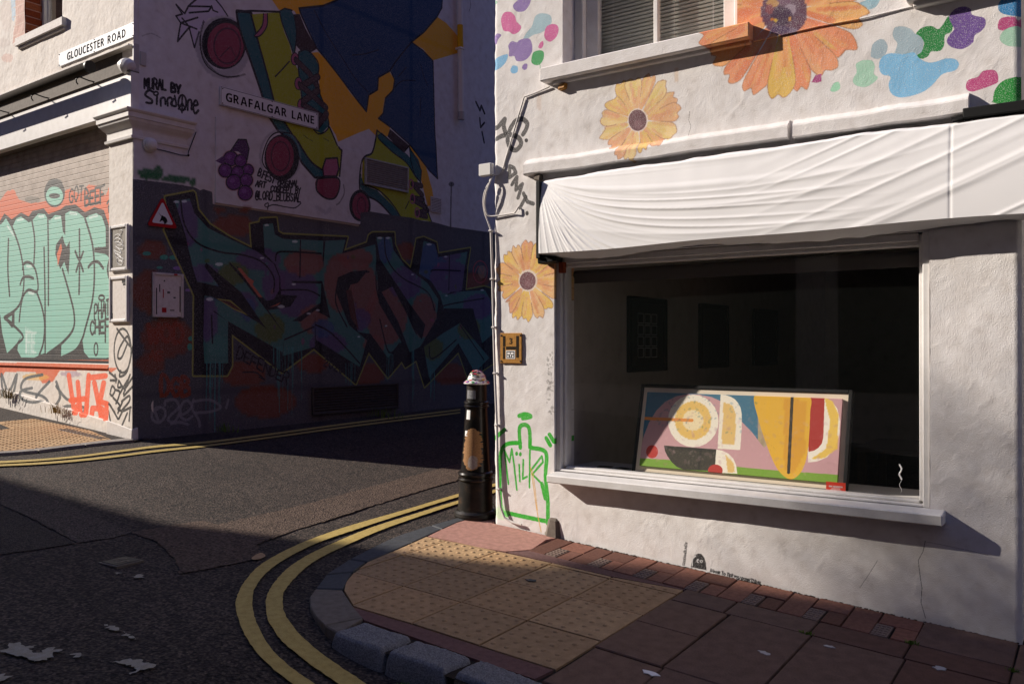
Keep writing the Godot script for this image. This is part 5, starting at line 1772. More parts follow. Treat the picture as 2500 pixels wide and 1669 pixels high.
# ------------------------------------------------------------------ paint and print, in metres on each surface
const MURAL := [
	["f","eeb010",1,0,0,[1.211,5.507,1.661,4.961,1.76,4.876,1.984,4.936,2.018,4.901,2.076,4.924,2.075,5.002,2.432,5.137,2.63,5.257,2.861,5.366,2.912,6.151]],
	["f","eeb010",1,0,0,[4.003,5.129,4.524,5.639,4.723,5.61,4.91,5.531,4.997,5.488,5.102,5.53,5.119,5.363,4.997,5.25,4.427,4.986,4.236,5.097]],
	["f","eeb010",1,0,0,[2.228,4.498,2.348,4.54,2.631,4.405,2.862,4.17,3.154,3.989,3.195,4.209,3.347,4.305,3.36,4.471,3.573,4.616,3.675,4.528,3.631,4.372,3.487,4.236,3.445,4.022,3.361,3.943,3.602,3.89,3.545,3.735,3.333,3.694,3.195,3.767,2.993,3.667,2.67,3.497,2.632,3.577,2.507,3.705,2.384,3.983,2.348,4.37]],
	["f","eeb010",1,0,0,[3.958,3.698,4.111,3.631,4.3,3.448,4.428,3.164,4.477,2.952,4.332,2.9,4.205,3.239,4.081,3.454]],
	["f","083c66",1,0,0,[2.057,4.987,2.087,4.913,2.192,4.759,2.324,4.581,2.469,4.488,2.656,4.354,2.888,4.177,3.154,3.983,3.195,4.209,3.355,4.317,3.369,4.483,3.588,4.626,3.695,4.782,4.003,5.129,4.251,5.339,4.524,5.634,4.63,5.804,4.672,6.816,2.667,6.058,2.668,5.285,2.432,5.137]],
	["f","083c66",1,0,0,[4.003,5.129,4.236,5.076,4.443,4.98,4.46,4.546,4.476,4.112,4.542,3.323,4.363,3.415,4.08,3.625,3.958,3.709,3.602,3.87,3.375,3.941,3.459,4.025,3.502,4.239,3.646,4.376,3.675,4.528,3.602,4.623,3.689,4.76]],
	["l","0b0b0d",1,0,0.022,0,[2.668,5.285,2.432,5.137,2.057,4.987,2.087,4.913,2.192,4.759,2.324,4.581,2.469,4.488,2.656,4.354,2.888,4.177,3.154,3.983,3.195,4.209,3.355,4.317,3.369,4.483,3.588,4.626,3.695,4.782,4.003,5.129,4.251,5.339,4.524,5.634,4.63,5.804,4.656,6.056]],
	["l","0b0b0d",1,0,0.022,0,[4.003,5.129,4.236,5.076,4.443,4.98,4.46,4.546,4.476,4.112,4.542,3.323,4.363,3.415,4.08,3.625,3.958,3.709,3.602,3.87,3.375,3.941,3.459,4.025,3.502,4.239,3.646,4.376,3.675,4.528,3.602,4.623]],
	["l","04182c",1,0,0.016,1,[2.287,5.031,2.506,4.774,2.758,4.555,2.94,4.386,3.181,4.246]],
	["l","04182c",1,0,0.016,1,[2.913,4.655,3.126,4.728,3.374,4.85]],
	["l","04182c",1,0,0.016,1,[3.631,4.372,3.807,4.54,4.08,4.617]],
	["l","04182c",1,0,0.016,1,[4.189,4.869,4.251,4.713,4.331,4.603]],
	["l","04182c",1,0,0.016,1,[3.748,4.588,3.897,4.751]],
	["l","04182c",1,0,0.016,1,[4.189,4.397,4.173,4.135]],
	["f","c9c2d6",1,0,0,[0.582,4.55,0.673,4.743,0.898,4.784,1.063,4.599,0.822,4.492,0.71,4.326,0.655,4.128,0.591,4.323,0.466,4.141,0.493,4.343,0.439,4.4,0.51,4.446,0.439,4.517,0.528,4.459]],
	["l","0b0b0d",1,0,0.018,0,[0.439,4.521,0.537,4.454,0.582,4.55,0.71,4.689]],
	["l","0b0b0d",1,0,0.018,0,[0.439,4.517,0.51,4.442,0.436,4.398,0.493,4.343,0.457,4.135,0.591,4.323,0.655,4.125,0.71,4.309]],
	["l","0b0b0d",1,0,0.018,0,[0.582,4.546,0.86,4.629,0.822,4.567,0.591,4.479]],
	["l","0b0b0d",1,0,0.018,0,[0.493,4.343,0.692,4.46]],
	["l","0b0b0d",1,0,0.018,0,[0.493,4.343,0.683,4.334]],
	["l","0b0b0d",1,0,0.018,0,[0.86,4.637,0.879,4.593,0.937,4.594]],
	["l","0b0b0d",1,0,0.018,0,[0.51,4.397,0.6,4.326]],
	["l","0b0b0d",1,0,0.018,0,[0.898,4.733,0.994,4.663,1.063,4.59]],
	["e","8f8f98",0.6,6,0.1,[1.015,4.228,1.314,4.311,1.015,3.931]],
	["l","0b0b0d",1,0,0.014,1,[0.729,4.281,0.739,4.085,0.823,3.958,1.015,3.906,1.213,3.964]],
	["l","0b0b0d",0.6,3,0.02,1,[0.766,4.441,0.72,4.229,0.767,4.043,0.937,3.92,1.113,3.922,1.294,4.001]],
	["e","0b0b0d",1,0,0,[1.024,4.273,1.308,4.352,1.025,3.988]],
	["e","8a2e48",1,0,0,[1.044,4.261,1.279,4.327,1.044,4.015]],
	["e","4e1a30",1,0,0.02,[1.063,4.258,1.233,4.305,1.064,4.063]],
	["l","4e1a30",1,0,0.012,1,[0.976,4.116,1.093,4.25,1.133,4.209,1.193,4.139]],
	["l","0b0b0d",1,0,0.06,0,[1.192,4.673,1.365,4.709,1.417,4.567,1.491,4.36,1.598,4.069,1.706,3.755,1.85,3.569,2.077,3.321,2.241,3.164,2.41,3.098,2.41,3.022,2.289,3.003,2.101,3.14,1.94,3.351,1.761,3.461,1.609,3.626,1.523,3.856,1.397,4.141,1.294,4.357,1.212,4.541,1.192,4.673]],
	["f","a6b00c",1,0,0,[1.365,4.7,1.771,4.852,1.793,4.75,1.849,4.622,1.916,4.514,1.984,4.331,2.065,4.205,2.077,3.949,2.112,3.809,2.289,3.566,2.458,3.581,2.532,3.653,2.683,3.413,2.721,3.41,2.695,3.164,2.658,3.061,2.41,3.041,2.218,3.16,2.054,3.372,1.895,3.506,1.695,3.753,1.587,4.084,1.48,4.374,1.417,4.567]],
	["f","0c5c62",1,0,0,[1.192,4.673,1.365,4.709,1.417,4.567,1.491,4.36,1.598,4.069,1.706,3.755,1.85,3.569,2.077,3.321,2.241,3.164,2.41,3.098,2.41,3.022,2.289,3.003,2.101,3.14,1.94,3.351,1.761,3.461,1.609,3.626,1.523,3.856,1.397,4.141,1.294,4.357,1.212,4.541]],
	["l","0b0b0d",1,0,0.024,1,[1.365,4.709,1.417,4.567,1.491,4.36,1.598,4.069,1.706,3.755,1.85,3.569,2.077,3.321,2.241,3.164,2.41,3.098]],
	["l","0b0b0d",1,0,0.024,0,[1.192,4.676,1.375,4.744,1.771,4.856,1.848,4.916,1.95,4.929]],
	["l","0b0b0d",1,0,0.024,0,[2.532,3.653,2.683,3.413,2.721,3.4,2.683,3.065]],
	["f","34201f",1,0,0,[1.961,4.884,2.064,4.921,2.146,4.782,2.324,4.571,2.228,4.498,2.099,4.472,2.018,4.524,1.995,4.701]],
	["f","0c5c62",1,0,0,[1.771,4.861,1.848,4.912,1.938,4.922,1.984,4.881,2.018,4.671,1.984,4.423,1.927,4.517,1.815,4.721]],
	["l","0b0b0d",1,0,0.018,1,[1.771,4.861,1.815,4.721,1.927,4.517,1.984,4.423,2.018,4.671,1.984,4.881]],
	["f","0c5c62",1,0,0,[2.053,4.46,2.169,4.519,2.288,4.467,2.36,4.373,2.348,4.125,2.458,3.885,2.52,3.67,2.409,3.552,2.289,3.566,2.123,3.811,2.077,4.06,2.042,4.309]],
	["l","0b0b0d",1,0,0.018,1,[2.053,4.46,2.169,4.519,2.288,4.467,2.36,4.373,2.348,4.125,2.458,3.885,2.52,3.67,2.409,3.552,2.289,3.566,2.123,3.811,2.077,4.06,2.042,4.309,2.053,4.46]],
	["f","a85878",1,0,0,[1.543,4.764,1.597,4.78,1.59,4.636,1.501,4.504,1.417,4.462,1.522,4.616]],
	["l","0b0b0d",1,0,0.014,1,[1.543,4.764,1.522,4.616,1.417,4.471,1.501,4.5,1.59,4.636,1.597,4.78]],
	["e","a85878",1,0,0,[1.996,4.362,2.051,4.376,1.996,4.288]],
	["e","0b0b0d",1,0,0.012,[1.996,4.362,2.051,4.376,1.996,4.288]],
	["e","0b0b0d",1,0,0,[2.005,4.364,2.025,4.369,2.005,4.331]],
	["e","a85878",1,0,0,[2.049,4.081,2.104,4.094,2.049,4.007]],
	["e","0b0b0d",1,0,0.012,[2.049,4.081,2.104,4.094,2.049,4.007]],
	["e","0b0b0d",1,0,0,[2.058,4.083,2.079,4.088,2.058,4.05]],
	["e","a85878",1,0,0,[2.091,3.832,2.147,3.844,2.091,3.758]],
	["e","0b0b0d",1,0,0.012,[2.091,3.832,2.147,3.844,2.091,3.758]],
	["e","0b0b0d",1,0,0,[2.1,3.834,2.121,3.839,2.1,3.801]],
	["l","0b0b0d",1,0,0.085,0,[2.019,4.349,2.217,4.243,2.336,4.122]],
	["l","4c3838",1,0,0.062,0,[2.019,4.349,2.217,4.243,2.336,4.122]],
	["l","0b0b0d",1,0,0.085,0,[2.1,4.065,2.348,4.238]],
	["l","4c3838",1,0,0.062,0,[2.1,4.065,2.348,4.238]],
	["l","0b0b0d",1,0,0.085,0,[2.123,3.885,2.348,4.068]],
	["l","4c3838",1,0,0.062,0,[2.123,3.885,2.348,4.068]],
	["l","0b0b0d",1,0,0.085,0,[2.088,4.062,2.312,3.966,2.47,3.888]],
	["l","4c3838",1,0,0.062,0,[2.088,4.062,2.312,3.966,2.47,3.888]],
	["l","0b0b0d",1,0,0.085,0,[2.147,3.835,2.446,3.75]],
	["l","4c3838",1,0,0.062,0,[2.147,3.835,2.446,3.75]],
	["l","0b0b0d",1,0,0.085,0,[2.325,3.611,2.482,3.814]],
	["l","4c3838",1,0,0.062,0,[2.325,3.611,2.482,3.814]],
	["l","0b0b0d",1,0,0.016,1,[1.706,4.078,1.805,4.184,1.916,4.313]],
	["l","5f6d10",1,0,0.012,1,[2.124,3.478,2.194,3.445,2.253,3.424]],
	["l","5f6d10",1,0,0.012,1,[2.434,3.5,2.52,3.479]],
	["f","a85878",1,0,0,[2.458,3.248,2.645,3.29,2.67,3.159,2.632,3.057,2.422,3.024,2.41,3.126]],
	["l","0b0b0d",1,0,0.022,0,[2.458,3.248,2.645,3.29,2.67,3.159,2.632,3.057,2.422,3.024,2.41,3.126,2.458,3.248]],
	["f","8a2e48",1,0,1,[2.325,2.981,2.645,3.04,2.683,2.93,2.608,2.784,2.459,2.758,2.313,2.838]],
	["l","0b0b0d",1,0,0.022,1,[2.325,2.981,2.645,3.04,2.683,2.93,2.608,2.784,2.459,2.758,2.313,2.838,2.325,2.981]],
	["e","9a9aa2",0.55,4,0.03,[1.773,3.157,2.061,3.207,1.773,2.854]],
	["l","0b0b0d",1,0,0.016,1,[1.94,3.46,1.717,3.425,1.588,3.302,1.514,3.076,1.567,2.979]],
	["e","0b0b0d",1,0,0,[1.795,3.143,2.047,3.186,1.795,2.868]],
	["e","8a2e48",1,0,0,[1.766,3.156,1.967,3.191,1.766,2.925]],
	["e","4e1a30",1,0,0.018,[1.773,3.157,1.906,3.18,1.773,2.985]],
	["l","0b0b0d",0.6,2,0.02,1,[2.747,2.968,2.76,2.863,2.683,2.736,2.633,2.701]],
	["l","a8a8ae",0.5,5,0.05,1,[2.314,2.631,2.459,2.583,2.533,2.64]],
	["f","a6b00c",1,0,0,[3.347,3.777,3.603,3.663,3.989,3.46,4.081,3.326,4.237,3.007,4.412,2.693,3.779,2.683,3.376,2.991,3.074,3.027,3.087,3.367,3.264,3.479]],
	["f","0c5c62",1,0,0,[3.361,3.719,3.431,3.764,3.928,3.555,4.205,3.346,4.174,3.234,4.081,3.284,3.898,3.445,3.632,3.545,3.389,3.664]],
	["l","0b0b0d",1,0,0.018,1,[3.361,3.719,3.389,3.664,3.632,3.545,3.898,3.445,4.081,3.284,4.174,3.234]],
	["f","0c5c62",1,0,0,[3.02,3.197,3.128,3.015,3.348,2.987,3.632,2.821,3.794,2.685,3.603,2.683,3.348,2.845,3.074,2.907,3.021,3.019]],
	["l","0b0b0d",1,0,0.026,1,[3.347,3.777,3.264,3.479,3.128,3.394,3.047,3.261,3.021,3.019,3.074,2.907,3.348,2.845,3.603,2.693]],
	["l","0b0b0d",1,0,0.02,1,[3.074,3.027,3.376,2.991,3.632,2.841,3.794,2.685]],
	["f","0c5c62",1,0,0,[3.958,3.667,4.142,3.529,4.205,3.389,4.189,3.215,4.05,3.3,3.973,3.479]],
	["l","0b0b0d",1,0,0.016,0,[3.958,3.677,3.989,3.481,4.065,3.303,4.189,3.215,4.205,3.389,3.958,3.677]],
	["f","34201f",1,0,0,[3.588,3.846,3.964,3.689,3.838,3.577,3.539,3.733]],
	["l","0b0b0d",1,0,0.018,0,[3.347,3.777,3.603,3.684,3.853,3.58,3.964,3.689]],
	["l","0b0b0d",1,0,0.08,0,[4.019,3.168,4.205,3.174]],
	["l","4c3838",1,0,0.06,0,[4.019,3.168,4.205,3.174]],
	["l","0b0b0d",1,0,0.08,0,[4.081,3.135,4.221,3.048]],
	["l","4c3838",1,0,0.06,0,[4.081,3.135,4.221,3.048]],
	["l","0b0b0d",1,0,0.08,0,[4.019,2.977,4.237,2.985]],
	["l","4c3838",1,0,0.06,0,[4.019,2.977,4.237,2.985]],
	["l","0b0b0d",1,0,0.08,0,[4.081,2.943,4.3,2.885]],
	["l","4c3838",1,0,0.06,0,[4.081,2.943,4.3,2.885]],
	["l","0b0b0d",1,0,0.08,0,[4.112,2.776,4.332,2.846]],
	["l","4c3838",1,0,0.06,0,[4.112,2.776,4.332,2.846]],
	["l","0b0b0d",1,0,0.08,0,[4.174,2.762,4.3,2.756]],
	["l","4c3838",1,0,0.06,0,[4.174,2.762,4.3,2.756]],
	["e","a85878",1,0,0.022,[3.995,3.164,4.038,3.171,3.995,3.101]],
	["e","a85878",1,0,0.022,[4.026,2.967,4.069,2.973,4.026,2.903]],
	["e","a85878",1,0,0.022,[4.118,2.787,4.162,2.793,4.118,2.723]],
	["l","0b0b0d",1,0,0.02,0,[4.237,3.007,4.412,2.693]],
	["l","0b0b0d",1,0,0.014,1,[3.883,2.811,3.958,2.926]],
	["e","0b0b0d",1,0,0,[3.039,2.744,3.234,2.769,3.04,2.538]],
	["e","8a2e48",1,0,0,[3.047,2.741,3.199,2.761,3.048,2.57]],
	["e","4e1a30",1,0,0.016,[3.061,2.737,3.142,2.747,3.061,2.618]],
	["e","c07888",0.7,0,0,[1.095,3.012,1.204,3.031,1.095,2.915]],
	["e","c07888",0.7,0,0,[1.224,3.009,1.32,3.025,1.225,2.924]],
	["e","c07888",0.7,0,0,[1.026,2.87,1.127,2.886,1.026,2.78]],
	["e","c07888",0.7,0,0,[1.32,2.921,1.413,2.936,1.32,2.839]],
	["e","c07888",0.7,0,0,[1.184,2.873,1.283,2.889,1.184,2.786]],
	["e","c07888",0.7,0,0,[1.135,2.757,1.249,2.775,1.135,2.656]],
	["e","c07888",0.7,0,0,[1.3,2.805,1.401,2.82,1.3,2.716]],
	["e","c07888",0.7,0,0,[1.286,2.659,1.399,2.675,1.286,2.56]],
	["e","0b0b0d",1,0,0,[1.095,3.012,1.194,3.03,1.095,2.924]],
	["e","6a2a78",1,0,0,[1.095,3.012,1.18,3.027,1.095,2.937]],
	["e","8d52a0",0.8,3,0,[1.079,3.03,1.111,3.036,1.079,3.003]],
	["e","0b0b0d",1,0,0,[1.224,3.009,1.31,3.024,1.225,2.933]],
	["e","6a2a78",1,0,0,[1.224,3.009,1.295,3.021,1.224,2.947]],
	["e","8d52a0",0.8,3,0,[1.208,3.027,1.235,3.031,1.208,3.004]],
	["e","0b0b0d",1,0,0,[1.026,2.87,1.117,2.885,1.026,2.788]],
	["e","6a2a78",1,0,0,[1.026,2.87,1.103,2.882,1.026,2.802]],
	["e","8d52a0",0.8,3,0,[1.011,2.888,1.039,2.892,1.011,2.863]],
	["e","0b0b0d",1,0,0,[1.32,2.921,1.403,2.934,1.32,2.848]],
	["e","6a2a78",1,0,0,[1.32,2.921,1.388,2.932,1.32,2.862]],
	["e","8d52a0",0.8,3,0,[1.304,2.939,1.33,2.943,1.304,2.917]],
	["e","0b0b0d",1,0,0,[1.184,2.873,1.273,2.887,1.184,2.794]],
	["e","6a2a78",1,0,0,[1.184,2.873,1.259,2.885,1.184,2.808]],
	["e","8d52a0",0.8,3,0,[1.168,2.891,1.196,2.896,1.168,2.867]],
	["e","0b0b0d",1,0,0,[1.135,2.757,1.239,2.773,1.135,2.665]],
	["e","6a2a78",1,0,0,[1.135,2.757,1.225,2.771,1.135,2.679]],
	["e","8d52a0",0.8,3,0,[1.119,2.775,1.152,2.781,1.119,2.747]],
	["e","0b0b0d",1,0,0,[1.3,2.805,1.39,2.819,1.3,2.725]],
	["e","6a2a78",1,0,0,[1.3,2.805,1.376,2.817,1.3,2.739]],
	["e","8d52a0",0.8,3,0,[1.283,2.823,1.312,2.828,1.283,2.799]],
	["e","0b0b0d",1,0,0,[1.286,2.659,1.388,2.673,1.286,2.569]],
	["e","6a2a78",1,0,0,[1.286,2.659,1.374,2.671,1.286,2.583]],
	["e","8d52a0",0.8,3,0,[1.269,2.677,1.302,2.682,1.269,2.65]],
	["f","4d2058",1,0,0,[1.095,3.098,1.194,3.245,1.299,3.261,1.336,3.167,1.312,3.041,1.194,3.107]],
	["f","5a2868",1,0,0,[0.901,2.954,0.987,3.019,1.036,2.994,0.997,2.928]],
	["l","0b0b0d",1,0,0.016,0,[1.095,3.098,1.194,3.245,1.299,3.261,1.336,3.167,1.312,3.041]],
	["t","0b0b0d",1,0,0.024,"MURAL",[0.085,3.556,0.336,3.595,0.085,3.655],0.02],
	["t","0b0b0d",1,0,0.03,"BY",[0.384,3.588,0.503,3.599,0.384,3.676],0.02],
	["l","0b0b0d",1,0,0.026,1,[0.182,3.54,0.132,3.544,0.095,3.488,0.165,3.457,0.162,3.422,0.107,3.413]],
	["l","0b0b0d",1,0,0.024,1,[0.224,3.503,0.221,3.423]],
	["e","0b0b0d",1,0,0.02,[0.212,3.531,0.236,3.537,0.212,3.512]],
	["l","0b0b0d",1,0,0.024,1,[0.267,3.417,0.267,3.489,0.31,3.506,0.318,3.445]],
	["l","0b0b0d",1,0,0.024,1,[0.344,3.434,0.344,3.506,0.388,3.524,0.391,3.445]],
	["l","0b0b0d",1,0,0.024,1,[0.423,3.557,0.441,3.456,0.379,3.458,0.414,3.522]],
	["e","0b0b0d",1,0,0.024,[0.512,3.504,0.558,3.514,0.512,3.423]],
	["l","0b0b0d",1,0,0.02,1,[0.512,3.577,0.508,3.398]],
	["l","0b0b0d",1,0,0.02,1,[0.512,3.504,0.467,3.426]],
	["l","0b0b0d",1,0,0.02,1,[0.512,3.504,0.548,3.439]],
	["l","0b0b0d",1,0,0.024,1,[0.575,3.44,0.58,3.536,0.616,3.552,0.62,3.455]],
	["l","0b0b0d",1,0,0.026,1,[0.642,3.5,0.693,3.525,0.671,3.565,0.638,3.5,0.66,3.422,0.702,3.464]],
	["t","0b0b0d",1,0,0.02,"B.FEST",[1.451,2.881,1.685,2.819,1.482,2.965],0.02],
	["t","0b0b0d",1,0,0.02,"ORIGINAL",[1.729,2.799,2.043,2.845,1.74,2.867],0.02],
	["t","0b0b0d",1,0,0.02,"ART",[1.42,2.753,1.567,2.757,1.436,2.817],0.02],
	["t","0b0b0d",1,0,0.02,"CONCEPT",[1.631,2.722,1.941,2.744,1.642,2.791],0.02],
	["t","0b0b0d",1,0,0.018,"BY",[1.991,2.751,2.073,2.763,1.995,2.82],0.02],
	["t","0b0b0d",1,0,0.018,"@LORD_BLUBSIAL",[1.42,2.608,2.078,2.66,1.428,2.702],0.02],
	["l","0b0b0d",1,0,0.014,1,[1.589,2.512,1.599,2.584,1.55,2.56,1.578,2.537,1.675,2.576,1.851,2.572,1.986,2.58,2.073,2.646]],
	["l","0b0b0d",1,0,0.04,0,[5.407,4.618,5.499,4.51,5.536,4.589,5.611,4.488]],
	["l","0b0b0d",1,0,0.035,0,[5.499,4.394,5.518,4.257,5.611,4.347]],
	["l","0b0b0d",1,0,0.035,0,[5.555,4.194,5.611,4.041]],
	["l","3c3a3a",0.8,2,0.03,0,[4.843,3.302,4.832,3.066,4.826,2.662]],
	["e","2b2a2a",0.8,2,0,[4.843,3.291,4.904,3.3,4.843,3.255]],
	["l","0b0b0d",1,0,0.008,1,[5.262,6.117,5.28,6.031,5.244,5.939]],
	["e","0a6a34",0.95,8,0,[0.1,2.692,0.183,2.705,0.1,2.645]],
	["e","0a6a34",0.95,8,0,[0.234,2.729,0.302,2.74,0.234,2.666]],
	["e","0a6a34",0.95,8,0,[0.38,2.68,0.486,2.697,0.38,2.64]],
	["e","0a6a34",0.95,8,0,[0.639,2.679,0.68,2.685,0.639,2.63]],
	["e","0a6a34",0.95,8,0,[0.513,2.693,0.603,2.706,0.513,2.66]],
	["e","0a6a34",0.95,8,0,[0.166,2.671,0.285,2.689,0.166,2.631]],
	["f","4c4e54",1,0,0,[-0.062,1.634,-0.064,2.612,0.05,2.618,0.285,2.629,0.513,2.636,0.676,2.632,0.731,2.61,0.769,2.629,0.878,2.615,0.886,2.482,1.851,2.481,3.032,2.477,3.042,2.673,3.074,2.659,3.237,2.693,3.632,2.692,3.989,2.702,4.237,2.684,4.428,2.695,4.826,2.666,5.173,2.672,6.818,2.703,6.817,-3.466,-0.354,-1.675]],
	["e","8a3a14",0.75,12,0,[0.189,1.922,0.353,1.936,0.19,1.828]],
	["e","8a3a14",0.75,12,0,[0.15,1.488,0.333,1.497,0.15,1.263]],
	["e","8a3a14",0.75,12,0,[0.354,1.022,0.651,1.024,0.354,0.812]],
	["e","8a3a14",0.75,12,0,[1.15,2.272,1.417,2.301,1.15,2.149]],
	["e","8a3a14",0.75,12,0,[1.296,0.615,1.595,0.607,1.296,0.471]],
	["e","8a3a14",0.75,12,0,[1.595,0.29,2.017,0.268,1.595,0.1]],
	["e","8a3a14",0.75,12,0,[0.896,1.165,1.057,1.168,0.896,1.045]],
	["e","8a3a14",0.75,12,0,[3.89,2.224,4.108,2.243,3.89,2.098]],
	["e","8a3a14",0.75,12,0,[3.209,0.563,3.508,0.555,3.209,0.42]],
	["e","8a3a14",0.75,12,0,[4.844,0.519,5.261,0.508,4.844,0.359]],
	["e","8a3a14",0.75,12,0,[1.294,2.474,1.367,2.483,1.294,2.436]],
	["e","8a3a14",0.75,12,0,[0.963,2.422,1.032,2.431,0.963,2.394]],
	["e","8a3a14",0.75,12,0,[0.171,0.758,0.334,0.756,0.171,0.646]],
	["e","8a3a14",0.75,12,0,[4.448,1.18,4.683,1.183,4.448,0.972]],
	["e","8a3a14",0.75,12,0,[2.295,0.722,2.557,0.718,2.295,0.611]],
	["e","8a3a14",0.75,12,0,[1.151,1.537,1.295,1.544,1.151,1.435]],
	["e","8a3a14",0.75,12,0,[5.346,1.909,5.745,1.933,5.346,1.799]],
	["t","9a380e",0.8,3,0.05,"WOD",[0.141,0.974,0.565,0.975,0.141,1.151],0.02],
	["t","9a380e",0.8,3,0.045,"DGB",[0.283,0.425,0.63,0.399,0.283,0.615],0.02],
	["t","9a380e",0.7,3,0.03,"AE",[0.151,0.796,0.313,0.784,0.151,0.89],0.02],
	["e","3c9c86",1,0,0,[0.12,1.878,0.167,1.882,0.12,1.856]],
	["e","3c9c86",1,0,0,[0.311,1.856,0.357,1.86,0.311,1.83]],
	["e","3c9c86",1,0,0,[0.411,1.861,0.453,1.864,0.411,1.838]],
	["e","3c9c86",1,0,0,[0.531,1.894,0.565,1.897,0.531,1.863]],
	["e","3c9c86",1,0,0,[0.629,1.014,0.669,1.014,0.629,0.987]],
	["e","3c9c86",1,0,0,[0.717,0.995,0.743,0.995,0.717,0.963]],
	["e","3c9c86",1,0,0,[0.608,0.926,0.638,0.926,0.608,0.887]],
	["e","3c9c86",1,0,0,[0.261,1.745,0.297,1.747,0.261,1.731]],
	["e","8a6cb0",1,0,0,[0.468,1.754,0.527,1.758,0.468,1.734]],
	["e","8a6cb0",1,0,0,[0.585,1.529,0.62,1.531,0.585,1.513]],
	["e","8a6cb0",1,0,0,[0.662,1.376,0.683,1.377,0.662,1.357]],
	["e","8a6cb0",1,0,0,[0.75,0.808,0.773,0.807,0.75,0.784]],
	["e","8a6cb0",1,0,0,[1.116,1.118,1.139,1.119,1.116,1.09]],
	["l","9a9e44",1,1,0.04,0,[0.321,2.484,0.649,2.588,0.671,2.572,0.704,2.399,0.849,2.258,1.103,2.145,1.392,2.049,1.367,2.317,1.491,2.352,1.504,2.395,1.735,2.433,1.761,2.275,1.827,2.25,2.467,2.293,2.842,2.319,2.781,2.139,3.175,2.281,3.207,2.38,3.273,2.422,3.678,2.465,3.696,2.306,3.819,2.118,3.999,2.006,4.108,2.421,4.257,2.461,4.525,2.41,4.564,2.256,5.281,2.399,5.217,2.12,5.175,1.763,5.61,1.841,5.928,1.801,5.928,0.689,5.239,0.426,5.008,0.838,4.277,0.354,4.109,0.73,3.891,0.633,3.82,0.721,3.559,0.505,3.208,0.85,2.984,0.44,2.295,0.901,1.815,0.623,1.128,1.068,1.128,0.712,1.069,0.611,0.652,0.623,0.661,1.474,0.311,2.141,0.362,2.261,0.321,2.484]],
	["f","0b0b0f",1,0,0,[0.321,2.484,0.649,2.588,0.671,2.572,0.704,2.399,0.849,2.258,1.103,2.145,1.392,2.049,1.367,2.317,1.491,2.352,1.504,2.395,1.735,2.433,1.761,2.275,1.827,2.25,2.467,2.293,2.842,2.319,2.781,2.139,3.175,2.281,3.207,2.38,3.273,2.422,3.678,2.465,3.696,2.306,3.819,2.118,3.999,2.006,4.108,2.421,4.257,2.461,4.525,2.41,4.564,2.256,5.281,2.399,5.217,2.12,5.175,1.763,5.61,1.841,5.928,1.801,5.928,0.689,5.239,0.426,5.008,0.838,4.277,0.354,4.109,0.73,3.891,0.633,3.82,0.721,3.559,0.505,3.208,0.85,2.984,0.44,2.295,0.901,1.815,0.623,1.128,1.068,1.128,0.712,1.069,0.611,0.652,0.623,0.661,1.474,0.311,2.141,0.362,2.261]],
	["mask0"],
	["f","447e76",1,0,0,[0.249,2.625,6.163,3.521,6.164,0.194,0.252,0.455]],
	["e","664c7a",0.85,10,0,[0.563,2.226,0.715,2.243,0.563,1.974]],
	["e","664c7a",0.85,10,0,[0.782,1.717,0.964,1.729,0.783,1.618]],
	["e","664c7a",0.85,10,0,[0.828,1.223,0.964,1.227,0.828,0.985]],
	["e","664c7a",0.85,10,0,[1.492,1.932,1.801,1.956,1.492,1.806]],
	["e","664c7a",0.85,10,0,[1.696,1.649,1.854,1.658,1.697,1.415]],
	["e","5e6a28",0.85,10,0,[1.15,1.741,1.343,1.754,1.151,1.619]],
	["e","5e6a28",0.85,10,0,[1.645,1.137,1.855,1.14,1.646,0.967]],
	["e","664c7a",0.85,10,0,[2.016,1.58,2.352,1.596,2.016,1.274]],
	["e","96584a",0.85,10,0,[2.153,1.94,2.467,1.964,2.153,1.786]],
	["e","96584a",0.85,10,0,[2.295,1.258,2.526,1.264,2.295,1.08]],
	["e","96584a",0.85,10,0,[2.705,1.729,2.952,1.743,2.706,1.36]],
	["e","96584a",0.85,10,0,[3.143,1.635,3.372,1.647,3.143,1.279]],
	["e","96584a",0.85,10,0,[2.983,2.051,3.273,2.074,2.983,1.91]],
	["e","96584a",0.85,10,0,[3.541,1.337,3.927,1.348,3.542,0.946]],
	["e","96584a",0.85,10,0,[4.258,1.357,4.526,1.364,4.258,1.048]],
	["e","664c7a",0.85,10,0,[3.891,1.798,4.22,1.817,3.891,1.572]],
	["e","405a88",0.85,10,0,[3.507,2.215,3.644,2.227,3.507,2.044]],
	["e","405a88",0.85,10,0,[4.448,2.116,4.763,2.14,4.448,1.83]],
	["e","664c7a",0.85,10,0,[4.844,1.933,5.303,1.962,4.844,1.693]],
	["e","664c7a",0.85,10,0,[5.477,1.528,5.836,1.541,5.477,1.334]],
	["e","664c7a",0.85,10,0,[2.527,0.968,2.828,0.969,2.527,0.832]],
	["e","664c7a",0.85,10,0,[3.047,1.276,3.241,1.281,3.047,1.135]],
	["e","405a88",0.85,10,0,[2.439,1.149,2.616,1.152,2.439,1.036]],
	["e","5e6a28",0.85,10,0,[4.448,0.894,4.683,0.893,4.449,0.738]],
	["e","5e6a28",0.85,10,0,[5.26,1.192,5.521,1.196,5.26,1.028]],
	["e","664c7a",0.85,10,0,[1.295,1.42,1.467,1.427,1.295,1.297]],
	["e","405a88",0.85,10,0,[0.964,1.528,1.057,1.533,0.964,1.428]],
	["e","405a88",0.85,10,0,[1.344,1.339,1.443,1.343,1.344,1.215]],
	["e","96584a",0.85,10,0,[3.307,0.946,3.508,0.946,3.307,0.825]],
	["e","4a8a80",0.85,10,0,[0.965,0.926,1.104,0.925,0.965,0.805]],
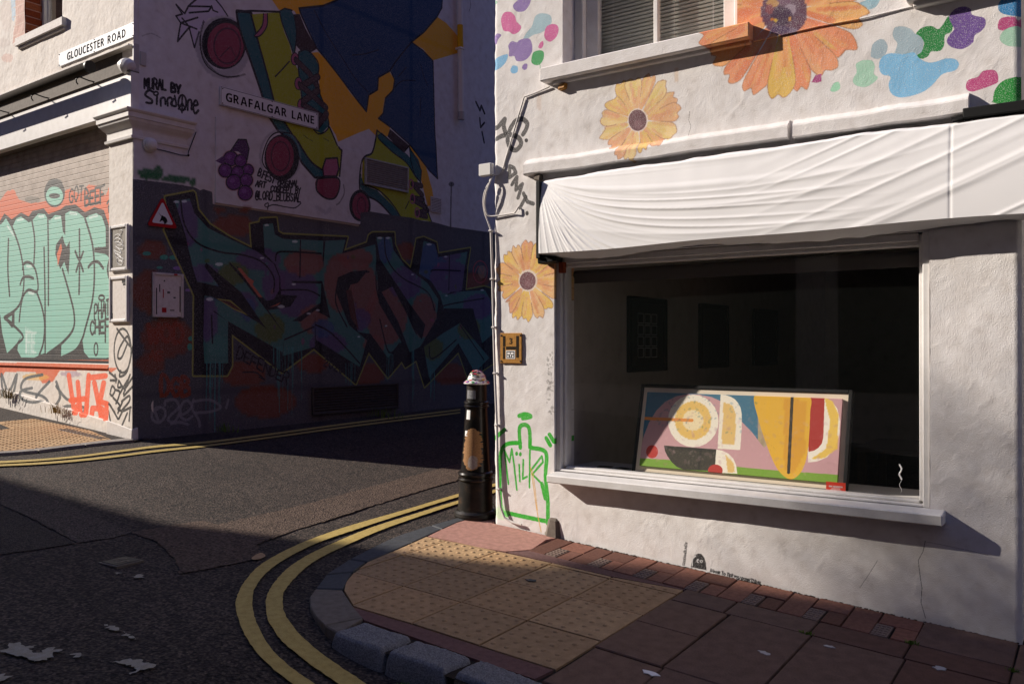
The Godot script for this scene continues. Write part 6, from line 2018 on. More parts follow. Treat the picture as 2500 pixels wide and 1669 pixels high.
	["e","664c7a",0.85,10,0,[4.843,2.253,5.049,2.27,4.843,2.173]],
	["d","4a8a80 664c7a 96584a 4a8a80 5e6a28 b0507a",0.6,2,120,5,0.012,0.045,[0.417,0.735,5.699,3.169]],
	["mask1"],
	["f","ffffff",1,0,0,[0.425,2.46,0.606,2.504,0.66,2.355,0.826,2.216,1.103,2.124,1.467,2.014,1.696,1.895,1.775,1.74,1.775,1.589,1.697,1.479,1.581,1.453,1.343,1.671,1.103,1.86,0.805,1.837,0.782,1.796,0.964,1.588,0.76,1.617,0.694,1.623,0.639,1.785,0.563,2.09]],
	["f","ffffff",1,0,0,[0.783,1.479,0.873,1.474,1.151,1.354,1.493,1.197,1.589,1.136,1.246,1.542,0.941,1.737,0.805,1.837,1.103,1.86,1.855,1.075,1.828,0.859,1.08,1.209,0.896,1.325,0.885,0.956,0.772,0.946]],
	["f","ffffff",1,0,0,[0.873,1.324,1.08,1.209,1.081,0.743,0.784,0.748,0.772,0.955,0.885,0.956]],
	["f","ffffff",1,0,0,[1.542,2.336,1.683,2.363,1.709,2.237,1.827,2.196,2.467,2.236,2.438,2.075,2.438,1.736,1.961,1.708,1.961,1.686,2.409,1.701,2.395,1.463,1.962,1.229,2.098,1.232,2.309,1.371,2.309,0.923,1.828,0.816,1.855,1.075,1.619,1.348,1.935,1.402,2.043,1.537,1.801,1.537,1.788,1.741,1.722,1.886,1.568,2.001]],
	["f","ffffff",1,0,0,[2.473,2.237,2.802,2.28,2.75,2.102,3.322,2.271,3.356,1.887,3.389,1.502,3.82,0.983,3.559,0.774,3.241,1.089,3.016,1.111,2.843,1.621,2.889,1.716,3.015,1.747,3.191,1.924,2.889,1.88,2.675,1.796,2.645,1.611,2.859,1.202,3.176,1.005,3.048,0.662,2.323,1.013,2.309,1.371,2.556,1.276,2.424,1.735]],
	["f","ffffff",1,0,0,[3.339,2.369,3.626,2.398,3.661,2.229,3.89,2.023,4.333,1.823,4.565,1.601,4.526,1.312,4.183,0.92,3.981,0.845,3.749,1.268,3.439,1.65,3.644,1.734,4.109,1.124,4.22,1.023,4.296,1.229,3.963,1.525,3.406,2.085]],
	["f","ffffff",1,0,0,[4.257,2.41,4.486,2.38,4.564,2.204,5.217,2.339,5.133,2.005,5.091,1.759,4.723,1.66,4.844,1.719,5.632,1.786,5.882,1.543,5.882,1.145,5.565,0.974,5.346,1.496,4.683,1.474,4.604,1.655,4.409,1.854,4.164,1.941]],
	["f","ffffff",1,0,0,[4.644,1.104,5.049,1.27,5.745,0.748,5.39,0.532,5.008,0.973,4.372,0.48,4.258,0.92]],
	["mask2"],
	["l","08080a",1,0,0.02,1,[0.498,2.47,0.541,2.224,0.693,2.045,0.963,1.97,1.294,1.957,1.542,1.894,1.696,1.735,1.697,1.564]],
	["l","08080a",1,0,0.02,1,[2.084,2.199,2.076,1.759]],
	["l","08080a",1,0,0.02,1,[2.452,2.235,2.438,1.985]],
	["l","08080a",1,0,0.02,1,[1.722,1.929,1.748,2.027,1.934,2.054,2.409,2.073]],
	["l","08080a",1,0,0.02,1,[1.801,1.591,2.181,1.61,2.38,1.553]],
	["l","08080a",1,0,0.02,1,[1.855,1.01,2.295,1.169]],
	["l","08080a",1,0,0.02,1,[0.885,0.966,0.873,1.264]],
	["l","08080a",1,0,0.02,1,[2.675,1.75,2.645,1.473,2.828,1.178]],
	["l","08080a",1,0,0.02,1,[2.766,1.756,3.015,1.865,3.208,1.902]],
	["l","08080a",1,0,0.02,1,[3.355,2.177,3.373,1.598,3.82,1.02]],
	["l","08080a",1,0,0.02,1,[3.49,2.384,3.541,2.096,3.819,1.868,4.333,1.694,4.487,1.441]],
	["l","08080a",1,0,0.02,1,[4.409,1.983,4.487,2.015,5.049,2.04]],
	["l","08080a",1,0,0.02,1,[4.803,2.25,4.795,1.744]],
	["l","08080a",1,0,0.02,1,[4.604,1.497,4.966,1.564,5.61,1.659]],
	["l","08080a",1,0,0.02,1,[2.323,1.192,2.586,1.083,3.048,0.709]],
	["l","08080a",1,0,0.02,1,[5.049,1.243,5.61,0.722]],
	["l","08080a",1,0,0.02,1,[3.406,1.285,3.576,0.848,3.784,0.971]],
	["l","08080a",1,0,0.02,1,[4.372,0.92,4.449,0.751,4.967,1.026]],
	["l","08080a",1,0,0.02,1,[1.103,1.85,1.343,1.63,1.581,1.453]],
	["l","08080a",1,0,0.02,1,[3.749,1.665,4.109,1.098]],
	["l","08080a",1,0,0.016,0,[1.198,1.816,1.246,1.768,1.295,1.709,1.417,1.675,1.368,1.631,1.492,1.491]],
	["l","08080a",1,0,0.016,0,[3.423,1.673,3.49,1.506,3.575,1.436]],
	["l","08080a",1,0,0.016,0,[3.802,1.668,3.891,1.522,3.999,1.45,3.963,1.374,4.146,1.099]],
	["f","c46a4e",1,0,0,[1.198,1.806,1.246,1.809,1.343,1.713,1.422,1.676,1.405,1.633,1.538,1.493,1.492,1.491]],
	["f","a9ad4a",1,0,0,[0.93,1.456,1.115,1.444,1.344,1.277,1.151,1.343]],
	["f","5a2d1a",1,0,0,[0.964,1.444,1.104,1.429,1.295,1.307,1.151,1.358]],
	["f","5a2d1a",1,0,0,[2.812,1.642,2.905,1.647,3.031,1.134,2.89,1.296]],
	["f","c46a4e",1,0,0,[1.632,1.381,1.801,1.451,1.749,1.406]],
	["e","e4f0ec",0.85,2,0,[0.446,2.448,0.479,2.452,0.446,2.434]],
	["e","e4f0ec",0.85,2,0,[0.541,2.466,0.575,2.471,0.541,2.452]],
	["e","e4f0ec",0.85,2,0,[1.593,2.331,1.628,2.335,1.593,2.318]],
	["e","e4f0ec",0.85,2,0,[1.53,1.945,1.56,1.948,1.53,1.934]],
	["e","e4f0ec",0.85,2,0,[0.963,1.833,1.014,1.837,0.963,1.813]],
	["e","e4f0ec",0.85,2,0,[0.85,1.443,0.895,1.445,0.85,1.425]],
	["e","e4f0ec",0.85,2,0,[2.001,2.18,2.045,2.184,2.001,2.164]],
	["e","e4f0ec",0.85,2,0,[1.988,1.67,2.021,1.672,1.988,1.658]],
	["e","e4f0ec",0.85,2,0,[3.405,2.364,3.452,2.368,3.405,2.348]],
	["e","e4f0ec",0.85,2,0,[3.558,2.379,3.599,2.383,3.558,2.365]],
	["e","e4f0ec",0.85,2,0,[4.371,2.369,4.425,2.374,4.371,2.353]],
	["e","e4f0ec",0.85,2,0,[4.035,1.92,4.064,1.922,4.035,1.911]],
	["e","e4f0ec",0.85,2,0,[4.723,2.222,4.763,2.225,4.723,2.21]],
	["e","e4f0ec",0.85,2,0,[2.21,1.327,2.244,1.328,2.21,1.315]],
	["e","e4f0ec",0.85,2,0,[2.352,1.372,2.386,1.373,2.352,1.36]],
	["e","e4f0ec",0.85,2,0,[3.524,1.202,3.548,1.203,3.524,1.194]],
	["e","e4f0ec",0.85,2,0,[3.031,1.052,3.057,1.052,3.031,1.043]],
	["e","e4f0ec",0.85,2,0,[4.743,1.661,4.775,1.663,4.743,1.652]],
	["e","e4f0ec",0.85,2,0,[5.565,1.783,5.61,1.785,5.565,1.77]],
	["e","e4f0ec",0.85,2,0,[1.801,1.397,1.854,1.399,1.801,1.378]],
	["drip","3f9490",70,6,[[0.784,0.758,1.069,0.622,1.07,-0.047],[0.784,0.758,1.069,0.662,1.07,0.419],[1.671,0.924,1.882,0.816,1.882,0.102],[1.881,0.924,2.182,0.791,2.183,-0.006],[2.798,0.714,3.032,0.639,3.032,0.38],[3.474,0.824,3.68,0.723,3.68,0.452],[3.963,0.87,4.091,0.666,4.091,0.108],[4.372,0.609,4.487,0.529,4.487,0.086],[5.303,0.644,5.566,0.583,5.566,0.416]]],
	["l","8e8e94",0.75,1,0.03,1,[0.243,0.286,0.192,0.27,0.182,0.196,0.253,0.144,0.324,0.205,0.314,0.282,0.253,0.304,0.212,0.278,0.253,0.153]],
	["l","8e8e94",0.75,1,0.03,1,[0.324,0.319,0.334,0.366,0.438,0.37,0.481,0.291,0.397,0.22,0.355,0.165,0.428,0.141,0.485,0.214]],
	["l","8e8e94",0.75,1,0.03,1,[0.485,0.291,0.523,0.211,0.63,0.282,0.587,0.353,0.523,0.327,0.491,0.213,0.566,0.15,0.641,0.184]],
	["l","8e8e94",0.75,1,0.03,1,[0.652,0.359,0.641,0.262,0.718,0.14,0.729,0.07]],
	["l","8e8e94",0.75,1,0.03,1,[0.652,0.34,0.852,0.349,0.989,0.262,0.852,0.22,0.674,0.221]],
	["l","8e8e94",0.75,1,0.03,1,[0.397,0.124,0.491,0.133,0.588,0.1]],
	["l","8e8e94",0.75,1,0.03,1,[1.058,0.248,1.086,0.337]],
	["t","0b0b0d",1,0,0.02,"DEFENDER",[1.187,0.802,1.909,0.469,1.223,0.915],0.05],
	["t","0b0b0d",1,0,0.016,"2020",[2.439,0.697,2.767,0.575,2.468,0.787],0.03],
	["l","0b0b0d",1,0,0.016,1,[1.272,0.637,1.444,0.632,1.569,0.545,1.494,0.579]],
	["e","c04a50",1,0,0.016,[5.521,2.059,5.691,2.07,5.521,1.892]],
	["l","c04a50",1,0,0.014,1,[5.39,2.022,5.477,2.139,5.587,2.035,5.61,2.149]],
	["e","c8a888",0.5,2,0,[5.565,2.062,5.664,2.069,5.565,1.961]],
	["l","4a4a50",0.5,2,0.01,1,[0.064,4.082,0.164,4.134,0.266,4.116]]
]
const SHUTTER_ART := [
	["f","d9683c",1,4,0,[-8.121,3.372,-5.152,3.133,-3.94,2.828,-3.388,2.748,-3.178,2.867,-2.996,2.825,-2.869,2.719,-2.571,2.644,-2.19,2.628,-1.781,2.695,-1.605,2.719,-1.391,2.632,-1.183,2.714,-0.979,2.671,-0.82,2.552,-0.703,2.7,-0.512,2.679,-0.506,0.752,-8.1,0.655]],
	["e","1e2a20",0.5,5,0,[-2.523,2.684,-2.331,2.665,-2.522,2.643]],
	["e","d9683c",1,3,0,[-3.047,2.76,-2.945,2.75,-3.047,2.656]],
	["f","0f0f10",1,0,0,[-8.117,2.834,-5.15,2.691,-3.714,2.54,-3.361,2.509,-3.255,2.589,-3.072,2.496,-2.818,2.558,-2.619,2.49,-2.522,2.549,-2.236,2.553,-2.12,2.472,-1.825,2.501,-1.714,2.533,-1.475,2.523,-1.264,2.414,-1.059,2.453,-0.859,2.401,-0.76,2.242,-0.701,1.996,-0.51,1.943,-0.506,0.788,-8.1,0.709]],
	["f","8fcab8",1,0,0,[-8.116,2.789,-5.477,2.641,-3.714,2.468,-3.334,2.46,-3.213,2.525,-3.072,2.391,-2.944,2.496,-2.818,2.508,-2.619,2.422,-2.522,2.436,-2.378,2.502,-2.213,2.487,-2.142,2.425,-2.087,2.398,-1.959,2.448,-1.815,2.429,-1.77,2.242,-1.713,2.194,-1.714,2.441,-1.604,2.463,-1.433,2.436,-1.264,2.348,-1.181,2.371,-1.018,2.383,-0.898,2.336,-0.819,2.207,-0.818,2.004,-1.058,2.01,-1.057,1.959,-0.818,1.943,-0.72,1.857,-0.508,1.467,-0.507,0.871,-0.659,0.821,-0.814,0.805,-1.176,0.806,-1.28,0.868,-1.322,1.014,-1.469,0.867,-1.729,0.801,-1.809,0.8,-1.796,0.973,-1.953,0.886,-2.136,0.841,-2.206,0.852,-2.323,0.829,-2.466,0.795,-2.81,0.796,-2.911,0.883,-2.886,0.975,-2.801,1.066,-2.988,0.917,-3.168,0.823,-3.301,1.093,-3.355,1.329,-3.706,0.904,-5.139,0.797,-8.101,0.834]],
	["f","0f0f10",1,0,0,[-1.779,2.199,-1.935,2.103,-1.948,1.995,-1.831,1.815,-1.734,1.895,-1.637,1.74,-1.603,1.994,-1.612,2.123,-1.681,2.063,-1.734,2.11]],
	["f","d9683c",1,0,0,[-1.912,1.993,-1.814,2.116,-1.787,2.049,-1.889,1.85]],
	["f","0f0f10",1,0,0,[-3.275,1.299,-2.99,1.356,-2.989,1.171,-3.066,1.16]],
	["f","8fcab8",1,0,0,[-3.17,1.278,-3.056,1.311,-3.066,1.235]],
	["f","0f0f10",1,0,0,[-1.057,1.959,-0.818,1.923,-0.701,1.855,-0.663,1.994,-0.818,1.964,-0.977,2.015]],
	["l","101012",1,0,0.036,1,[-3.072,2.414,-2.841,2.097,-2.739,1.726,-2.863,1.433,-3.249,1.292]],
	["l","101012",1,0,0.036,1,[-3.249,1.28,-2.771,1.066,-2.901,0.963,-3.168,0.83]],
	["l","101012",1,0,0.036,1,[-3.149,2.258,-3.163,1.885,-3.119,1.557]],
	["l","101012",1,0,0.036,1,[-2.775,1.865,-2.74,1.931,-2.592,1.934,-2.447,1.847,-2.374,1.665,-2.412,1.577,-2.615,1.607,-2.753,1.544,-2.823,1.409,-2.862,1.238]],
	["l","101012",1,0,0.036,1,[-2.412,1.577,-2.278,1.395,-2.207,1.194,-2.239,0.973,-2.347,0.818]],
	["l","101012",1,0,0.036,1,[-2.839,1.685,-2.764,1.761,-2.616,1.766,-2.494,1.742]],
	["l","101012",1,0,0.036,1,[-2.546,2.461,-2.463,2.207,-2.481,1.916]],
	["l","101012",1,0,0.036,1,[-2.133,2.446,-2.117,1.962,-2.115,1.412]],
	["l","101012",1,0,0.036,1,[-2.225,2.09,-2.199,1.525,-2.192,0.863]],
	["l","101012",1,0,0.036,1,[-1.777,1.812,-1.601,1.504,-1.505,1.29,-1.53,1.121,-1.774,0.973,-2.136,0.841]],
	["l","101012",1,0,0.036,1,[-1.389,2.233,-1.384,1.875,-1.395,1.518]],
	["l","101012",1,0,0.036,1,[-1.482,1.997,-1.388,1.896,-1.304,1.979]],
	["l","101012",1,0,0.036,1,[-1.46,1.77,-1.384,1.864,-1.304,1.766]],
	["l","101012",1,0,0.036,1,[-1.264,2.348,-1.107,2.065,-1.057,1.774,-1.096,1.446,-1.26,1.118,-1.322,1.014,-1.469,0.888,-1.796,0.801]],
	["l","101012",1,0,0.036,1,[-1.188,1.805,-1.098,1.848,-0.976,1.847,-0.869,1.774]],
	["l","101012",1,0,0.036,1,[-0.701,1.916,-0.778,1.759,-0.7,1.594]],
	["l","e6f2ec",0.7,3,0.03,1,[-3.176,2.423,-3.02,2.294]],
	["l","e6f2ec",0.7,3,0.03,1,[-1.959,2.409,-1.833,2.409]],
	["l","e6f2ec",0.7,3,0.03,1,[-1.604,2.437,-1.454,2.417]],
	["l","e6f2ec",0.7,3,0.03,1,[-1.161,2.349,-0.998,2.355]],
	["l","e6f2ec",0.7,3,0.03,1,[-2.354,2.466,-2.236,2.456]],
	["l","e6f2ec",0.7,3,0.03,1,[-2.918,2.471,-2.768,2.469]],
	["l","e6f2ec",0.7,3,0.03,1,[-2.666,1.893,-2.543,1.886]],
	["l","e6f2ec",0.7,3,0.03,1,[-2.615,1.573,-2.479,1.557]],
	["e","14181a",1,0,0,[-1.974,2.705,-1.723,2.678,-1.973,2.539]],
	["e","8fcab8",1,0,0,[-1.974,2.672,-1.767,2.65,-1.973,2.563]],
	["e","14181a",1,0,0,[-1.974,2.672,-1.839,2.658,-1.974,2.641]],
	["e","2b3030",0.7,3,0,[-1.961,2.823,-1.781,2.803,-1.961,2.775]],
	["t","141414",1,0,0.024,"GOT",[-1.627,2.555,-1.286,2.558,-1.614,2.72],0.03],
	["t","141414",1,0,0.032,"BEEF",[-1.265,2.483,-0.82,2.491,-1.265,2.64],0.05],
	["t","141414",1,0,0.03,"?",[-0.796,2.377,-0.695,2.378,-0.796,2.488],0.02],
	["t","141414",1,0,0.026,"PHAT",[-1.055,1.218,-0.718,1.273,-1.055,1.372],0.04],
	["t","141414",1,0,0.03,"CHEF",[-1.144,1.065,-0.718,1.072,-1.144,1.209],0.04],
	["e","141414",1,0,0.026,[-0.903,1.456,-0.844,1.454,-0.903,1.429]],
	["e","141414",1,0,0.024,[-1.021,0.9,-0.981,0.9,-1.021,0.834]],
	["l","141414",1,0,0.03,0,[-0.816,1.386,-0.823,0.981]],
	["l","dceee8",0.5,3,0.03,1,[-2.687,1.156,-2.661,0.838]],
	["l","dceee8",0.5,3,0.03,1,[-2.633,1.137,-2.617,0.838]],
	["l","dceee8",0.5,3,0.03,1,[-2.579,1.118,-2.573,0.839]],
	["l","dceee8",0.5,3,0.03,1,[-2.526,1.1,-2.529,0.839]],
	["l","dceee8",0.5,3,0.03,1,[-2.472,1.082,-2.486,0.839]],
	["t","e4f2ec",0.6,3,0.03,"IFE",[-2.711,0.861,-2.395,0.862,-2.702,1.111],0.03]
]
const FRONT_ART := [
	["f","d9683c",1,3,0,[-6.889,0.695,-0.286,0.746,-0.464,0.681,-1.019,0.667,-1.1,0.563,-1.224,0.54,-1.308,0.641,-1.696,0.638,-1.74,0.579,-1.942,0.553,-2.103,0.582,-2.196,0.645,-2.779,0.639,-2.88,0.519,-2.853,0.338,-3.084,0.307,-4.8,0.396,-6.886,0.281]],
	["e","d9683c",1,3,0,[-2.409,0.498,-2.304,0.501,-2.409,0.374]],
	["e","e8b040",0.7,4,0,[-1.308,0.599,-1.141,0.603,-1.308,0.566]],
	["e","8a5a90",0.6,4,0,[-2.629,0.626,-2.434,0.63,-2.629,0.591]],
	["e","8a5a90",0.5,4,0,[-0.898,0.639,-0.78,0.641,-0.898,0.614]],
	["e","e0d060",0.6,4,0,[-2.93,0.37,-2.848,0.373,-2.93,0.324]],
	["e","c05a40",0.8,4,0,[-3.034,0.607,-2.88,0.61,-3.033,0.493]],
	["l","2a2a2c",0.9,1,0.03,1,[-2.779,0.612,-2.829,0.453,-2.629,0.436]],
	["l","2a2a2c",0.9,1,0.03,1,[-2.605,0.571,-2.678,0.457,-2.555,0.416,-2.482,0.529,-2.605,0.571]],
	["l","2a2a2c",0.9,1,0.03,1,[-2.555,0.46,-2.506,0.384,-2.41,0.531]],
	["l","2a2a2c",0.9,1,0.03,1,[-2.173,0.646,-2.266,0.469,-2.149,0.505]],
	["l","2a2a2c",0.9,1,0.03,1,[-2.266,0.491,-2.125,0.473,-2.065,0.344]],
	["l","3a444c",0.9,1,0.028,1,[-1.717,0.347,-1.749,0.611,-1.651,0.444,-1.543,0.615,-1.615,0.319]],
	["l","3a444c",0.9,1,0.028,1,[-1.224,0.622,-1.435,0.576,-1.477,0.47,-1.224,0.427,-1.161,0.357,-1.307,0.289,-1.477,0.324,-1.499,0.449,-1.35,0.495]],
	["l","3a444c",0.9,1,0.028,1,[-1.141,0.562,-1.307,0.393,-1.14,0.317,-1.018,0.423,-1.059,0.564]],
	["l","3a444c",0.9,1,0.028,1,[-0.998,0.323,-0.937,0.355,-0.74,0.353,-0.818,0.29,-0.998,0.302]],
	["l","3a444c",0.9,1,0.028,1,[-1.059,0.524,-0.938,0.416,-0.818,0.42]],
	["l","ef5518",0.95,1,0.05,0,[-0.918,0.628,-0.837,0.209]],
	["l","ef5518",0.95,1,0.05,0,[-0.819,0.57,-0.778,0.192]],
	["l","ef5518",0.95,1,0.05,0,[-0.898,0.407,-0.74,0.433]],
	["l","ef5518",0.95,1,0.05,0,[-0.702,0.633,-0.739,0.194]],
	["l","ef5518",0.95,1,0.05,0,[-0.643,0.574,-0.546,0.183]],
	["l","ef5518",0.95,1,0.05,0,[-0.701,0.613,-0.529,0.636]],
	["l","ef5518",0.95,1,0.05,0,[-0.857,0.208,-0.818,0.37,-0.759,0.193,-0.72,0.374]],
	["l","ef5518",0.95,1,0.05,0,[-0.662,0.356,-0.681,0.216,-0.584,0.221,-0.566,0.36,-0.662,0.356]],
	["l","ef5518",0.95,1,0.05,0,[-0.547,0.577,-0.585,0.418,-0.509,0.401]],
	["l","ef5518",0.95,1,0.05,0,[-0.516,0.381,-0.539,0.174]],
	["e","1b1b1d",1,0,0.026,[-0.195,0.922,-0.03,0.922,-0.195,0.701]],
	["l","1b1b1d",1,0,0.028,1,[-0.306,1.144,-0.141,1.027,-0.052,0.97,-0.105,1.065,-0.25,0.951,-0.286,0.854,-0.213,0.854,-0.105,0.989]],
	["l","1b1b1d",1,0,0.028,1,[-0.231,0.719,-0.249,0.661,-0.104,0.721,0.002,0.969]],
	["l","1b1b1d",1,0,0.028,1,[-0.472,0.706,-0.304,0.631,-0.434,0.619]],
	["l","1b1b1d",1,0,0.028,1,[-0.341,0.679,-0.322,0.602]],
	["l","1b1b1d",1,0,0.028,1,[-0.267,0.622,-0.212,0.566,-0.285,0.554,-0.267,0.622]],
	["l","1b1b1d",1,0,0.028,1,[-0.434,0.502,-0.397,0.561,-0.341,0.524,-0.396,0.464,-0.441,0.482]],
	["l","1b1b1d",1,0,0.028,1,[-0.322,0.524,-0.249,0.507,-0.285,0.429,-0.322,0.389]],
	["l","1b1b1d",1,0,0.028,1,[-0.378,0.445,-0.248,0.372,-0.285,0.332,-0.193,0.317]],
	["l","1b1b1d",1,0,0.028,1,[-0.176,0.49,-0.051,0.684,-0.14,0.549,0.003,0.666]],
	["l","1b1b1d",1,0,0.028,1,[-0.212,0.412,-0.068,0.474,-0.068,0.417,-0.212,0.316,-0.032,0.362]],
	["l","1b1b1d",1,0,0.028,1,[-0.285,0.293,-0.194,0.413]],
	["l","1b1b1d",1,0,0.028,1,[-0.104,0.626,-0.249,0.488]],
	["l","1b1b1d",1,0,0.028,1,[-0.49,0.402,-0.34,0.291]],
	["l","1b1b1d",1,0,0.028,1,[-0.471,0.305,-0.433,0.209]],
	["l","1b1b1d",1,0,0.028,1,[-0.433,0.365,-0.285,0.235]],
	["l","1b1b1d",1,0,0.028,1,[-0.266,0.236,-0.193,0.317]],
	["l","1b1b1d",1,0,0.028,1,[-0.103,0.301,-0.211,0.162]],
	["l","1b1b1d",1,0,0.028,1,[-0.05,0.342,-0.067,0.227]],
	["l","1b1b1d",1,0,0.028,1,[-0.14,0.529,-0.231,0.585]],
	["l","1b1b1d",1,0,0.028,1,[0.003,0.571,-0.169,0.471]],
	["e","77736c",0.6,6,0,[-0.103,0.091,0.004,0.098,-0.102,0.015]],
	["e","77736c",0.5,6,0,[-0.358,0.067,-0.211,0.075,-0.358,0.04]],
	["f","c98f7c",0.75,3,0,[-2.703,5.08,-2.458,5.021,-2.461,4.586,-2.639,4.577,-2.774,4.573,-2.754,4.715,-2.682,4.84,-2.692,4.936]],
	["f","a9c9de",0.8,4,0,[-2.819,5.108,-2.703,5.08,-2.703,4.882,-2.754,4.828,-2.796,4.866]],
	["e","cfc0b6",0.5,10,0,[-2.945,4.948,-2.797,4.913,-2.944,4.747]],
	["e","b9a8a0",0.4,8,0,[-2.997,4.625,-2.827,4.589,-2.997,4.567]],
	["e","c98f7c",0.5,6,0,[-2.911,4.426,-2.752,4.394,-2.91,4.373]],
	["l","d9bfae",0.9,1,0.012,0,[-2.755,4.998,-2.457,4.988]],
	["l","d9bfae",0.9,1,0.012,0,[-2.755,4.885,-2.457,4.877]],
	["l","d9bfae",0.9,1,0.012,0,[-2.754,4.772,-2.456,4.766]],
	["l","d9bfae",0.9,1,0.012,0,[-2.754,4.658,-2.456,4.654]],
	["l","d9bfae",0.9,1,0.012,0,[-2.753,4.545,-2.455,4.543]],
	["l","d9bfae",0.8,1,0.012,0,[-2.6,4.971,-2.599,4.868]],
	["l","d9bfae",0.8,1,0.012,0,[-2.702,4.859,-2.702,4.755]],
	["l","d9bfae",0.8,1,0.012,0,[-2.558,4.719,-2.557,4.616]],
	["l","d9bfae",0.8,1,0.012,0,[-2.65,4.645,-2.649,4.542]]
]
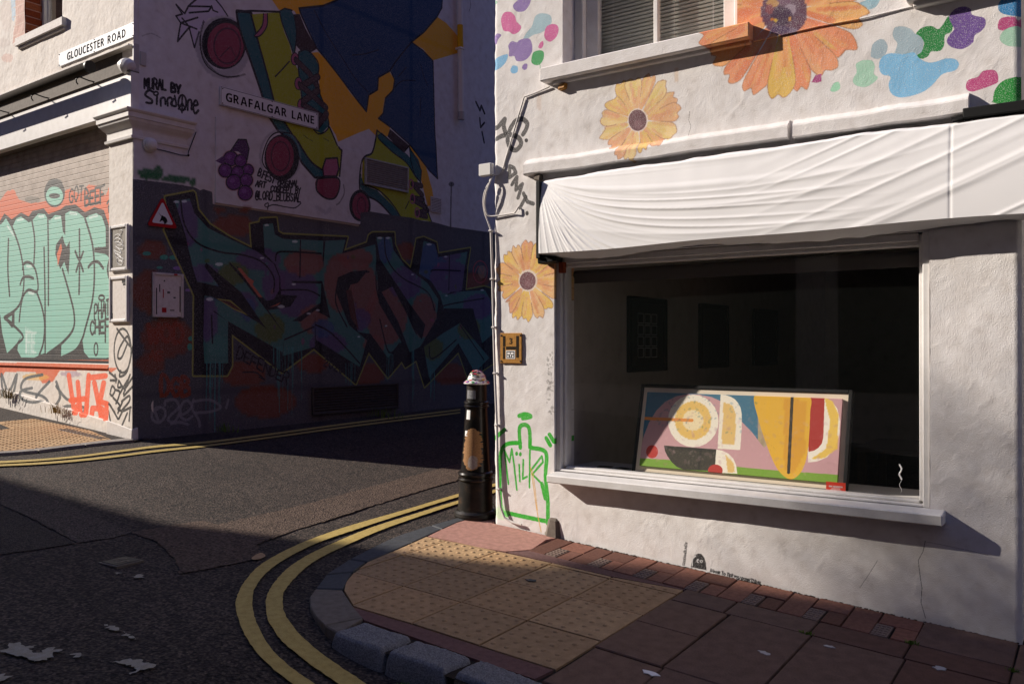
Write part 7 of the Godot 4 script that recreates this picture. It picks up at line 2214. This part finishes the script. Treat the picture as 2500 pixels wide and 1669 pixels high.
const WALL_ART := [
	["f","8a70ad",1,0,1,[0.168,3.537,0.196,3.566,0.251,3.583,0.31,3.559,0.304,3.521,0.263,3.486,0.202,3.495]],
	["f","d0649c",1,0,1,[0.067,3.475,0.092,3.512,0.147,3.505,0.184,3.469,0.2,3.426,0.235,3.388,0.22,3.356,0.172,3.347,0.135,3.372,0.092,3.387,0.073,3.423]],
	["f","a2bfc8",1,0,1,[0.251,3.291,0.275,3.33,0.322,3.369,0.352,3.432,0.405,3.439,0.468,3.411,0.48,3.365,0.451,3.332,0.393,3.31,0.334,3.308,0.287,3.293]],
	["f","d0649c",1,0,1,[0.422,3.289,0.434,3.336,0.474,3.351,0.52,3.336,0.535,3.3,0.514,3.256,0.468,3.236,0.434,3.258]],
	["f","8a70ad",1,0,1,[-0.024,3.332,0.004,3.367,0.035,3.382,0.069,3.363,0.042,3.339,0.027,3.311,-0.002,3.312]],
	["f","8a70ad",1,0,1,[0.129,3.281,0.16,3.302,0.202,3.286,0.22,3.297,0.287,3.296,0.316,3.272,0.328,3.211,0.298,3.167,0.251,3.149,0.196,3.162,0.178,3.196,0.135,3.204,0.135,3.244]],
	["f","d0649c",1,0,1,[0.375,3.216,0.387,3.243,0.41,3.253,0.416,3.227,0.399,3.206]],
	["f","3aa05a",1,0,1,[0.319,3.149,0.334,3.19,0.381,3.197,0.416,3.179,0.416,3.135,0.387,3.101,0.352,3.103,0.322,3.123]],
	["f","7db8de",1,0,1,[-0.005,3.165,0.017,3.207,0.067,3.221,0.123,3.22,0.11,3.174,0.067,3.142,0.023,3.13,0,3.139]],
	["f","7db8de",1,0,1,[0.147,3.112,0.166,3.135,0.205,3.121,0.205,3.086,0.175,3.079,0.151,3.091]],
	["f","8a70ad",1,0,1,[0.241,3.109,0.263,3.13,0.287,3.12,0.281,3.092,0.257,3.088]],
	["l","3aa05a",1,0,0.004,0,[0.387,3.101,0.391,3.067]],
	["e","7ab89a",0.8,3,0,[-0.015,3.61,0.035,3.598,-0.015,3.593]],
	["f","a0b6c0",1,0,1,[2.477,2.764,2.485,2.808,2.516,2.829,2.543,2.821,2.56,2.784,2.546,2.742,2.512,2.728,2.481,2.743]],
	["f","a0b6c0",1,0,1,[2.585,2.845,2.596,2.875,2.634,2.872,2.671,2.851,2.693,2.822,2.726,2.799,2.73,2.754,2.715,2.717,2.656,2.721,2.596,2.737,2.607,2.787,2.59,2.819]],
	["f","14843a",1,0,1,[2.697,2.821,2.722,2.844,2.766,2.846,2.799,2.823,2.824,2.846,2.845,2.876,2.866,2.852,2.86,2.798,2.831,2.785,2.825,2.735,2.806,2.711,2.766,2.715,2.751,2.694,2.722,2.688,2.697,2.709,2.722,2.724,2.733,2.769,2.715,2.805]],
	["f","6a4a94",1,0,1,[2.848,2.872,2.873,2.905,2.915,2.91,2.946,2.889,2.953,2.86,3.004,2.833,3.01,2.798,2.991,2.771,2.963,2.757,2.953,2.721,2.908,2.701,2.859,2.72,2.838,2.752,2.852,2.785,2.87,2.804,2.859,2.838]],
	["f","7fbce2",1,0,1,[2.519,2.674,2.523,2.722,2.565,2.747,2.633,2.729,2.686,2.727,2.715,2.689,2.766,2.66,2.837,2.668,2.88,2.653,2.892,2.624,2.873,2.6,2.816,2.591,2.773,2.547,2.722,2.516,2.633,2.505,2.58,2.532,2.564,2.584,2.573,2.623,2.535,2.642]],
	["f","a9d6bc",1,0,1,[2.386,2.64,2.406,2.678,2.402,2.72,2.434,2.735,2.481,2.726,2.496,2.694,2.492,2.654,2.512,2.63,2.488,2.605,2.449,2.591,2.402,2.608]],
	["f","9ed6b4",1,0,1,[2.271,2.601,2.285,2.637,2.313,2.643,2.321,2.609,2.301,2.594]],
	["f","bc4880",1,0,1,[2.923,2.517,2.935,2.542,2.977,2.55,2.997,2.573,3.038,2.573,3.059,2.554,3.064,2.511,3.037,2.497,2.99,2.486,2.952,2.481,2.928,2.493]],
	["f","0f8a2e",1,0,1,[3.041,2.423,3.051,2.475,3.091,2.514,3.15,2.518,3.208,2.501,3.24,2.391,3.176,2.356,3.044,2.411]],
	["f","2f84bc",1,0,1,[3.064,2.866,3.072,2.899,3.111,2.92,3.189,2.909,3.202,2.808,3.15,2.809,3.085,2.835]],
	["f","bc4880",1,0,1,[3.062,2.786,3.078,2.817,3.131,2.811,3.15,2.79,3.176,2.81,3.208,2.755,3.176,2.739,3.144,2.765,3.104,2.751,3.068,2.762]],
	["f","a2cdb4",1,0,1,[3.071,2.723,3.085,2.751,3.124,2.765,3.163,2.753,3.208,2.702,3.176,2.664,3.111,2.673,3.078,2.699]],
	["f","9cc0cc",1,0,1,[2.406,3.024,2.434,3.046,2.52,3.051,2.504,3.005,2.458,2.995,2.418,2.996]],
	["flower","e4c070 e2b080 e0a880 e8cc90 dcc670","a8765c","dc9c74",0.0747742,3,15,[1.112,2.618],[1.228,2.884,1.306,2.821,1.31,2.758,1.372,2.739,1.393,2.691,1.396,2.638,1.382,2.544,1.372,2.493,1.301,2.467,1.291,2.424,1.208,2.444,1.139,2.373,1.078,2.362,0.986,2.392,0.976,2.448,0.903,2.485,0.871,2.527,0.839,2.554,0.882,2.581,0.839,2.624,0.85,2.697,0.871,2.768,0.955,2.782,0.95,2.847,0.986,2.887,1.078,2.884,1.159,2.892]],
	["e","e6d6d0",0.85,2,0,[1.112,2.618,1.183,2.608,1.112,2.544]],
	["e","6e4a50",1,0,0,[1.111,2.619,1.173,2.609,1.111,2.553]],
	["e","8e6a70",0.6,4,0,[1.119,2.592,1.149,2.588,1.119,2.565]],
	["flower","e4bc58 e2aa68 dc9c6c eacb7c e4b880","925a44","d48c60",0.0778503,8,16,[0.286,1.662],[0.227,1.932,0.335,1.931,0.441,1.88,0.516,1.788,0.526,1.598,0.497,1.473,0.441,1.466,0.418,1.411,0.345,1.404,0.282,1.389,0.227,1.414,0.171,1.399,0.123,1.449,0.076,1.5,0.147,1.547,0.076,1.582,0.025,1.601,0.045,1.683,0.02,1.767,0.066,1.814,0.117,1.877,0.171,1.898]],
	["e","e0d2cc",0.8,1,0,[0.288,1.664,0.366,1.661,0.288,1.589]],
	["e","6e4148",1,0,0,[0.286,1.662,0.352,1.66,0.286,1.601]],
	["e","8e6268",0.5,3,0,[0.29,1.648,0.318,1.647,0.29,1.625]],
	["flower","e8a668 eab26c ea9c70 e6b47c e69064 e0b85c","a87044","dc7850",0.129106,21,19,[2.019,3.099],[2.454,2.943,2.442,2.887,2.418,2.851,2.41,2.802,2.346,2.786,2.342,2.74,2.33,2.709,2.264,2.696,2.215,2.679,2.173,2.678,2.147,2.623,2.07,2.618,2.009,2.594,1.93,2.602,1.894,2.657,1.821,2.656,1.757,2.68,1.719,2.714,1.682,2.775,1.625,2.813,1.615,2.86,1.557,2.982,1.528,3.044,1.557,3.167,1.596,3.342,1.748,3.44,2.019,3.44,2.224,3.325,2.387,3.149,2.45,3.051]],
	["e","5d3a52",0.95,5,0,[2.019,3.086,2.148,3.057,2.019,2.95]],
	["e","7a5a70",0.85,4,0,[2.019,3.16,2.071,3.148,2.019,3.125]],
	["e","a89aa6",0.85,4,0,[2.054,3.091,2.088,3.083,2.054,3.06]],
	["e","c89a58",0.85,4,0,[1.957,3.148,1.993,3.14,1.957,3.125]],
	["e","3e2440",0.85,4,0,[2.006,3.063,2.067,3.049,2.006,3.01]],
	["e","e0a040",0.85,4,0,[2.054,3.035,2.064,3.032,2.054,3.022]],
	["e","e0c040",0.85,4,0,[1.975,3.047,1.987,3.045,1.975,3.037]],
	["e","d88030",0.85,4,0,[1.957,3.056,1.969,3.053,1.957,3.047]],
	["e","4a3058",0.85,4,0,[2.001,2.989,2.054,2.978,2.001,2.968]],
	["e","7a6a80",0.85,4,0,[2.071,2.966,2.097,2.96,2.071,2.948]],
	["e","8a4a50",0.85,4,0,[1.939,3.117,1.962,3.112,1.939,3.09]],
	["f","a8487e",1,1,0,[2.169,2.666,2.19,2.701,2.223,2.703,2.223,2.661,2.198,2.657]],
	["l","1a181a",0.9,1,0.034,1,[0.007,2.731,0.042,2.735,0.097,2.781,0.088,2.738,0.105,2.681]],
	["l","1a181a",0.9,1,0.034,1,[0.029,2.654,0.084,2.669,0.159,2.663,0.217,2.632,0.234,2.589,0.192,2.554,0.143,2.581,0.122,2.638,0.138,2.697,0.184,2.751,0.242,2.759,0.283,2.723,0.274,2.684,0.25,2.654]],
	["e","1a181a",1,1,0,[0.277,2.609,0.291,2.607,0.277,2.594]],
	["l","1a181a",0.9,1,0.028,0,[0.141,2.449,0.139,2.374,0.192,2.399,0.176,2.434,0.141,2.452]],
	["l","1a181a",0.9,1,0.028,0,[0.159,2.324,0.201,2.371,0.192,2.284,0.246,2.318,0.209,2.228]],
	["l","1a181a",0.9,1,0.028,0,[0.254,2.254,0.287,2.194,0.335,2.176]],
	["l","1a181a",0.9,1,0.028,0,[0.274,2.228,0.225,2.159]],
	["e","1a181a",1,1,0,[0.284,2.117,0.298,2.116,0.284,2.101]],
	["l","16ae06",1,1,0.03,1,[0.217,0.75,0.267,0.765,0.315,0.751,0.247,0.735]],
	["l","16ae06",1,1,0.03,1,[0.227,0.536,0.223,0.674,0.296,0.678,0.306,0.541]],
	["l","16ae06",1,1,0.03,1,[0.227,0.568,0.117,0.553,0.066,0.491,0.056,0.325,0.066,0.111,0.117,0.068]],
	["l","16ae06",1,1,0.03,1,[0.107,0.083,0.247,0.074,0.478,0.062]],
	["l","16ae06",1,1,0.03,1,[0.306,0.541,0.412,0.532,0.441,0.487,0.431,0.359,0.45,0.201,0.45,0.05]],
	["l","16ae06",1,0,0.03,0,[0.014,0.587,0.096,0.65]],
	["l","16ae06",1,0,0.03,0,[0.437,0.614,0.469,0.568]],
	["l","16ae06",1,0,0.03,0,[0.463,0.639,0.497,0.594]],
	["l","16ae06",1,0,0.03,0,[0.402,0.308,0.431,0.215]],
	["l","16ae06",1,0,0.015,0,[0.127,0.282,0.096,0.51,0.137,0.431,0.157,0.523,0.177,0.401,0.197,0.248]],
	["l","16ae06",1,0,0.015,0,[0.217,0.421,0.223,0.308]],
	["l","16ae06",1,0,0.015,0,[0.251,0.456,0.247,0.326,0.282,0.345]],
	["l","16ae06",1,0,0.015,0,[0.306,0.541,0.302,0.274]],
	["l","16ae06",1,0,0.015,0,[0.306,0.38,0.402,0.492,0.412,0.453,0.325,0.365,0.402,0.308]],
	["e","16ae06",1,0,0,[0.197,0.493,0.209,0.494,0.197,0.478]],
	["e","16ae06",1,0,0,[0.227,0.492,0.239,0.493,0.227,0.477]],
	["e","b8ecb0",0.5,6,0,[0.07,0.079,0.131,0.086,0.07,0.029]],
	["l","e0a83a",1,0,0.006,1,[0.31,0.412,0.335,0.286,0.36,0.144,0.398,-0.012]],
	["l","e0a83a",1,0,0.005,1,[0.325,0.397,0.348,0.271,0.368,0.129]],
	["f","161618",1,0,0,[1.462,-0.086,1.471,-0.04,1.488,-0.011,1.509,0.001,1.529,-0,1.546,-0.016,1.557,-0.046,1.561,-0.09]],
	["e","e8e8e8",1,0,0,[1.507,-0.043,1.516,-0.042,1.507,-0.054]],
	["e","e8e8e8",1,0,0,[1.529,-0.043,1.537,-0.042,1.529,-0.052]],
	["e","161618",1,0,0,[1.509,-0.044,1.513,-0.044,1.509,-0.05]],
	["e","161618",1,0,0,[1.529,-0.043,1.533,-0.043,1.529,-0.048]],
	["l","d8d8d8",1,0,0.006,1,[1.471,-0.078,1.474,-0.039,1.494,-0.014]],
	["t","2a2a2c",1,0,0.0045,"Goodgabunds",[1.424,-0.084,1.44,0.057,1.408,-0.081],0.02],
	["t","2a2a2c",1,0,0.006,"I have to tell you something",[1.582,-0.094,1.884,-0.119,1.586,-0.077],0.03],
	["e","c8a890",0.35,6,0,[0.381,2.848,0.4,2.845,0.381,2.79]],
	["e","d0a060",0.35,6,0,[1.373,2.853,1.384,2.851,1.373,2.8]],
	["d","6b6862 85807a",0.5,2,60,9,0.004,0.014,[0.444,0.778,0.493,1.183]],
	["l","6a6866",1,0,0.0035,0,[2.735,0.237,2.725,0.183,2.702,0.132,2.709,0.069,2.719,-0.004,2.715,-0.079,2.736,-0.155]],
	["l","7a7876",1,0,0.002,0,[2.737,0.232,2.813,0.227,2.926,0.216,3.017,0.203]],
	["l","7a7876",1,0,0.0025,0,[2.506,0.103,2.454,0.008,2.417,-0.053]],
	["l","6e6a66",1,0,0.003,0,[1.457,2.62,1.45,2.569,1.464,2.532,1.448,2.478]],
	["e","6f7050",0.8,4,0,[0.471,-0.018,0.514,-0.012,0.471,-0.051]]
]
const CANVAS_ART := [
	["f","2f6f8c",1,0,0,[-0.032,0.505,0.737,0.516,0.769,0.138,0.02,0.07]],
	["f","c69a9f",1,0,0,[-0.029,0.001,-0.006,0.107,0.012,0.2,0.038,0.287,0.079,0.362,0.136,0.424,0.209,0.462,0.283,0.478,0.365,0.478,0.446,0.465,0.515,0.439,0.564,0.396,0.654,0.32,0.721,0.262,0.789,0.187,0.855,0.12,1.255,0.116,1.246,0.276,1.072,0.526,1.241,0.531,1.271,0.039,-0.04,-0.026]],
	["f","c69a9f",1,0,0,[1.119,0.504,1.243,0.508,1.268,0.084,0.75,0.064,0.746,0.112]],
	["f","74a232",1,0,0,[-0.006,0.048,0.233,0.054,0.526,0.046,0.873,0.044,1.237,0.049,1.241,-0.009,0.757,-0.013,0.374,-0.01,-0.006,-0.01]],
	["e","f0ead8",1,0,0,[0.337,0.31,0.506,0.318,0.355,0.144]],
	["e","e3b44a",0.8,5,0,[0.337,0.312,0.459,0.318,0.35,0.19]],
	["e","f0e2bc",0.9,5,0,[0.337,0.312,0.407,0.316,0.344,0.246]],
	["l","e08a34",1,0,0.02,0,[-0.001,0.308,0.332,0.312]],
	["f","f0ead8",1,0,0,[0.504,0.483,0.537,0.481,0.57,0.472,0.598,0.457,0.621,0.434,0.639,0.405,0.649,0.369,0.657,0.277,0.659,0.148,0.516,0.146]],
	["f","dcab48",0.7,5,0,[0.528,0.433,0.581,0.422,0.614,0.361,0.622,0.176,0.539,0.177]],
	["f","262825",1,0,0,[0.158,0.141,0.51,0.141,0.519,0.009,0.306,0,0.261,0.014,0.223,0.04,0.189,0.076,0.169,0.107]],
	["f","f0ead8",1,0,0,[0.508,0.141,0.549,0.136,0.589,0.12,0.621,0.093,0.642,0.055,0.654,0.005,0.511,-0.002]],
	["f","dcab48",0.7,4,0,[0.571,0.111,0.626,0.066,0.637,0.012,0.593,0.009]],
	["e","b52626",1,0,0,[0.08,0.096,0.122,0.099,0.085,0.054]],
	["e","b52626",1,0,0,[0.514,0.012,0.561,0.016,0.517,-0.025]],
	["f","f2ecdc",1,0,0,[1.132,0.486,1.173,0.47,1.209,0.425,1.228,0.356,1.23,0.275,1.211,0.205,1.171,0.144,1.117,0.115,1.066,0.105,1.059,0.182]],
	["f","e6be48",0.9,4,0,[1.132,0.486,1.178,0.47,1.219,0.39,1.223,0.194,1.154,0.137,1.082,0.126,1.162,0.19,1.174,0.353]],
	["f","a81f22",1,0,0,[1.043,0.489,1.134,0.492,1.142,0.258,1.136,0.22,1.119,0.194,1.096,0.176,1.064,0.166]],
	["f","e3b132",1,0,1,[0.722,0.49,0.886,0.491,1.046,0.489,1.058,0.394,1.061,0.276,1.058,0.147,1.033,0.052,0.982,0.001,0.929,0.018,0.877,0.074,0.812,0.201,0.754,0.343]],
	["f","d08c28",0.5,8,0,[0.899,0.472,1.03,0.465,1.045,0.158,0.991,0.037,0.931,0.055]],
	["l","1e1e1c",1,0,0.018,0,[0.947,0.488,0.959,0.038]],
	["d","d8b060 f4e8d0",0.3,0,300,12,0.0015,0.004,[0.207,0.161,0.46,0.456]],
	["d","5888a0 24586e",0.25,2,120,13,0.004,0.012,[0.014,0.24,0.738,0.503]],
	["d","d4aeb0 b88a90",0.22,2,160,14,0.006,0.018,[0.069,0.022,1.229,0.367]],
	["d","f4ecd8 d8a848 8a6a30 f0e0b0 503830",0.18,0,420,11,0.0015,0.004,[0.026,-0.006,1.22,0.513]]
]
